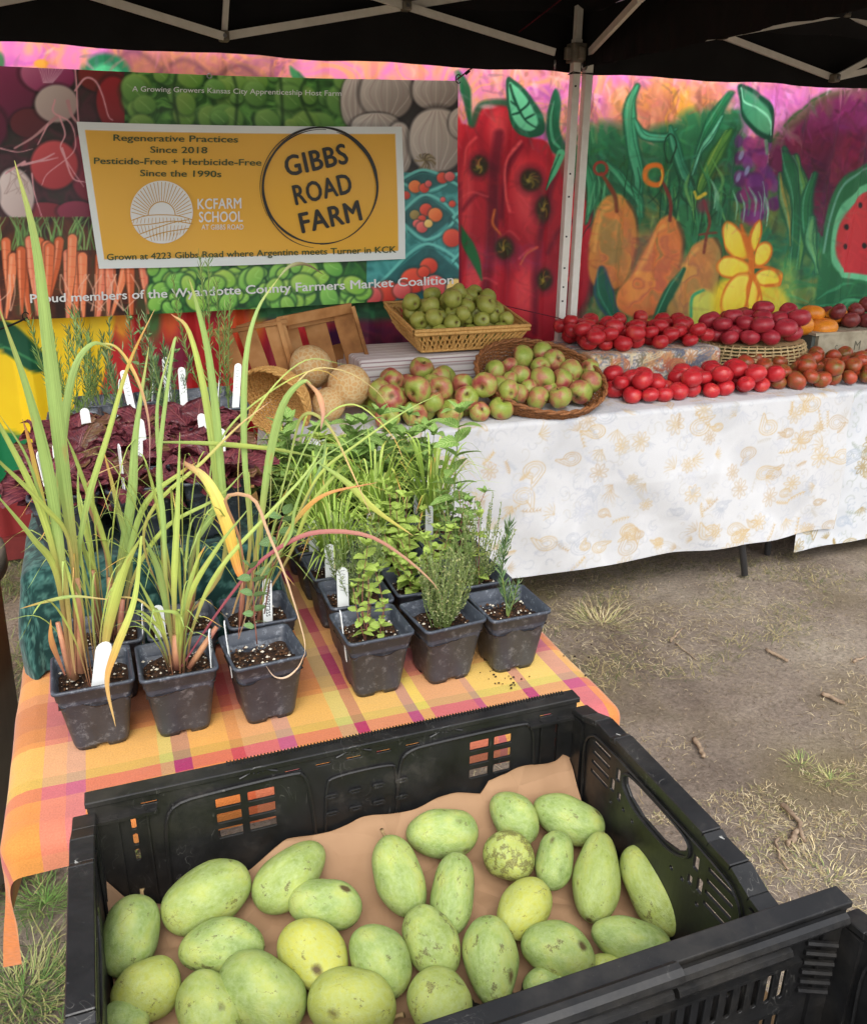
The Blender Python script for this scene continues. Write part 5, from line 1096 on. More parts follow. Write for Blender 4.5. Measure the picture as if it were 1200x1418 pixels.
# ---------------------------------------------------------------- raised box under green leafy cloth
RZ = .922
def greenleaf(U, V):
    cv = greenleaf.cv; return srgb(np.clip(cv.sample(U*100, V*100), 0, 1))
cv = Canvas(-60, 110, 70, 260, (16, 48, 46), 5); cv.noise((-70, 100, 80, 270), (14, 14), [(13, 42, 40), (22, 56, 52)], 71, .8, 1)
for k in range(2600):
    x, y, a = -42+RS.rand()*90, 118+RS.rand()*60, RS.rand()*6.28; col = [(66, 106, 98), (52, 90, 84), (84, 124, 112)][k % 3]
    for q in (-.5, .5, 0): cv.stroke([(x, y), (x+1.0*math.cos(a+q*1.4), y+1.0*math.sin(a+q*1.4))], [.15, .42], col, .2, .75, n=4)
    if k % 4 == 0: cv.stroke([(x, y), (x+2*math.cos(a+2), y+2*math.sin(a+2)), (x+3*math.cos(a+2.8), y+3*math.sin(a+2.8))], .14, (78, 126, 112), .15, .6, n=8)
greenleaf.cv = cv
RX0, RX1, RY0, RY1 = -.160, .225, 1.445, 2.26
t = thing("covered_box", "raised box under dark green leaf print cloth, holding lettuce and rosemary pots", "covered box", (.04, 1.8, TZ+.004))
mb = MB(); mb.box((RX0+.006, RY0+.006, TZ+.006), (RX1-.006, RY1, RZ-.006)); mb.obj("box", M['cardboard'], t)
drape("green_cloth", RX0, RX1, RY0, RY1, RZ, (.225, .19, .185, .05), clothmat("green_print_cotton", bump=.3), t, .0036, .016, .02, .6, greenleaf, 17.)

# ---------------------------------------------------------------- pots
M['pot'] = noisy("black_pot_plastic", [(50, 55, 64), (64, 70, 80)], 30, .45, .45, .1, 300, rand=.08)
_m = M['pot']; nt = _m.node_tree.nodes; lk = _m.node_tree.links; b = nt["Principled BSDF"]      # chalky water marks
tc = N(nt, "ShaderNodeTexCoord"); vo = N(nt, "ShaderNodeTexNoise", i_Scale=70., i_Detail=8., i_Roughness=.75); oi = N(nt, "ShaderNodeObjectInfo"); av = N(nt, "ShaderNodeVectorMath", operation='ADD'); lk.new(tc.outputs["Object"], av.inputs[0]); lk.new(oi.outputs["Location"], av.inputs[1]); lk.new(av.outputs[0], vo.inputs[0])
rr = ramp(nt, [(.54, (0.,)), (.66, (.55,))]); lk.new(vo.outputs[0], rr.inputs[0]); old = b.inputs["Base Color"].links[0].from_socket
mx = N(nt, "ShaderNodeMix", data_type='RGBA'); lk.new(rr.outputs[0], mx.inputs[0]); lk.new(old, mx.inputs[6]); mx.inputs[7].default_value = (*srgb((140, 146, 154)), 1); lk.new(mx.outputs[2], b.inputs["Base Color"])
M['perlite'] = newmat("perlite", .9, .2, (206, 198, 180))[0]
PW, PH = .112, .113
def sq_ring(w, z, r, n=6, notch=0.):
    out = []
    for cx_, cy_, a0 in ((1, 1, 0), (-1, 1, 90), (-1, -1, 180), (1, -1, 270)):
        for k in range(n):
            a = math.radians(a0+90*k/(n-1)); out.append(((w/2-r)*cx_+r*math.cos(a), (w/2-r)*cy_+r*math.sin(a), z))
        nx = {0: (-1, 1), 90: (-1, -1), 180: (1, -1), 270: (1, 1)}[a0]
        for f_ in (.30, .36, .64, .70):     # points along the straight side (toward the next corner)
            p = np.array(out[-1] if f_ == .30 else base); 
            if f_ == .30: base = out[-1]
            q = {0: (-(w/2-r), w/2), 90: (-w/2, -(w/2-r)), 180: (w/2-r, -w/2), 270: (w/2, w/2-r)}[a0]
            out.append((base[0]*(1-f_)+q[0]*f_, base[1]*(1-f_)+q[1]*f_, z+(notch if f_ in (.36, .64) else 0)))
    return out
def build_pot_mesh():
    rings = [sq_ring(.072, .0, .012, notch=.006), sq_ring(.078, .010, .012), sq_ring(.100, .092, .011), sq_ring(.104, .0935, .010), sq_ring(.1065, .107, .010), sq_ring(.1125, .108, .010), sq_ring(.1125, PH, .010), sq_ring(.1045, PH, .009), sq_ring(.0995, .088, .009), sq_ring(.094, .075, .009)]
    n = len(rings[0]); V = [p for r_ in rings for p in r_]; Fc = [(i*n+k, i*n+(k+1) % n, (i+1)*n+(k+1) % n, (i+1)*n+k) for i in range(len(rings)-1) for k in range(n)]
    V.append((0, 0, .006)); c_ = len(V)-1; Fc += [(c_, (k+1) % n, k) for k in range(n)]
    return mesh("pot", V, Fc)
POT = build_pot_mesh(); POT.materials.append(M['pot'])
def soil_mesh(seed):
    g = 15; V = []; h = vnoise((g, g), 3, seed, 2)
    for i in range(g):
        for j in range(g): V.append((-.0498+.0996*i/(g-1), -.0498+.0996*j/(g-1), .083+.020*(h[i, j]-.5)))
    return mesh("soil", V, grid_faces(g, g))
SOIL = [soil_mesh(s) for s in range(4)]
for s in SOIL: s.materials.append(M['soil'])
def crumbs(n, seed, s0, s1, z=.088):
    rs = np.random.RandomState(seed); V = []; Fc = []
    for k in range(n):
        q = np.array([(rs.rand()-.5)*.092, (rs.rand()-.5)*.092, z+rs.rand()*.003]); s = s0+(s1-s0)*rs.rand()**2; n0 = len(V); V += [q+np.array(d)*s*(.7+.5*rs.rand()) for d in ((1, 0, 0), (0, 1, 0), (-1, 0, 0), (0, -1, 0), (0, 0, .9), (0, 0, -.5))]
        Fc += [(n0+a, n0+b_, n0+4) for a, b_ in ((0, 1), (1, 2), (2, 3), (3, 0))]
    return mesh("perlite", V, Fc, smooth=False)
PERL = [crumbs(46+20*s, s, .0005, .0034) for s in range(3)]; BARK = [crumbs(170, 20+s, .001, .0038, .086) for s in range(2)]
for p in PERL: p.materials.append(M['perlite'])
M['bark'] = noisy("soil_bark", [(46, 30, 20), (104, 74, 50)], 160, .9, .15)
for p in BARK: p.materials.append(M['bark'])
TAGM = newmat("white_plant_tag", .4, .4, (225, 228, 226))[0]; INK = newmat("marker_ink", .6, .2, (40, 40, 44))[0]
def add_tag(t, p, h=.09, w=.017, az=0., lean=(0, 0), text=None, scrib=True):
    """white plant tag stuck in the soil; p local to the thing"""
    n = 8; prof = [(-w/2, 0), (w/2, 0)]+[(w/2*math.cos(a), h-w/2+w/2*math.sin(a)) for a in np.linspace(0, math.pi, n)]
    ux = np.array([math.cos(az), math.sin(az), 0]); uz = np.array([lean[0], lean[1], 1.]); uz /= np.linalg.norm(uz); un = np.cross(ux, uz); th = .0007; p = np.array(p, float)
    V = [p+ux*a+uz*b_+un*th for a, b_ in prof]+[p+ux*a+uz*b_-un*th for a, b_ in prof]; m_ = len(prof)
    Fc = [tuple(range(m_)), tuple(range(2*m_-1, m_-1, -1))]+[(k, (k+1) % m_, m_+(k+1) % m_, m_+k) for k in range(m_)]
    o = link("plant_tag", mesh("plant_tag", V, Fc, smooth=False), TAGM, t, False)
    if text:
        TV, TF = text_mesh(text, .0); L = TV[:, 0].max(); s = h*.62/L; W = np.array([p+uz*(h*.93-x*s)+ux*(y*min(s*1.5, w)*1.0-.0028)+un*.0011 for x, y, _ in TV]); q = link("handwriting", mesh("handwriting", W, TF, smooth=False), INK, o, False)
    elif scrib:
        mbs = MB(); rs = np.random.RandomState(int(abs(p[0])*1e4)+3)
        for k in range(7):
            a = h*.93-k*h*.055; P = [p+uz*(a+rs.randn()*.001)+ux*((j-1.5)*w*.15)+uz*(.0014*((j+k) % 2))+un*.0011 for j in range(4)]; mbs.tube(P, .0004, 3, False)
        mbs.obj("handwriting", INK, o, world=False)
    return o
def potted(label, x, y, z, rot=0., seed=0, perl=0, group=None, bark=False, name="potted_plant", cat="potted plant", pot=True):
    t = thing(name, label, cat, (x, y, z), group); t.rotation_euler = (0, 0, 0)
    o = link("pot", POT, None, t, False); o.rotation_euler = (0, 0, rot)
    s = link("soil", SOIL[seed % 4], None, t, False); s.rotation_euler = (0, 0, rot)
    if perl is not None:
        q = link("perlite", PERL[perl], None, s, False); q['kind'] = 'stuff'
    q = link("bark_chips", BARK[seed % 2], None, s, False); q['kind'] = 'stuff'
    return t

# ---------------------------------------------------------------- leaves and blades
M['blade'] = attrmat("grass_blade", .48, .35, .0, 500., .06, .25)
_n = M['blade'].node_tree.nodes; _l = M['blade'].node_tree.links; _b = _n["Principled BSDF"]      # lengthwise veins, blotches and dry specks
_tc = N(_n, "ShaderNodeTexCoord"); _mp = N(_n, "ShaderNodeMapping"); _mp.inputs["Scale"].default_value = (4., 7., 1.); _l.new(_tc.outputs["UV"], _mp.inputs[0]); _nz = N(_n, "ShaderNodeTexNoise", i_Scale=2.2, i_Detail=3.); _l.new(_mp.outputs[0], _nz.inputs[0])
_mp2 = N(_n, "ShaderNodeMapping"); _mp2.inputs["Scale"].default_value = (22., 1.2, 1.); _l.new(_tc.outputs["UV"], _mp2.inputs[0]); _n2 = N(_n, "ShaderNodeTexNoise", i_Scale=1., i_Detail=5.); _l.new(_mp2.outputs[0], _n2.inputs[0])
_r = ramp(_n, [(.3, (.66,)), (.5, (1.0,)), (.7, (1.22,))]); _l.new(_nz.outputs[0], _r.inputs[0]); _r2 = ramp(_n, [(.62, (0.,)), (.72, (.55,))]); _l.new(_n2.outputs[0], _r2.inputs[0])
_old = _b.inputs["Base Color"].links[0].from_socket; _m1 = N(_n, "ShaderNodeMix", data_type='RGBA', blend_type='MULTIPLY'); _m1.inputs[0].default_value = 1.; _l.new(_old, _m1.inputs[6]); _l.new(_r.outputs[0], _m1.inputs[7])
_m2 = N(_n, "ShaderNodeMix", data_type='RGBA'); _l.new(_r2.outputs[0], _m2.inputs[0]); _l.new(_m1.outputs[2], _m2.inputs[6]); _m2.inputs[7].default_value = (*srgb((178, 140, 84)), 1); _l.new(_m2.outputs[2], _b.inputs["Base Color"])
_bp = N(_n, "ShaderNodeBump", i_Strength=.35, i_Distance=.0012); _l.new(_nz.outputs[0], _bp.inputs["Height"]); _l.new(_bp.outputs[0], _b.inputs["Normal"])
M['leaf_parts'] = attrmat("herb_leaf_small", .55, .3, .0, 200., .12, .2)
def leafmat(name, c0, c1, vein, rough=.5, transl=.25, rand=.15, wrinkle=.5):
    m, nt, lk, b = newmat(name, rough, .35); tc = N(nt, "ShaderNodeTexCoord"); sx = N(nt, "ShaderNodeSeparateXYZ"); lk.new(tc.outputs["UV"], sx.inputs[0])
    nz = N(nt, "ShaderNodeTexNoise", i_Scale=7., i_Detail=4.); lk.new(tc.outputs["UV"], nz.inputs[0]); r = ramp(nt, [(.35, c0), (.65, c1)]); lk.new(nz.outputs[0], r.inputs[0])
    # midrib and side veins from the leaf's own coordinates
    ab = N(nt, "ShaderNodeMath", operation='ABSOLUTE'); lk.new(sx.outputs[1], ab.inputs[0]); mid = ramp(nt, [(.03, (1.,)), (.07, (0.,))]); lk.new(ab.outputs[0], mid.inputs[0])
    sm = N(nt, "ShaderNodeMath", operation='MULTIPLY_ADD'); lk.new(sx.outputs[0], sm.inputs[0]); sm.inputs[1].default_value = 9.; m2 = N(nt, "ShaderNodeMath", operation='MULTIPLY'); lk.new(ab.outputs[0], m2.inputs[0]); m2.inputs[1].default_value = -2.2; lk.new(m2.outputs[0], sm.inputs[2])
    fr = N(nt, "ShaderNodeMath", operation='PINGPONG'); lk.new(sm.outputs[0], fr.inputs[0]); fr.inputs[1].default_value = .5; sv = ramp(nt, [(.06, (.8,)), (.2, (0.,))]); lk.new(fr.outputs[0], sv.inputs[0])
    mxx = N(nt, "ShaderNodeMath", operation='MAXIMUM'); lk.new(mid.outputs[0], mxx.inputs[0]); lk.new(sv.outputs[0], mxx.inputs[1])
    mv = N(nt, "ShaderNodeMix", data_type='RGBA'); lk.new(mxx.outputs[0], mv.inputs[0]); lk.new(r.outputs[0], mv.inputs[6]); mv.inputs[7].default_value = (*srgb(vein), 1)
    oi = N(nt, "ShaderNodeObjectInfo"); mr = N(nt, "ShaderNodeMapRange", i_3=1-rand, i_4=1+rand); lk.new(oi.outputs["Random"], mr.inputs[0]); h = N(nt, "ShaderNodeHueSaturation"); lk.new(mr.outputs[0], h.inputs["Value"]); lk.new(mv.outputs[2], h.inputs["Color"]); lk.new(h.outputs[0], b.inputs["Base Color"])
    bp = N(nt, "ShaderNodeBump", i_Strength=wrinkle, i_Distance=.003, invert=True); lk.new(mxx.outputs[0], bp.inputs["Height"]); lk.new(bp.outputs[0], b.inputs["Normal"])
    tr = N(nt, "ShaderNodeBsdfTranslucent"); mx = N(nt, "ShaderNodeMixShader", i_0=transl); lk.new(h.outputs[0], tr.inputs[0]); lk.new(b.outputs[0], mx.inputs[1]); lk.new(tr.outputs[0], mx.inputs[2]); lk.new(mx.outputs[0], nt["Material Output"].inputs[0])
    return m
LM = {'mint': leafmat("mint_leaf", (100, 138, 62), (134, 168, 82), (168, 192, 120)), 'lime': leafmat("lime_balm_leaf", (138, 170, 62), (166, 190, 84), (192, 206, 124)), 'sage': leafmat("blue_green_leaf", (92, 128, 74), (120, 152, 92), (140, 170, 120)),
      'lettuce': leafmat("red_lettuce_leaf", (70, 30, 42), (112, 52, 58), (120, 62, 64), .42, .15, .2, .8), 'lettuce_g': leafmat("bronze_lettuce_leaf", (76, 44, 36), (110, 84, 50), (130, 90, 74), .42, .15, .2, .8)}
def leaf_mesh(name, W=.5, serr=0, fold=.25, curl=.25, shape=1.0, nu=12, nv=5, ruffle=0., seed=0):
    rs = np.random.RandomState(seed); V = []; uv = []; ph = rs.rand()*6
    for i in range(nu+1):
        u = i/nu; w = W/2*(math.sin(math.pi*min(1, u**(.8*shape)*1.0))**.75 if 0 < u < 1 else .02)
        if serr and 0 < i < nu: w *= 1+(.10 if i % 2 else -.06)*serr
        for j in range(nv):
            v = (j/(nv-1)*2-1); x = u; y = v*w; z = -curl*u*u+fold*abs(v)*w+ruffle*math.sin(u*17+v*2+ph)*v*v*W*.5
            if ruffle: y += ruffle*.3*math.cos(u*13+ph)*abs(v)*W
            V.append((x, y, z)); uv.append((u, v))
    return mesh(name, V, grid_faces(nu+1, nv), uv=uv)
LFM = {k: [] for k in LM}
for s in range(3):
    for k, a in (('mint', dict(W=.52, serr=1, curl=.25+.2*s, fold=.25)), ('lime', dict(W=.75, serr=1.3, curl=.2+.15*s, fold=.15, nu=10)), ('sage', dict(W=.6, curl=.15+.1*s, fold=.2, nu=8))):
        me = leaf_mesh("leaf", seed=s, **a); me.materials.append(LM[k]); LFM[k].append(me)
for s in range(5):
    for k in ('lettuce', 'lettuce_g'): me = leaf_mesh("leaf", W=.9, serr=.5, curl=.3+.15*(s % 3), fold=-.3, shape=1.4, nu=18, nv=11, ruffle=.30, seed=s); me.materials.append(LM[k]); LFM[k].append(me)
def orient(d, upv=(0, 0, 1), roll=0.):
    d = Vector(d).normalized(); u = Vector(upv); s = u.cross(d)
    if s.length < 1e-3: s = Vector((1, 0, 0))
    s.normalize(); n = d.cross(s); Mx = Matrix((d, s, n)).transposed(); return (Mx @ Matrix.Rotation(roll, 3, 'X')).to_euler()
def add_leaf(t, kind, p, d, L, roll=0., name="leaf"):
    o = bpy.data.objects.new(name, rnd.choice(LFM[kind])); COL.objects.link(o); o.parent = t; o.location = tuple(map(float, p)); o.rotation_euler = orient(d, roll=roll); o.scale = (L, L, L); return o
M['stem_g'] = noisy("green_stem", [(96, 120, 60), (130, 146, 80)], 40, .6, .3); M['stem_p'] = noisy("purple_stem", [(110, 70, 60), (146, 96, 80)], 40, .6, .3)
def leafy_stem(t, base, tip, nn, L0, L1, kind, r=.0016, spread=.8, stem='stem_g', pair=True, start=.25):
    """an upright stem with opposite leaves; base, tip local"""
    base = np.array(base, float); tip = np.array(tip, float); mid = (base+tip)/2+np.array([rnd.gauss(0, .006), rnd.gauss(0, .006), 0]); P = catmull([base, mid, tip], 9)
    V, Fc = tube(P, list(np.linspace(r, r*.5, 9)), 5); link("stem", mesh("stem", V, Fc), M[stem], t, False)
    a = rnd.random()*3.1
    for k in range(nn):
        f = start+(1-start)*k/(nn-1); i = f*8; i0 = min(int(i), 7); p = P[i0]*(1-(i-i0))+P[i0+1]*(i-i0); L = (L0+(L1-L0)*f)*(.85+.3*rnd.random())
        for s in ((0, math.pi) if pair else (0,)):
            an = a+s+rnd.gauss(0, .15); el = .15+.7*f*f+rnd.gauss(0, .12); add_leaf(t, kind, p, (math.cos(an)*spread, math.sin(an)*spread, el), L, rnd.gauss(0, .3))
        a += 1.57+rnd.gauss(0, .2) if pair else 2.4
    for s in range(3): an = a+s*2.1; add_leaf(t, kind, P[-1], (math.cos(an)*.5, math.sin(an)*.5, 1.), (L1)*.7, 0)
def ribbons(t, name, strips, mat=None):
    """strips: list of (points(n,3) local, width, colours[(t, rgb)], side)"""
    for P, w, cols, side in strips:
        n = len(P); T = np.gradient(P, axis=0); T /= np.linalg.norm(T, axis=1)[:, None]+1e-9; S = np.cross(T, side); S /= np.linalg.norm(S, axis=1)[:, None]+1e-9; Nn = np.cross(S, T)
        tt = np.linspace(0, 1, n); ww = w*.5*np.minimum(1, np.minimum(.28+tt*1.7, ((1-tt)*2.0+.02)**.8)); V = np.zeros((n, 3, 3)); V[:, 0] = P-S*ww[:, None]; V[:, 1] = P+Nn*(ww*.35)[:, None]*-1; V[:, 2] = P+S*ww[:, None]
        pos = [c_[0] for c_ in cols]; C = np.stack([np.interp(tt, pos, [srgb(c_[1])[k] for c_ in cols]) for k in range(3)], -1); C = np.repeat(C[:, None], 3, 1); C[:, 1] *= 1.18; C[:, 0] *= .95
        uvb = np.stack([np.repeat(np.concatenate([[0], np.cumsum(np.linalg.norm(np.diff(P, axis=0), axis=1))])[:, None], 3, 1)+rnd.random()*5, np.tile([0., .5, 1.], (n, 1))+rnd.random()*7], -1); link(name, mesh(name, V.reshape(-1, 3), grid_faces(n, 3), cols=C.reshape(-1, 3), uv=uvb.reshape(-1, 2)), mat or M['blade'], t, False)
def tiny_leaves(t, P, D, L, W, cols, name="leaflets", seed=0):
    """many small diamond leaves as one mesh (stuff)"""
    rs = np.random.RandomState(seed); n = len(P); P = np.array(P); D = np.array(D); D /= np.linalg.norm(D, axis=1)[:, None]; S = np.cross(D, rs.randn(n, 3)); S /= np.linalg.norm(S, axis=1)[:, None]; Nn = np.cross(D, S)
    L = L*(.7+.6*rs.rand(n))[:, None]; W_ = W*(.8+.4*rs.rand(n))[:, None]/2
    V = np.stack([P, P+D*L*.5+S*W_+Nn*L*.08, P+D*L, P+D*L*.5-S*W_+Nn*L*.08], 1).reshape(-1, 3); C = srgb(np.array(cols))[rs.randint(0, len(cols), n)]*(.75+.5*rs.rand(n))[:, None]
    o = link(name, mesh(name, V, np.arange(n*4).reshape(-1, 4), cols=np.repeat(C, 4, 0), smooth=False), M['leaf_parts'], t, False); o['kind'] = 'stuff'; return o
def bushy(t, n, H, R, L, W, cols, seed, nl=34, stemc='stem_g', r0=.018, up=.5, name="sprigs"):
    """thyme, savory, rosemary: n fine stems with small leaves. base at soil level .088"""
    rs = np.random.RandomState(seed); P = []; D = []; mb = MB()
    for k in range(n):
        a = rs.rand()*6.28; b0 = np.array([math.cos(a)*r0*rs.rand(), math.sin(a)*r0*rs.rand(), .086]); h = H*(.6+.45*rs.rand()); a2 = a+rs.randn()*.5; rr_ = R*rs.rand()**.6
        tip = b0+np.array([math.cos(a2)*rr_, math.sin(a2)*rr_, h]); mid = (b0+tip)/2+np.array([math.cos(a2), math.sin(a2), 0])*rr_*.15+rs.randn(3)*.004; Q = catmull([b0, mid, tip], 7); mb.tube(Q, .0006 if L < .012 else .0011, 4, False)
        for q in range(nl):
            f = .12+.88*(q+rs.rand())/nl; i = f*5.99; i0 = int(i); p = Q[i0]*(1-(i-i0))+Q[i0+1]*(i-i0); tdir = Q[i0+1]-Q[i0]; tdir /= np.linalg.norm(tdir); an = rs.rand()*6.28; P.append(p); D.append(tdir*up*(1+f)+np.array([math.cos(an), math.sin(an), rs.randn()*.3])*.8)
    o = mb.obj(name, M[stemc], t, world=False); o['kind'] = 'stuff'; return tiny_leaves(t, P, D, L, W, cols, seed=seed)
THY = [(120, 132, 88), (140, 150, 100), (100, 116, 72), (160, 160, 110)]; ROS = [(84, 112, 72), (104, 130, 84), (126, 146, 104), (70, 96, 60)]

# ---------------------------------------------------------------- pots in place
pots = {}
LF = "potted plants at the front of the plaid table"
pots['A'] = potted("tall lemongrass pot nearest the table's outer corner, broad white tag leaning in front", -.077, 1.205, TZ+.003, .03, 0, 1, LF)
pots['B'] = potted("lemongrass pot in the middle of the front trio with a fan of short blades", .041, 1.197, TZ+.003, .02, 1, 1, LF)
pots['C'] = potted("pot of wispy small leaved seedling and dead blades, inner one of the front trio", .168, 1.187, TZ+.003, .09, 2, 2, LF)
RW = "potted plants in the second row by the green cloth"
pots['A2'] = potted("pot of reddish lemongrass stalks directly behind the outer corner pot", -.058, 1.324, TZ+.003, .0, 3, 1, RW)
pots['B2'] = potted("lemongrass pot with upright white tag behind the middle front pot", .060, 1.318, TZ+.003, .02, 2, 1, RW)
pots['C2'] = potted("pot with a handwritten tag at the inner end by the green cloth", .183, 1.312, TZ+.003, .02, 1, 1, RW)
RG = "potted herbs on the plaid table"
pots['D'] = potted("front pot of scalloped lemon balm with long thin stems", .347, 1.200, TZ+.003, .04, 0, 0, RG)
pots['E'] = potted("front pot of dense grey green thyme in the middle of three", .470, 1.198, TZ+.003, .10, 1, 1, RG)
pots['G'] = potted("corner pot with one upright rosemary sprig beside the paisley cloth", .588, 1.193, TZ+.003, .03, 2, 0, RG)

# lemongrass blades -------------------------------------------------
GR, YG, TN, PKc, RD, OG = (148, 174, 98), (178, 192, 96), (200, 170, 112), (168, 124, 98), (140, 88, 72), (196, 146, 74)
def blade(t, pts, Ya, Yb, wpx, cols, name="blade"):
    n = 26; Q = catmull(pts, n); Ys = Ya+(Yb-Ya)*np.linspace(0, 1, n)**1.3; W = np.array([aty(q[0], q[1], y) for q, y in zip(Q, Ys)]); d = np.linalg.norm(W[n//2]-CP); side = (W[n//2]-CP)/d+np.array([rnd.gauss(0, .25), rnd.gauss(0, .25), rnd.gauss(0, .15)])
    ribbons(t, name, [(W-np.array(t.location), wpx/F*d*.66, cols, side)])
g1 = [(0, (176, 138, 96)), (.22, (168, 160, 90)), (.35, GR), (.8, GR), (1, (176, 176, 100))]; g2 = [(0, RD), (.2, (150, 130, 80)), (.4, YG), (1, GR)]; g3 = [(0, RD), (.3, GR), (.7, YG), (.88, OG), (1, TN)]; g4 = [(0, TN), (.5, PKc), (1, TN)]
A, B, C_ = pots['A'], pots['B'], pots['C']; A2, B2, C2 = pots['A2'], pots['B2'], pots['C2']
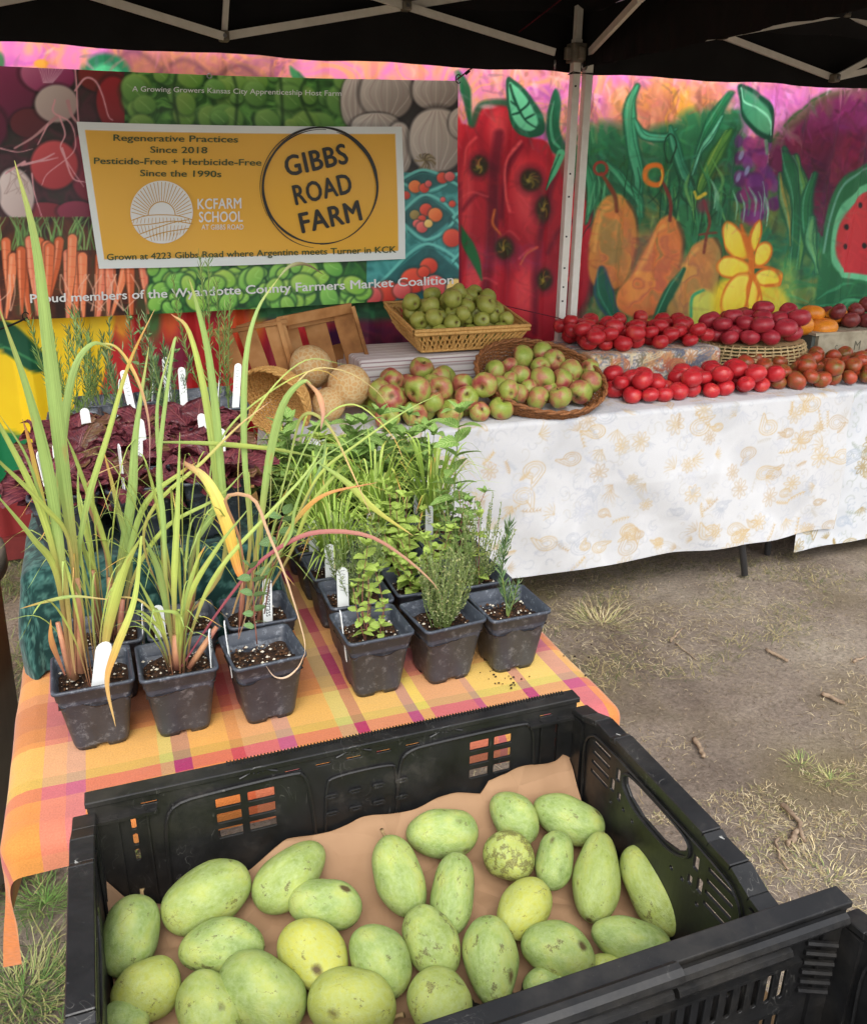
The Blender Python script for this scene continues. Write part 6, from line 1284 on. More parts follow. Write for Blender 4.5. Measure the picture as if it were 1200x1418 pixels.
for t, pts, Ya, Yb, w, cc in (
    (A, [(114, 925), (104, 790), (86, 640), (66, 470), (48, 330), (20, 222)], 1.21, 1.16, 27, g1), (A, [(103, 935), (88, 800), (66, 650), (38, 540), (-2, 424)], 1.20, 1.12, 22, g1),
    (A, [(100, 935), (82, 800), (50, 690), (0, 590), (-30, 548)], 1.2, 1.12, 14, g2), (A, [(98, 935), (78, 795), (45, 745), (-12, 676)], 1.2, 1.1, 13, g2), (A, [(100, 930), (78, 790), (60, 700), (40, 610), (31, 580)], 1.22, 1.2, 11, [(0, RD), (.4, YG), (.75, OG), (1, (170, 110, 90))]),
    (A, [(105, 930), (98, 760), (60, 700), (0, 640), (-20, 620)], 1.2, 1.08, 10, g2), (A, [(112, 925), (106, 800), (120, 700), (150, 600), (178, 505), (214, 428)], 1.22, 1.18, 12, g3), (A, [(108, 930), (80, 770), (84, 640), (100, 520), (128, 476), (160, 486)], 1.22, 1.3, 16, g1),
    (A, [(120, 477), (160, 480), (190, 525), (206, 585), (207, 655)], 1.3, 1.28, 7, [(0, GR), (.4, (214, 178, 100)), (.7, (190, 150, 120)), (1, (140, 110, 120))]), (A, [(90, 935), (72, 890), (70, 858)], 1.2, 1.2, 11, [(0, RD), (1, OG)]),
    (A, [(118, 928), (112, 830), (80, 770), (40, 640), (0, 575)], 1.21, 1.15, 9, g1), (A, [(140, 945), (150, 870), (172, 790), (196, 742)], 1.19, 1.14, 20, [(0, (200, 140, 90)), (.5, YG), (1, (176, 190, 100))]), (A, [(196, 742), (186, 830), (160, 900), (148, 945), (160, 1006)], 1.14, 1.10, 15, [(0, (176, 190, 100)), (.3, YG), (.6, OG), (1, TN)]),
    (A, [(148, 830), (100, 826), (60, 834), (28, 843)], 1.18, 1.15, 7, [(0, TN), (.4, GR), (1, OG)]), (A, [(150, 826), (190, 830), (215, 850), (240, 870)], 1.18, 1.2, 5, [(0, TN), (1, YG)]),
    (A2, [(130, 880), (128, 780), (110, 700), (108, 640)], 1.33, 1.35, 9, g2), (A2, [(148, 885), (170, 800), (200, 700), (250, 655), (272, 640)], 1.33, 1.3, 12, g3), (A2, [(140, 885), (132, 790), (100, 740), (90, 700)], 1.33, 1.32, 8, g2), (A2, [(150, 880), (165, 790), (182, 690), (188, 600), (206, 480)], 1.34, 1.38, 20, g1),
    (A2, [(160, 880), (150, 770), (110, 650), (90, 600)], 1.33, 1.3, 10, g2), (A2, [(152, 885), (180, 790), (160, 690), (142, 618)], 1.34, 1.36, 12, [(0, RD), (.5, GR), (1, OG)]), (A2, [(160, 880), (150, 820), (145, 760), (120, 690), (130, 660), (175, 640)], 1.34, 1.3, 6, g4), (A2, [(170, 885), (185, 800), (230, 730), (300, 690), (340, 650)], 1.33, 1.28, 9, g2),
    (B, [(246, 925), (241, 820), (246, 700), (249, 598)], 1.2, 1.22, 13, g2), (B, [(243, 920), (222, 800), (200, 744)], 1.2, 1.16, 15, [(0, PKc), (.3, (140, 160, 90)), (1, GR)]), (B, [(255, 920), (262, 830), (300, 760), (346, 702)], 1.2, 1.14, 11, g2), (B, [(240, 920), (215, 850), (188, 796)], 1.2, 1.17, 9, g2), (B, [(252, 922), (256, 840), (272, 780), (285, 755)], 1.2, 1.2, 10, g3),
    (B, [(238, 922), (228, 880), (200, 850), (186, 845)], 1.2, 1.17, 7, g2), (B, [(258, 922), (270, 860), (310, 780), (420, 660), (450, 610)], 1.2, 1.22, 9, g2), (B, [(248, 920), (232, 830), (226, 720), (220, 640), (240, 480), (247, 474)], 1.22, 1.28, 11, g1), (B, [(250, 922), (250, 880), (245, 850), (208, 846)], 1.19, 1.15, 12, g2),
    (B, [(250, 925), (300, 850), (352, 785), (405, 748), (450, 736), (510, 742), (560, 772), (600, 808), (614, 832)], 1.19, 1.17, 10, [(0, (130, 56, 70)), (.35, (156, 84, 86)), (.7, (176, 128, 108)), (1, (200, 170, 130))]),
    (B2, [(262, 860), (268, 760), (300, 690), (286, 560), (262, 460), (236, 434)], 1.32, 1.36, 17, [(0, RD), (.3, GR), (.75, YG), (1, (190, 120, 90))]), (B2, [(230, 865), (225, 760), (222, 660), (218, 560), (240, 470)], 1.32, 1.36, 10, g1), (B2, [(254, 640), (286, 665), (312, 720), (330, 790), (342, 802)], 1.30, 1.2, 27, [(0, (170, 120, 90)), (.3, (206, 196, 100)), (.6, (212, 170, 70)), (.85, (214, 120, 60)), (1, (190, 130, 90))]),
    (B2, [(255, 860), (310, 780), (305, 640), (290, 500), (272, 420), (262, 386)], 1.32, 1.3, 16, g1), (B2, [(215, 612), (290, 614), (380, 622), (452, 636)], 1.3, 1.34, 11, [(0, GR), (.6, YG), (1, GR)]), (B2, [(240, 860), (200, 760), (215, 700), (280, 640), (330, 590), (375, 555)], 1.3, 1.3, 8, [(0, RD), (.5, YG), (1, (214, 170, 130))]),
    (B2, [(265, 860), (272, 800), (276, 740), (290, 700)], 1.32, 1.3, 7, g2), (C2, [(322, 850), (346, 760), (338, 620), (340, 500), (356, 430), (386, 384)], 1.31, 1.36, 13, g1), (C2, [(386, 384), (402, 368), (424, 366), (448, 380)], 1.36, 1.4, 8, [(0, (130, 140, 90)), (1, (130, 110, 90))]), (C2, [(340, 850), (356, 760), (372, 640), (392, 560), (420, 528), (436, 540)], 1.3, 1.24, 17, g1),
    (C2, [(424, 528), (440, 545), (447, 570), (444, 596)], 1.24, 1.22, 12, [(0, (150, 120, 80)), (.4, (206, 150, 110)), (1, (170, 130, 120))]), (C2, [(345, 852), (400, 740), (440, 660), (490, 618), (560, 570), (610, 545)], 1.3, 1.24, 6, g2), (C2, [(345, 850), (420, 700), (446, 640), (452, 600)], 1.3, 1.3, 8, [(0, RD), (.5, (120, 150, 100)), (1, GR)]),
    (C2, [(350, 855), (400, 770), (430, 700), (470, 650), (470, 640)], 1.3, 1.2, 9, g2), (C2, [(440, 640), (480, 668), (520, 706), (572, 742)], 1.24, 1.2, 15, [(0, GR), (.5, YG), (.9, (190, 180, 90)), (1, TN)]), (C2, [(380, 770), (410, 720), (450, 685), (522, 668)], 1.2, 1.16, 10, [(0, GR), (.5, OG), (1, (196, 130, 90))]),
    (C_, [(330, 880), (338, 800), (330, 740), (312, 690), (350, 690), (372, 740), (396, 800), (420, 880), (422, 905)], 1.2, 1.13, 7.5, [(0, RD), (.35, (170, 128, 90)), (.6, (200, 164, 130)), (1, (212, 186, 150))]), (C_, [(422, 905), (412, 925), (396, 938), (380, 937), (368, 922)], 1.13, 1.12, 4, [(0, (214, 176, 140)), (1, (226, 206, 180))]),
    (C_, [(330, 885), (360, 800), (400, 745), (410, 700), (440, 640), (520, 590)], 1.2, 1.14, 7, [(0, (150, 110, 90)), (.4, GR), (1, GR)]), (C2, [(345, 850), (372, 720), (380, 600), (420, 520), (470, 512), (520, 540), (548, 580)], 1.3, 1.4, 3.5, [(0, GR), (.5, (196, 180, 120)), (1, (206, 186, 130))]), (C2, [(340, 850), (330, 640), (360, 560), (420, 500), (480, 505)], 1.32, 1.4, 4, g2), (B2, [(255, 860), (285, 700), (300, 620), (350, 560), (440, 512), (500, 560)], 1.32, 1.4, 4.5, g3), (C2, [(350, 850), (390, 700), (440, 590), (490, 560), (540, 600), (560, 640)], 1.3, 1.2, 4, g3), (C2, [(350, 850), (400, 640), (420, 575), (455, 590), (490, 660), (516, 720)], 1.3, 1.16, 7, [(0, GR), (.6, (160, 160, 90)), (.8, TN), (1, (176, 140, 110))])):
    blade(t, pts, Ya, Yb, w, cc)
def random_blades(t, n, H, R, w, seed, cols=g2, droop=.4, name="blade"):
    rs = np.random.RandomState(seed)
    for k in range(n):
        a = rs.rand()*6.28; b0 = np.array([math.cos(a)*.012, math.sin(a)*.012, .086]); h = H*(.5+.6*rs.rand()); r_ = R*(.3+.8*rs.rand()); dr = droop*rs.rand()
        P = catmull([b0, b0+np.array([math.cos(a)*r_*.15, math.sin(a)*r_*.15, h*.5]), b0+np.array([math.cos(a)*r_*.5, math.sin(a)*r_*.5, h*(.95-dr*.2)]), b0+np.array([math.cos(a)*r_, math.sin(a)*r_, h*(1-dr)])], 16)
        ribbons(t, name, [(P, w*(.6+.7*rs.rand()), cols if rs.rand() < .75 else g3, np.array([math.cos(a+1.57+rs.randn()*.5), math.sin(a+1.57), .1]) if False else np.array([-math.cos(a), -math.sin(a), .6])*1.0)])
random_blades(A, 12, .24, .12, .0036, 1); random_blades(B, 18, .16, .10, .004, 2); random_blades(A2, 20, .32, .16, .0042, 3); random_blades(B2, 20, .32, .16, .0042, 4); random_blades(C2, 18, .28, .16, .0036, 5)
M['stalk'] = noisy("lemongrass_stalk", [(150, 90, 80), (196, 150, 104)], 24, .5, .35)
for t, L_ in ((A, (((113, 930), (105, 800), 13), ((103, 940), (84, 800), 11), ((98, 938), (80, 862), 8))), (B, (((246, 925), (244, 880), 14), ((262, 925), (300, 868), 9))), (A2, (((134, 872), (128, 790), 9), ((150, 880), (152, 800), 8), ((165, 885), (170, 830), 9))), (B2, (((262, 860), (268, 790), 8),)), (C2, (((332, 870), (338, 800), 8), ((356, 868), (372, 790), 7)))):
    Yb_ = t.location.y
    for p, q, w in L_: V, Fc = tube([aty(*p, Yb_), aty((p[0]+q[0])/2, (p[1]+q[1])/2, Yb_-.002), aty(*q, Yb_)], [w/2/F*1.35, w/2/F*1.3, w/2/F*1.0], 8); part("stalk", V, Fc, M['stalk'], t)
# seedling with oval leaves in the inner front pot and behind
def oval_plant(t, stem_px, Y, leaves, kind='sage'):
    P = [aty(*q, Y) for q in stem_px]; V, Fc = tube(catmull(P, 9), .0011, 5); part("stem", V, Fc, M['stem_p'], t)
    for (x, y, s, a) in leaves:
        p = aty(x, y, Y); a = math.radians(a); add_leaf(t, kind, p-np.array(t.location), (math.cos(a), -.25, math.sin(a)), s/F*1.3, rnd.gauss(-.9, .3))
oval_plant(C_, [(356, 892), (352, 850), (350, 800), (346, 780)], 1.17, [(352, 868, 17, 150), (352, 862, 18, 20), (351, 850, 16, 160), (351, 846, 20, 30), (350, 826, 22, 20), (350, 822, 20, 150), (349, 806, 20, 30), (348, 800, 20, 165), (347, 788, 18, 60), (347, 786, 18, 120)])
oval_plant(C2, [(366, 850), (376, 790), (384, 740), (392, 715)], 1.29, [(376, 790, 26, 170), (378, 785, 22, 10), (384, 748, 28, 175), (386, 738, 30, 5), (390, 722, 26, 20), (390, 715, 24, 160), (393, 712, 24, 60)])
add_tag(A, (.005, -.028, .084), .085, .022, .1, (.22, .0), scrib=False); add_tag(B, (.05, -.01, .07), .085, .018, 1.3, (.02, 0)); add_tag(B2, (-.035, -.045, .06), .105, .017, .1, scrib=False); add_tag(C_, (-.048, -.0, .07), .095, .016, 1.4, (-.05, 0)); add_tag(C2, (.012, -.02, .075), .10, .0155, .05, (.04, 0), text="Lemongrass"); add_tag(A2, (.055, -.03, .075), .09, .016, 1.35, (.08, 0))
# ---- front herb pots
D_, E_, G2 = pots['D'], pots['E'], pots['G']
def balm(t, seed, n, H, L, kind='lime', R=.05, nn=6):
    rs = random.Random(seed)
    for k in range(n): a = rs.random()*6.28; leafy_stem(t, (math.cos(a)*.02, math.sin(a)*.02, .086), (math.cos(a)*R*rs.random(), math.sin(a)*R*rs.random(), .086+H*(.6+.5*rs.random())), nn, L*1.1, L*.8, kind, .0012, 1., 'stem_p', start=.2)
balm(D_, 3, 5, .11, .017, R=.06, nn=5); leafy_stem(D_, (-.01, .0, .086), (.0, .01, .245), 4, .016, .022, 'lime', .0012, 1., 'stem_p', start=.65); leafy_stem(D_, (.02, .0, .086), (.012, .01, .20), 4, .016, .02, 'lime', .0012, 1., 'stem_p', start=.5)
bushy(E_, 95, .135, .045, .0055, .0028, THY, 11, 34)
bushy(G2, 1, .19, .02, .022, .0028, ROS, 12, 120, r0=.004, up=.9); bushy(G2, 3, .07, .03, .02, .0026, ROS, 13, 26, r0=.004, up=.8)
add_tag(D_, (-.046, -.01, .06), .09, .017, 1.45, (-.08, 0))
# ---- rows behind on the right half
spec = [(.355, 1.322, 'savory', "grey green winter savory pot behind the lemon balm, tall white tag beside"), (.475, 1.330, 'balmsmall', "lime green creeping balm pot just behind the thyme"), (.578, 1.325, 'thymetall', "airy thyme pot with wiry stems behind the corner rosemary"),
        (.352, 1.442, 'grass', "fine grassy herb pot beside the green cloth's corner, bright white tag"), (.470, 1.448, 'mixed', "lime leaved pot in the heart of the herb block"), (.585, 1.447, 'tallmint', "tall single stem with drooping serrated leaves rising against the white cloth"),
        (.350, 1.565, 'grass', "leaning fine grass pot one row behind, against the green cloth"), (.468, 1.570, 'grass', "bright fine leaved clump in the middle of the herb block"), (.590, 1.568, 'grass', "wide grassy clump with arching blades near the white cloth"),
        (.348, 1.690, 'mint', "broad leaved mint pot low beside the lemongrass tips"), (.466, 1.692, 'mint', "bright broad mint clump below the melons"), (.586, 1.690, 'minttall', "mint pot with long stems reaching the loose apples"),
        (.346, 1.812, 'grass', "dark narrow leaved herb beneath the mint"), (.464, 1.812, 'mint', "mint pot in the rear rows beside the wicker basket"), (.584, 1.812, 'mint', "mint pot in the rear rows below the apples"),
        (.344, 1.935, 'balm', "yellow green balm pot at the back by the wicker basket"), (.462, 1.935, 'balm', "yellow green balm pot at the back below the melons"), (.582, 1.935, 'mint', "rearmost mint pot touching the apple table")]
FG = [(0, (120, 142, 60)), (.5, (146, 176, 72)), (1, (176, 196, 100))]
for i, (x, y, kind, lb) in enumerate(spec):
    t = potted(lb, x, y, TZ+.003, rnd.gauss(0, .03), i, i % 3, RG)
    if kind == 'savory': bushy(t, 44, .16, .06, .010, .0022, [(120, 138, 84), (104, 124, 76), (146, 156, 110)], 30+i, 30); add_tag(t, (-.03, -.03, .07), .105, .02, .1)
    elif kind == 'balmsmall': balm(t, 40+i, 16, .11, .02, R=.085, nn=6)
    elif kind == 'thymetall': bushy(t, 46, .15, .075, .0055, .003, THY, 30+i, 30); bushy(t, 9, .21, .06, .004, .002, THY, 60+i, 30); balm(t, 77, 2, .14, .02, R=.05, nn=4)
    elif kind == 'grass': random_blades(t, 95, .16 if y < 1.5 else .21, .14, .0045, 50+i, FG, .5); add_tag(t, (-.02, -.035, .07), .10, .019, .15+rnd.gauss(0, .3))
    elif kind == 'mixed': balm(t, 40+i, 14, .15, .026, R=.08, nn=6); random_blades(t, 20, .17, .10, .003, 80+i, FG, .5)
    elif kind == 'tallmint': leafy_stem(t, (0, 0, .086), (.012, 0, .38), 8, .058, .045, 'mint', .0018, 1., 'stem_g', start=.34); balm(t, 40+i, 12, .15, .026, 'mint', R=.08, nn=5)
    elif kind in ('mint', 'minttall', 'balm'):
        H = {'mint': .20 if y < 1.75 else .10, 'minttall': .20, 'balm': .09}[kind]; kk = 'lime' if kind == 'balm' else 'mint'
        for k in range(12): a = rnd.random()*6.28; rr_ = .090*rnd.random(); leafy_stem(t, (math.cos(a)*.02, math.sin(a)*.02, .086), (math.cos(a)*rr_, math.sin(a)*rr_, .086+H*(.65+.5*rnd.random())), 5, .056, .044, kk, .0014, 1., start=.3)
        if i % 2: add_tag(t, (.0, -.03, .07), .12, .019, rnd.gauss(0, .4))
# ---- lettuces on the raised green cloth
LG_ = "red lettuce pots on the green cloth"
k = 0
ROWN = ["front row", "second row", "third row", "fourth row"]; COLN = ["outer end", "outer middle", "inner end"]
for r_ in range(4):
    for c_ in range(3):
        x, y = -.098+c_*.122+.004*r_, 1.51+r_*.118
        t = potted(f"red leaf lettuce pot on the raised green cloth, {ROWN[r_]}, {COLN[c_]}", x, y, RZ+.004, rnd.gauss(0, .04), k, 1, LG_, name="potted_lettuce", cat="potted lettuce"); k += 1
        n = 17 if r_ else 11
        for q in range(n):
            a = q*2.4+rnd.gauss(0, .2); f = q/n; L = .098*(1-.3*f)*(.85+.3*rnd.random()); add_leaf(t, 'lettuce' if rnd.random() < .85 else 'lettuce_g', (math.cos(a)*.006, math.sin(a)*.006, .082), (math.cos(a), math.sin(a), (.9+1.5*f+rnd.gauss(0, .25))), L, rnd.gauss(0, .3))
        if (r_, c_) in ((0, 0), (0, 1), (1, 0), (1, 1), (1, 2), (2, 2), (3, 0), (2, 1)): add_tag(t, (rnd.uniform(-.03, .03), -.042, .075), .095+.02*(r_ == 0), .019, rnd.gauss(0, .5), (rnd.gauss(0, .1), 0), scrib=r_ == 1)
# ---- rosemary row at the back of the riser
for i, (x, y, n, H, lb) in enumerate([(-.085, 2.00, 8, .24, "bushy rosemary pot at the outer end behind the lettuces"), (.02, 2.01, 4, .17, "small rosemary pot second along behind the lettuces"), (.125, 2.0, 7, .17, "feathery bright rosemary pot third along with tags behind it"), (.235, 2.01, 3, .30, "thin tall rosemary pot at the inner end beside the wooden crate"),
                                      (-.03, 2.13, 6, .25, "rearmost rosemary pot with tall sprigs against the yellow mural"), (.10, 2.13, 4, .22, "rearmost small leaved pot with tags against the red mural"), (.215, 2.13, 3, .34, "rearmost pot of bare wiry rosemary rising over the banner edge")]):
    t = potted(lb, x, y, RZ+.004, 0, i, 1, "rosemary pots on the green cloth", name="potted_rosemary", cat="potted rosemary")
    bushy(t, n, H, .07, .022, .0026, ROS if i % 3 else [(110, 140, 74), (130, 156, 84), (90, 120, 64)], 90+i, 80, r0=.02, up=.9)
    if i in (1, 2, 3, 5): add_tag(t, (.02, -.03, .07), .14, .016, rnd.gauss(0, .3), (rnd.gauss(0, .12), 0)); add_tag(t, (-.02, -.02, .07), .12, .016, 1.3, (.15, 0))
    if i == 5: balm(t, 5, 4, .20, .02, 'sage', R=.08)
# grey bin at the far left edge
t = thing("storage_bin", "grey brown plastic bin edge standing on the grass behind the plant table", "bin", (-.47, 1.86, 0)); M['bin'] = noisy("grey_bin_plastic", [(84, 76, 68), (98, 90, 80)], 8, .6, .3)
prof = [(.17, 0), (.19, .02), (.215, .70), (.235, .71), (.235, .75), (.222, .75), (.205, .70), (.18, .03)]; V, Fc = lathe([(r, z+.02) for r, z in prof], 48); V = V+np.array([-.485, 1.86, .03]); part("bin_body", V, Fc, M['bin'], t)
V, Fc = lathe([(.2175, .76), (.21, .775), (.02, .79)], 48); part("lid", V+np.array([-.485, 1.86, .04]), Fc, M['bin'], t)
# ---------------------------------------------------------------- black harvest crates
m, nt, lk, b = newmat("black_crate_plastic", .38, .5); tc = N(nt, "ShaderNodeTexCoord")
n1 = N(nt, "ShaderNodeTexNoise", i_Scale=14., i_Detail=8., i_Roughness=.7); lk.new(tc.outputs["Object"], n1.inputs[0]); n2 = N(nt, "ShaderNodeTexNoise", i_Scale=160., i_Detail=4.); mp = N(nt, "ShaderNodeMapping"); mp.inputs["Scale"].default_value = (1, 1, .12); lk.new(tc.outputs["Object"], mp.inputs[0]); lk.new(mp.outputs[0], n2.inputs[0])
r = ramp(nt, [(.35, (18, 18, 18)), (.6, (26, 26, 27)), (.75, (58, 54, 50))]); lk.new(n1.outputs[0], r.inputs[0]); sc = ramp(nt, [(.70, (0.,)), (.78, (.35,))]); lk.new(n2.outputs[0], sc.inputs[0])
mx = N(nt, "ShaderNodeMix", data_type='RGBA'); lk.new(sc.outputs[0], mx.inputs[0]); lk.new(r.outputs[0], mx.inputs[6]); mx.inputs[7].default_value = (*srgb((120, 118, 112)), 1); lk.new(mx.outputs[2], b.inputs["Base Color"])
rr = ramp(nt, [(.3, (.28,)), (.7, (.55,))]); lk.new(n1.outputs[0], rr.inputs[0]); sp = N(nt, "ShaderNodeSeparateColor"); lk.new(rr.outputs[0], sp.inputs[0]); rr.color_ramp.elements[0].color = (.3, .3, .3, 1); rr.color_ramp.elements[1].color = (.58, .58, .58, 1); lk.new(sp.outputs[0], b.inputs["Roughness"])
bp = N(nt, "ShaderNodeBump", i_Strength=.2, i_Distance=.001); lk.new(n2.outputs[0], bp.inputs["Height"]); lk.new(bp.outputs[0], b.inputs["Normal"]); M['crate'] = m
# dust and fine curving scratches
_c = b.inputs["Base Color"].links[0].from_socket; d1 = N(nt, "ShaderNodeTexNoise", i_Scale=5., i_Detail=10., i_Roughness=.75); lk.new(tc.outputs["Object"], d1.inputs[0]); d2 = ramp(nt, [(.5, (0.,)), (.72, (.55,))]); lk.new(d1.outputs[0], d2.inputs[0])
e1 = N(nt, "ShaderNodeTexNoise", i_Scale=38., i_Detail=2., i_Distortion=1.5); mp3 = N(nt, "ShaderNodeMapping"); mp3.inputs["Scale"].default_value = (1, 1, .45); mp3.inputs["Rotation"].default_value = (.5, .4, .7); lk.new(tc.outputs["Object"], mp3.inputs[0]); lk.new(mp3.outputs[0], e1.inputs[0]); e2 = ramp(nt, [(.494, (0.,)), (.5, (.4,)), (.506, (0.,))]); lk.new(e1.outputs[0], e2.inputs[0])
g1 = N(nt, "ShaderNodeTexNoise", i_Scale=16., i_Detail=3.); lk.new(tc.outputs["Object"], g1.inputs[0]); g2 = ramp(nt, [(.58, (0.,)), (.66, (1.,))]); lk.new(g1.outputs[0], g2.inputs[0]); g3 = N(nt, "ShaderNodeMath", operation='MULTIPLY'); lk.new(e2.outputs[0], g3.inputs[0]); lk.new(g2.outputs[0], g3.inputs[1])
x1 = N(nt, "ShaderNodeMix", data_type='RGBA'); lk.new(d2.outputs[0], x1.inputs[0]); lk.new(_c, x1.inputs[6]); x1.inputs[7].default_value = (*srgb((66, 62, 56)), 1)
x2 = N(nt, "ShaderNodeMix", data_type='RGBA'); lk.new(g3.outputs[0], x2.inputs[0]); lk.new(x1.outputs[2], x2.inputs[6]); x2.inputs[7].default_value = (*srgb((132, 130, 124)), 1); lk.new(x2.outputs[2], b.inputs["Base Color"])
def rrect(x0, y0, x1, y1, r, n=4):
    r = min(r, abs(x1-x0)/2*.99, abs(y1-y0)/2*.99); out = []
    for cx_, cy_, a0 in ((x1-r, y1-r, 0), (x0+r, y1-r, 90), (x0+r, y0+r, 180), (x1-r, y0+r, 270)):
        for k in range(n): a = math.radians(a0+90*k/(n-1)); out.append((cx_+r*math.cos(a), cy_+r*math.sin(a)))
    return out
def plate(outer, holes, th, bev=.0008):
    cu = bpy.data.curves.new("panel", 'CURVE'); cu.dimensions = '2D'; cu.fill_mode = 'BOTH'; cu.extrude = th/2-bev; cu.bevel_depth = bev; cu.bevel_resolution = 1
    for P in [outer]+holes:
        s = cu.splines.new('POLY'); s.points.add(len(P)-1); s.use_cyclic_u = True
        for i, (x, y) in enumerate(P): s.points[i].co = (x, y, 0, 1)
    o = bpy.data.objects.new("panel", cu); COL.objects.link(o); bpy.context.view_layer.update(); me = bpy.data.meshes.new_from_object(o.evaluated_get(bpy.context.evaluated_depsgraph_get()))
    bpy.data.objects.remove(o); bpy.data.curves.remove(cu); V = np.empty(len(me.vertices)*3, np.float32); me.vertices.foreach_get("co", V); Fc = [tuple(p.vertices) for p in me.polygons]; bpy.data.meshes.remove(me); return V.reshape(-1, 3), Fc
def wallmap(V, org, u, v):
    org = np.array(org, float); u = np.array(u, float); v = np.array(v, float); n = np.cross(u, v); return org+V[:, :1]*u+V[:, 1:2]*v+V[:, 2:3]*n
def long_wall(t, org, u, W, H, style, inward):
    """org: top corner; panel runs u for W and down for H. inward = direction into the crate"""
    v = np.array([0, 0, 1.]); holes = []
    if style == 'window':
        for us in ((.133, .163), (.170, .203), (W-.153, W-.125), (W-.119, W-.093)):
            for k in range(3): holes.append(rrect(us[0], -.045-k*.0215, us[1], -.030-k*.0215, .002))
        for uc in (.043, W-.026):
            for k in range(3): holes.append(rrect(uc-.0035, -.047-k*.022, uc+.0035, -.030-k*.022, .003))
        for uc in (.062, .225, .262, .300, .338, .376, W-.045): holes.append(rrect(uc-.010, -.0165, uc+.010, -.0125, .0018))
    else:
        k = 0; uu = .07
        while uu < W-.06:
            if not (.30 < uu < .315): holes.append(rrect(uu, -.098, uu+.0085, -.052, .004)); holes.append(rrect(uu, -.158, uu+.0085, -.112, .004))
            uu += .0155
    V, Fc = plate(rrect(0, -H, W, 0, .004), holes, .0035); Wd = wallmap(V, org, u, v); part("long_wall", Wd, Fc, M['crate'], t, smooth=False)
    u = np.array(u, float); inn = np.array(inward, float); out = -inn
    P = lambda a, z, o_=0.: np.array(org)+u*a+v*z+inn*o_
    mb = MB()
    if style == 'window':
        def contour(pts, r=.0022, o_=.0035): mb.tube([P(a, z, o_) for a, z in catmull(pts, 24)], r, 6)
        contour([(.075, -.17), (.075, -.10), (.078, -.045), (.092, -.024), (.13, -.019), (.22, -.017), (.236, -.022), (.243, -.045), (.248, -.10), (.25, -.17)]); contour([(W-.255, -.17), (W-.252, -.10), (W-.247, -.04), (W-.235, -.022), (W-.20, -.018), (W-.09, -.018), (W-.07, -.024), (W-.062, -.05), (W-.06, -.17)])
        contour([(.26, -.17), (.262, -.09), (.266, -.045), (.275, -.036), (.31, -.034), (.345, -.036), (.352, -.045), (.356, -.09), (.358, -.17)], .0018)
        for a in (.27, .30, .33, .36):
            for z in (-.062, -.088): mb.add(*[wallmap(q, P(a, z, .0045), u, v) if i == 0 else q for i, q in enumerate(plate(rrect(-.008, -.003, .008, .003, .003), [rrect(-.005, -.0012, .005, .0012, .001)], .003, .0005))])
        for a in (.185, .30, .42):
            for k in range(-2, 3): mb.tube([P(a+k*.006, .0, -.001), P(a+k*.005, -.006+.0012*abs(k), .004)], .0011, 4)
            mb.tube([P(a+x, z, .003) for x, z in catmull([(-.022, -.008), (-.012, -.004), (-.008, .002), (.008, .002), (.012, -.004), (.022, -.008)], 14)], .0012, 5)
        for a in (.02, .058, W-.012, W-.052): mb.box(*[np.minimum(P(a-.001, -.17, 0), P(a+.001, -.02, .006)), np.maximum(P(a-.001, -.17, 0), P(a+.001, -.02, .006))])
        lo, hi = P(0, -.028, .0), P(.07, -.024, .010)
        for a0, a1 in ((.0, .07), (W-.07, W)): mb.box(np.minimum(P(a0, -.026, 0), P(a1, -.022, .009)), np.maximum(P(a0, -.026, 0), P(a1, -.022, .009)))
    else:
        for z in (-.048, -.105, -.162): mb.box(np.minimum(P(.05, z-.003, 0), P(W-.05, z+.001, .008)), np.maximum(P(.05, z-.003, 0), P(W-.05, z+.001, .008)))
        for a0, a1, z in ((.05, .235, -.030), (.25, .30, -.027), (.305, .42, -.030), (.425, .55, -.030)): mb.tube([P(a0, z, .006), P(a1, z, .006)], .0065, 8)
        for a0, a1, z in ((.0, .24, -.004), (.42, W-.01, -.006)): mb.tube([P(a0, z, .010), P(a1, z, .010)], .007, 8)
        mb.tube([P(.24, .001, .012), P(.42, .001, .012)], .010, 10)
        for k in range(6): mb.tube([P(W-.045, -.03-k*.012, .004), P(W-.015, -.036-k*.012, .012)], .003, 6)
    mb.obj("wall_relief", M['crate'], t)
    mb = MB(); lo = np.minimum(P(-.004, -.004, -.018), P(W+.004, .0035, .004)); hi = np.maximum(P(-.004, -.004, -.018), P(W+.004, .0035, .004)); mb.box(lo, hi); lo = np.minimum(P(-.004, -.026, -.018), P(W+.004, -.004, -.0155)); hi = np.maximum(P(-.004, -.026, -.018), P(W+.004, -.004, -.0155)); mb.box(lo, hi)
    o = mb.obj("rim", M['crate'], t); bv = o.modifiers.new("b", 'BEVEL'); bv.width = .0015; bv.segments = 2; bv.limit_method = 'ANGLE'
    mb = MB(); k = 0; a = .25*W
    while a < .98*W and style == 'window': mb.box(np.minimum(P(a, .003, -.017), P(a+.0016, .0055, -.010)), np.maximum(P(a, .003, -.017), P(a+.0016, .0055, -.010))); a += .004
    if k == 0 and style == 'window': mb.obj("rim_teeth", M['crate'], t)['kind'] = 'stuff'
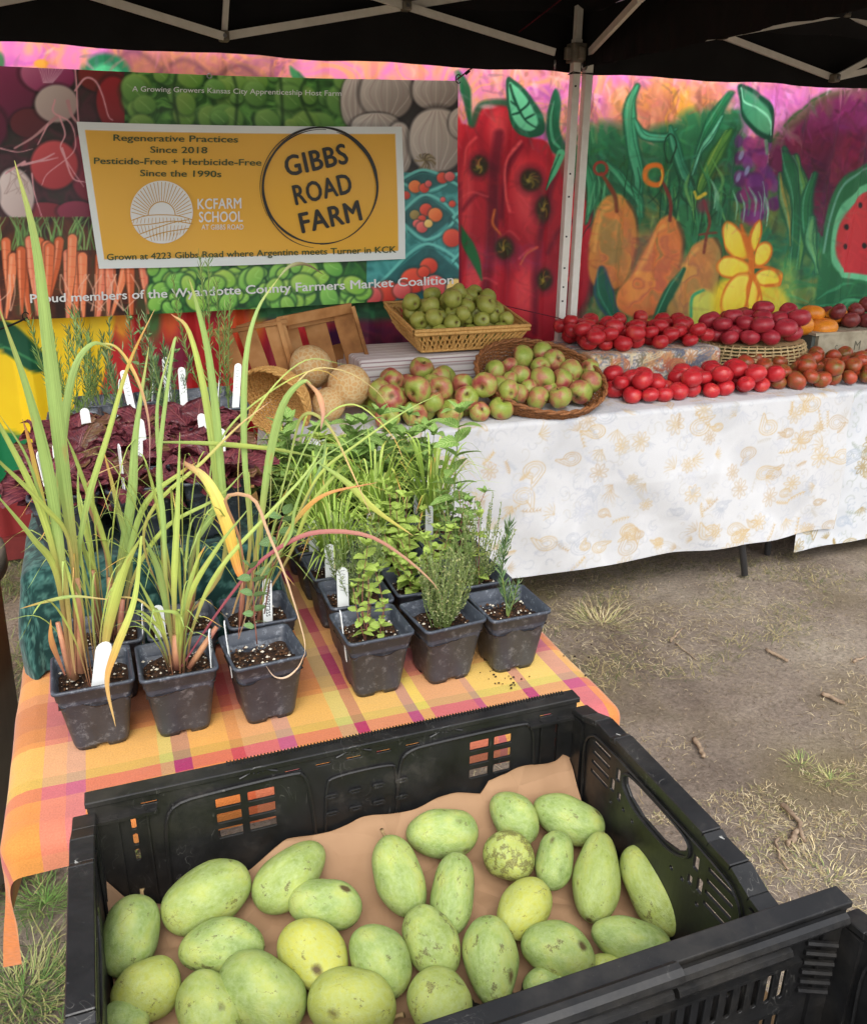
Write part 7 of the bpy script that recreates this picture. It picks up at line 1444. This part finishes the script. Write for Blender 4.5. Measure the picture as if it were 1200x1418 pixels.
def end_wall(t, org, u, W, H, inward):
    v = np.array([0, 0, 1.]); inn = np.array(inward, float); u = np.array(u, float); P = lambda a, z, o_=0.: np.array(org)+u*a+v*z+inn*o_
    c_ = W/2; hole = [(c_-.062, -.030), (c_-.058, -.026), (c_-.05, -.024), (c_, -.022), (c_+.05, -.024), (c_+.058, -.026), (c_+.062, -.030), (c_+.060, -.040), (c_+.048, -.050), (c_+.02, -.058), (c_-.02, -.058), (c_-.048, -.050), (c_-.060, -.040)]
    holes = [hole]
    for s in (-1, 1):
        for k in range(4): a = c_+s*.118; z = -.028-k*.0150; holes.append([(a-.021, z-.0055), (a+.021, z-.0035), (a+.021, z+.0025), (a-.021, z+.0005)])
        for a, z, w, h in ((.078, -.040, .006, .012), (.072, -.068, .005, .008), (.088, -.062, .006, .012), (.060, -.078, .004, .004), (.040, -.080, .004, .004), (.088, -.088, .004, .004)): holes.append(rrect(c_+s*a-w*.8, z-h*.8, c_+s*a+w*.8, z+h*.8, .0018))
    top = [(0, -.018), (.03, -.012), (.06, .0), (.095, .0), (.105, .004), (W-.105, .004), (W-.095, .0), (W-.06, .0), (W-.03, -.012), (W, -.018)]
    V, Fc = plate([(0, -H)]+top+[(W, -H)], holes, .0035); part("end_wall", wallmap(V, org, u, v), Fc, M['crate'], t, smooth=False)
    mb = MB(); tt = [(a, z) for a, z in top]
    for i in range(len(tt)-1):
        p, q = P(tt[i][0], tt[i][1]+.001, -.006), P(tt[i+1][0], tt[i+1][1]+.001, -.006); mb.beam(p, q, .024, .008)
    mb.tube([P(a, z, .004) for a, z in catmull([(.04, -.17), (.038, -.12), (.036, -.05), (.05, -.024), (.08, -.016), (c_, -.014), (W-.08, -.016), (W-.05, -.024), (W-.036, -.05), (W-.038, -.12), (W-.04, -.17)], 40)], .002, 6)
    o = mb.obj("rim", M['crate'], t); bv = o.modifiers.new("b", 'BEVEL'); bv.width = .001; bv.segments = 1; bv.limit_method = 'ANGLE'
    mb = MB(); mb.tube([P(a, z, .003) for a, z in catmull([(c_-.066, -.030), (c_-.05, -.021), (c_, -.019), (c_+.05, -.021), (c_+.066, -.030), (c_+.062, -.046), (c_+.03, -.060), (c_-.03, -.060), (c_-.062, -.046), (c_-.066, -.030)], 40)], .0022, 6); mb.obj("handle_lip", M['crate'], t)
    # scratched mould marks by the handle
    mb = MB()
    for a in (.098, W-.10):
        for k in range(3): mb.tube([P(a-.006+k*.004, .0055, -.004-k*.002), P(a+.004+k*.002, .0055, -.012)], .0006, 4)
    mb.obj("scratch", M['scratch'], t)
M['scratch'] = newmat("pale_scratch", .7, .2, (150, 150, 146))[0]
def crate(label, x0, x1, y0, y1, zb, zt, styles=('window', 'window')):
    t = thing("harvest_crate", label, "crate", ((x0+x1)/2, (y0+y1)/2, zb), "black harvest crates"); H = zt-zb; W = x1-x0; D = y1-y0
    long_wall(t, (x0, y1, zt), (1, 0, 0), W, H, styles[0], (0, -1, 0)); long_wall(t, (x1, y0, zt), (-1, 0, 0), W, H, styles[1], (0, 1, 0))
    end_wall(t, (x1, y1, zt), (0, -1, 0), D, H, (-1, 0, 0)); end_wall(t, (x0, y0, zt), (0, 1, 0), D, H, (1, 0, 0))
    mb = MB(); mb.box((x0, y0, zb), (x1, y1, zb+.006)); mb.obj("crate_floor", M['crate'], t)
    for cx_ in (x0, x1):
        for cy_ in (y0, y1): mb = MB(); sx = 1 if cx_ == x0 else -1; sy = 1 if cy_ == y0 else -1; mb.box((min(cx_, cx_+sx*.006), min(cy_, cy_+sy*.028), zb), (max(cx_, cx_+sx*.006), max(cy_, cy_+sy*.028), zt-.02)); mb.box((min(cx_, cx_+sx*.028), min(cy_, cy_+sy*.0062), zb), (max(cx_, cx_+sx*.028), max(cy_, cy_+sy*.0062), zt-.021)); mb.obj("corner_post", M['crate'], t)
    return t
cr1 = crate("black vented plastic crate lined with brown paper and filled with pawpaws", -.079, .527, .472, .853, .694, .886)
cr2 = crate("empty black slotted crate butted against the pawpaw crate at the lower corner", -.022, .596, .075, .456, .700, .889, ('slot', 'window'))
M['bench'] = noisy("bench_plank", [(120, 92, 60), (150, 118, 80)], 8, .7, .3, .2)
t = thing("bench", "plain wooden bench carrying the two black crates", "bench", (.25, .46, 0))
for k in range(4): mb = MB(); mb.box((-.055, .09+k*.19, .665), (.60, .09+k*.19+.18, .69)); mb.obj("plank", M['bench'], t)
for x in (-.045, .55):
    for y in (.12, .80): mb = MB(); mb.box((x, y, -.01), (x+.05, y+.05, .664)); mb.obj("leg", M['bench'], t)
# brown paper
m = noisy("kraft_paper", [(146, 114, 86), (166, 133, 102)], 6, .8, .2, .0); nt = m.node_tree.nodes; lk = m.node_tree.links; b = nt["Principled BSDF"]; tc = N(nt, "ShaderNodeTexCoord"); vo = N(nt, "ShaderNodeTexVoronoi", feature='DISTANCE_TO_EDGE', i_Scale=11.); lk.new(tc.outputs["Object"], vo.inputs["Vector"]); bp = N(nt, "ShaderNodeBump", i_Strength=.8, i_Distance=.022); lk.new(vo.outputs[0], bp.inputs["Height"]); lk.new(bp.outputs[0], b.inputs["Normal"])
U_ = np.linspace(-.075, .520, 110); V_ = np.linspace(.48, .848, 70); UU, VV = np.meshgrid(U_, V_, indexing='ij')
def heapz(Y): return .738+.17*(Y-.60)
edge = np.interp(UU, [-.09, -.04, .0, .06, .13, .2, .36, .39, .40, .51, .53], [.765, .745, .725, .735, .776, .777, .784, .780, .798, .803, .77])+.004*np.sin(UU*60)
zc = heapz(VV)-.040; tt = np.clip((VV-.79)/.055, 0, 1)**1.5; Z = zc*(1-tt)+edge*tt
cn = vnoise(UU.shape, 12, 8, 3); cn = np.abs(cn-.5)*2+.5*np.abs(vnoise(UU.shape, 5, 18, 2)-.5)*2; Z = Z+.014*(cn-.3)*(1-tt*.7); le = np.clip((-.055-UU)/.027, 0, 1); Z += le*.03*np.clip((VV-.76)/.06, 0, 1); ri = np.clip((UU-.50)/.02, 0, 1); Z += ri*.012
YYp = np.where(tt > .9, .846+.002*np.sin(UU*40), VV); YYp = np.minimum(YYp, .8465)
t = thing("brown_paper", "creased brown kraft paper lining the pawpaw crate", "paper", (.22, .66, .70)); part("sheet", np.stack([UU, YYp, Z], -1).reshape(-1, 3), grid_faces(110, 70), m, t)
# pawpaws
m, nt, lk, b = newmat("pawpaw_skin", .5, .35); tc = N(nt, "ShaderNodeTexCoord"); oi = N(nt, "ShaderNodeObjectInfo"); mw = N(nt, "ShaderNodeMath", operation='MULTIPLY'); mw.inputs[1].default_value = 97.; lk.new(oi.outputs["Random"], mw.inputs[0])
def n4(sc, det, rough=.5):
    q = N(nt, "ShaderNodeTexNoise", noise_dimensions='4D', i_Scale=sc, i_Detail=det, i_Roughness=rough); lk.new(tc.outputs["Object"], q.inputs["Vector"]); lk.new(mw.outputs[0], q.inputs["W"]); return q
a1, a2, a3, a4 = n4(1.4, 3.), n4(7., 8., .7), n4(2.6, 8., .75), n4(40., 6., .75)
stm = N(nt, "ShaderNodeMapping"); stm.inputs["Scale"].default_value = (1.15, 1., 1.); lk.new(tc.outputs["Object"], stm.inputs[0]); lk.new(stm.outputs[0], a2.inputs["Vector"]); lk.new(stm.outputs[0], a3.inputs["Vector"])
r1 = ramp(nt, [(.32, (112, 136, 62)), (.5, (140, 160, 80)), (.66, (168, 178, 88))]); lk.new(a1.outputs[0], r1.inputs[0])
hh = N(nt, "ShaderNodeAttribute", attribute_type='OBJECT', attribute_name="ripe"); my = N(nt, "ShaderNodeMix", data_type='RGBA'); lk.new(hh.outputs["Fac"], my.inputs[0]); lk.new(r1.outputs[0], my.inputs[6]); my.inputs[7].default_value = (*srgb((190, 184, 62)), 1)
bl = ramp(nt, [(.36, (0.,)), (.66, (.5,))]); lk.new(a2.outputs[0], bl.inputs[0]); m1 = N(nt, "ShaderNodeMix", data_type='RGBA'); lk.new(bl.outputs[0], m1.inputs[0]); lk.new(my.outputs[2], m1.inputs[6]); m1.inputs[7].default_value = (*srgb((172, 186, 138)), 1)      # pale bloom
sc = ramp(nt, [(.615, (0.,)), (.645, (1.,))]); sa = N(nt, "ShaderNodeAttribute", attribute_type='OBJECT', attribute_name="scar"); sadd = N(nt, "ShaderNodeMath", operation='ADD'); lk.new(a3.outputs[0], sadd.inputs[0]); lk.new(sa.outputs["Fac"], sadd.inputs[1]); lk.new(sadd.outputs[0], sc.inputs[0]); sc2 = ramp(nt, [(.40, (.2,)), (.6, (1.,))]); lk.new(a4.outputs[0], sc2.inputs[0]); mm = N(nt, "ShaderNodeMath", operation='MULTIPLY'); lk.new(sc.outputs[0], mm.inputs[0]); lk.new(sc2.outputs[0], mm.inputs[1])
# fine dark lines like cracked net
vo = N(nt, "ShaderNodeTexVoronoi", voronoi_dimensions='4D', feature='DISTANCE_TO_EDGE', i_Scale=2.2); wv = N(nt, "ShaderNodeMix", data_type='RGBA'); wv.inputs[0].default_value = .25; lk.new(tc.outputs["Object"], wv.inputs[6]); lk.new(a2.outputs["Color"], wv.inputs[7]); lk.new(wv.outputs[2], vo.inputs["Vector"]); lk.new(mw.outputs[0], vo.inputs["W"])
vr = ramp(nt, [(.004, (.8,)), (.012, (0.,))]); lk.new(vo.outputs["Distance"], vr.inputs[0]); gate = ramp(nt, [(.57, (0.,)), (.64, (.8,))]); lk.new(a1.outputs[0], gate.inputs[0]); gm = N(nt, "ShaderNodeMath", operation='MULTIPLY'); lk.new(vr.outputs[0], gm.inputs[0]); lk.new(gate.outputs[0], gm.inputs[1])
# a few bruised blotches with ragged edges
vb = N(nt, "ShaderNodeTexVoronoi", voronoi_dimensions='4D', i_Scale=1.5); wb = N(nt, "ShaderNodeMix", data_type='RGBA'); wb.inputs[0].default_value = .22; lk.new(tc.outputs["Object"], wb.inputs[6]); lk.new(n4(5., 8., .8).outputs["Color"], wb.inputs[7]); lk.new(wb.outputs[2], vb.inputs["Vector"]); lk.new(mw.outputs[0], vb.inputs["W"])
vq = ramp(nt, [(.15, (.95,)), (.27, (0.,))]); lk.new(vb.outputs["Distance"], vq.inputs[0]); vs = N(nt, "ShaderNodeSeparateColor"); lk.new(vb.outputs["Color"], vs.inputs[0]); vg = ramp(nt, [(.45, (0.,)), (.5, (1.,))]); lk.new(vs.outputs[0], vg.inputs[0]); vm = N(nt, "ShaderNodeMath", operation='MULTIPLY'); lk.new(vq.outputs[0], vm.inputs[0]); lk.new(vg.outputs[0], vm.inputs[1])
ms = N(nt, "ShaderNodeMath", operation='MAXIMUM'); lk.new(mm.outputs[0], ms.inputs[0]); lk.new(vm.outputs[0], ms.inputs[1])
mo = N(nt, "ShaderNodeMath", operation='MAXIMUM'); lk.new(ms.outputs[0], mo.inputs[0]); lk.new(gm.outputs[0], mo.inputs[1])
fk = ramp(nt, [(.70, (0.,)), (.74, (.8,))]); lk.new(a4.outputs[0], fk.inputs[0]); mo2 = N(nt, "ShaderNodeMath", operation='MAXIMUM'); lk.new(mo.outputs[0], mo2.inputs[0]); lk.new(fk.outputs[0], mo2.inputs[1])
m2 = N(nt, "ShaderNodeMix", data_type='RGBA'); lk.new(mo2.outputs[0], m2.inputs[0]); lk.new(m1.outputs[2], m2.inputs[6]); m2.inputs[7].default_value = (*srgb((78, 58, 34)), 1); lk.new(m2.outputs[2], b.inputs["Base Color"])
bp = N(nt, "ShaderNodeBump", i_Strength=.25, i_Distance=.03); lk.new(a2.outputs[0], bp.inputs["Height"]); lk.new(bp.outputs[0], b.inputs["Normal"]); b.inputs["Subsurface Weight"].default_value = .0
M['pawpaw'] = m
def paw_mesh(s):
    rs = np.random.RandomState(s); n, k = 26, 30; V = []; bend = rs.uniform(-.10, .10); tap = rs.uniform(-.12, .12); e = rs.uniform(.88, 1.02); ph = rs.rand(6)*6.28
    for i in range(n):
        t = math.pi*i/(n-1); x = -math.cos(t); r = math.sin(t)**e*(1+tap*x)+.002
        for j in range(k):
            a = 2*math.pi*j/k; q = 1+.035*math.sin(2*a+ph[0]+x*2)+.028*math.sin(3*a+ph[1]-x*3)+.022*math.sin(x*5+ph[2])+.012*math.sin(5*a+x*6+ph[3]); V.append((x, r*math.cos(a)*q+bend*(1-x*x)*1.2, r*math.sin(a)*q))
    Fc = [(i*k+j, i*k+(j+1) % k, (i+1)*k+(j+1) % k, (i+1)*k+j) for i in range(n-1) for j in range(k)]; me = mesh("pawpaw", V, Fc); me.materials.append(M['pawpaw']); return me
PM = [paw_mesh(s) for s in range(7)]; V, Fc = tube([(.93, 0, 0), (1.02, .02, .02), (1.10, .05, .05), (1.17, .06, .10)], [.16, .075, .06, .09], 8); STM = mesh("stalk", V, Fc); STM.materials.append(noisy("pawpaw_stalk", [(104, 84, 58), (150, 126, 88)], 3, .8, .2, .3, 12))
V, Fc = tube([(.95, 0, 0), (1.02, 0, 0)], [.13, .05], 8); NUB = mesh("tip", V, Fc); NUB.materials.append(STM.materials[0])
HN = np.array([0, -.42, .907])
PL = [(180, 1296, 118, 80, 72, 0, 's', "smooth green pawpaw by the crate's outer end wall, short stalk pointing up"), (286, 1242, 140, 88, 28, .1, '', "large netted green pawpaw slanting across the far outer corner"), (402, 1213, 124, 78, 42, .1, '', "pale tipped pawpaw slanting upward near the far wall's middle"), (450, 1253, 106, 70, -8, 0, 'n', "short oval green pawpaw lying level below the slanting one"),
      (307, 1314, 124, 74, 4, 0, 'n', "green pawpaw with a row of brown scars along its side"), (202, 1370, 108, 76, 24, .45, '', "yellowing pawpaw with a grey bruise touching the outer wall"), (432, 1325, 112, 84, -42, .75, '', "plump yellow pawpaw in the middle of the outer half"), (362, 1376, 136, 98, -38, .05, '', "broad dull green pawpaw with long crease, in front"),
      (290, 1398, 110, 82, -60, .15, '', "pale green pawpaw cut off by the frame below the scarred one"), (172, 1416, 72, 54, 0, 0, '', "small green pawpaw end at the lower outer corner"), (487, 1392, 128, 94, -15, .45, 's', "yellow green pawpaw with curled stalk low in front"), (524, 1332, 110, 82, -55, 0, '', "smooth grey green pawpaw tucked beside the yellow one"),
      (612, 1153, 102, 70, 3, 0, '', "pale dusty pawpaw lying level against the far wall"), (554, 1212, 118, 72, 112, .05, 's', "glossy green pawpaw whose long dry stalk points at the far wall"), (627, 1238, 116, 64, 82, 0, '', "pale pawpaw with dark scribbled lines and a scar"), (597, 1304, 108, 74, -62, .1, '', "pawpaw with brown speckled edge, under the scribbled one"),
      (680, 1331, 128, 76, -84, 0, '', "long pale pawpaw standing lengthwise with two brown marks"), (608, 1390, 104, 88, -55, .25, '', "mottled green pawpaw at the bottom under the lengthwise one"), (710, 1134, 84, 66, -50, 0, 'n', "small round green pawpaw by the far wall with a dark tip"), (787, 1133, 108, 64, -22, 0, '', "smooth green pawpaw in the far inner corner on raised paper"),
      (704, 1187, 78, 68, -30, .35, '', "roundish pawpaw covered by a large brown rough patch"), (768, 1192, 80, 56, 80, 0, '', "small netted pawpaw between the brown patched and the long one"), (725, 1258, 88, 68, 52, .6, 'n', "small bright yellow green pawpaw alone on bare paper"), (826, 1213, 124, 66, 84, .15, 'n2', "long pale pawpaw with nipple end, beside the end wall pawpaw"),
      (903, 1232, 140, 74, -60, .2, 'n', "longest yellow green pawpaw along the handled end wall"), (772, 1321, 112, 78, -22, 0, '', "green pawpaw with a dark gash near the slotted rim"), (874, 1303, 118, 62, -15, 0, '', "pale green pawpaw with a thin curved line by the end wall corner"), (760, 1370, 76, 52, -10, 0, '', "pawpaw barely showing above the slotted rim under the gashed one"), (842, 1344, 60, 44, -10, .4, '', "yellowish pawpaw tip peeping over the slotted rim")]
for i, (x, y, L, Wd, ang, ripe, st, lb) in enumerate(PL):
    zc = .74
    for _ in range(12): zc = heapz(atz(x, y, zc)[1])
    if i >= 27: zc -= .012
    p = atz(x, y, zc); a = math.radians(ang); e1 = atplane(x+math.cos(a)*L*.485, y-math.sin(a)*L*.5, p, HN); e0 = atplane(x-math.cos(a)*L*.485, y+math.sin(a)*L*.5, p, HN); ax = (e1-e0)/2; hl = min(np.linalg.norm(ax), .088); r_ = Wd/2/F*np.linalg.norm(p-CP)*.87
    t = thing("pawpaw", lb, "pawpaw", p, "pawpaws in the black crate"); t.rotation_euler = orient(ax, roll=0)
    o = link("fruit", PM[i % 7], None, t, False); o.scale = (hl, r_, r_); o["ripe"] = float(ripe); o["scar"] = {20: .12, 4: .06, 15: .06, 16: .05, 14: .05, 17: .05, 25: .04}.get(i, .02); o.rotation_euler = (rnd.random()*.01, 0, 0)
    if True: q = link("stalk" if st == 's' else "tip", STM if st == 's' else NUB, None, t, False); q.scale = (hl, r_, r_);
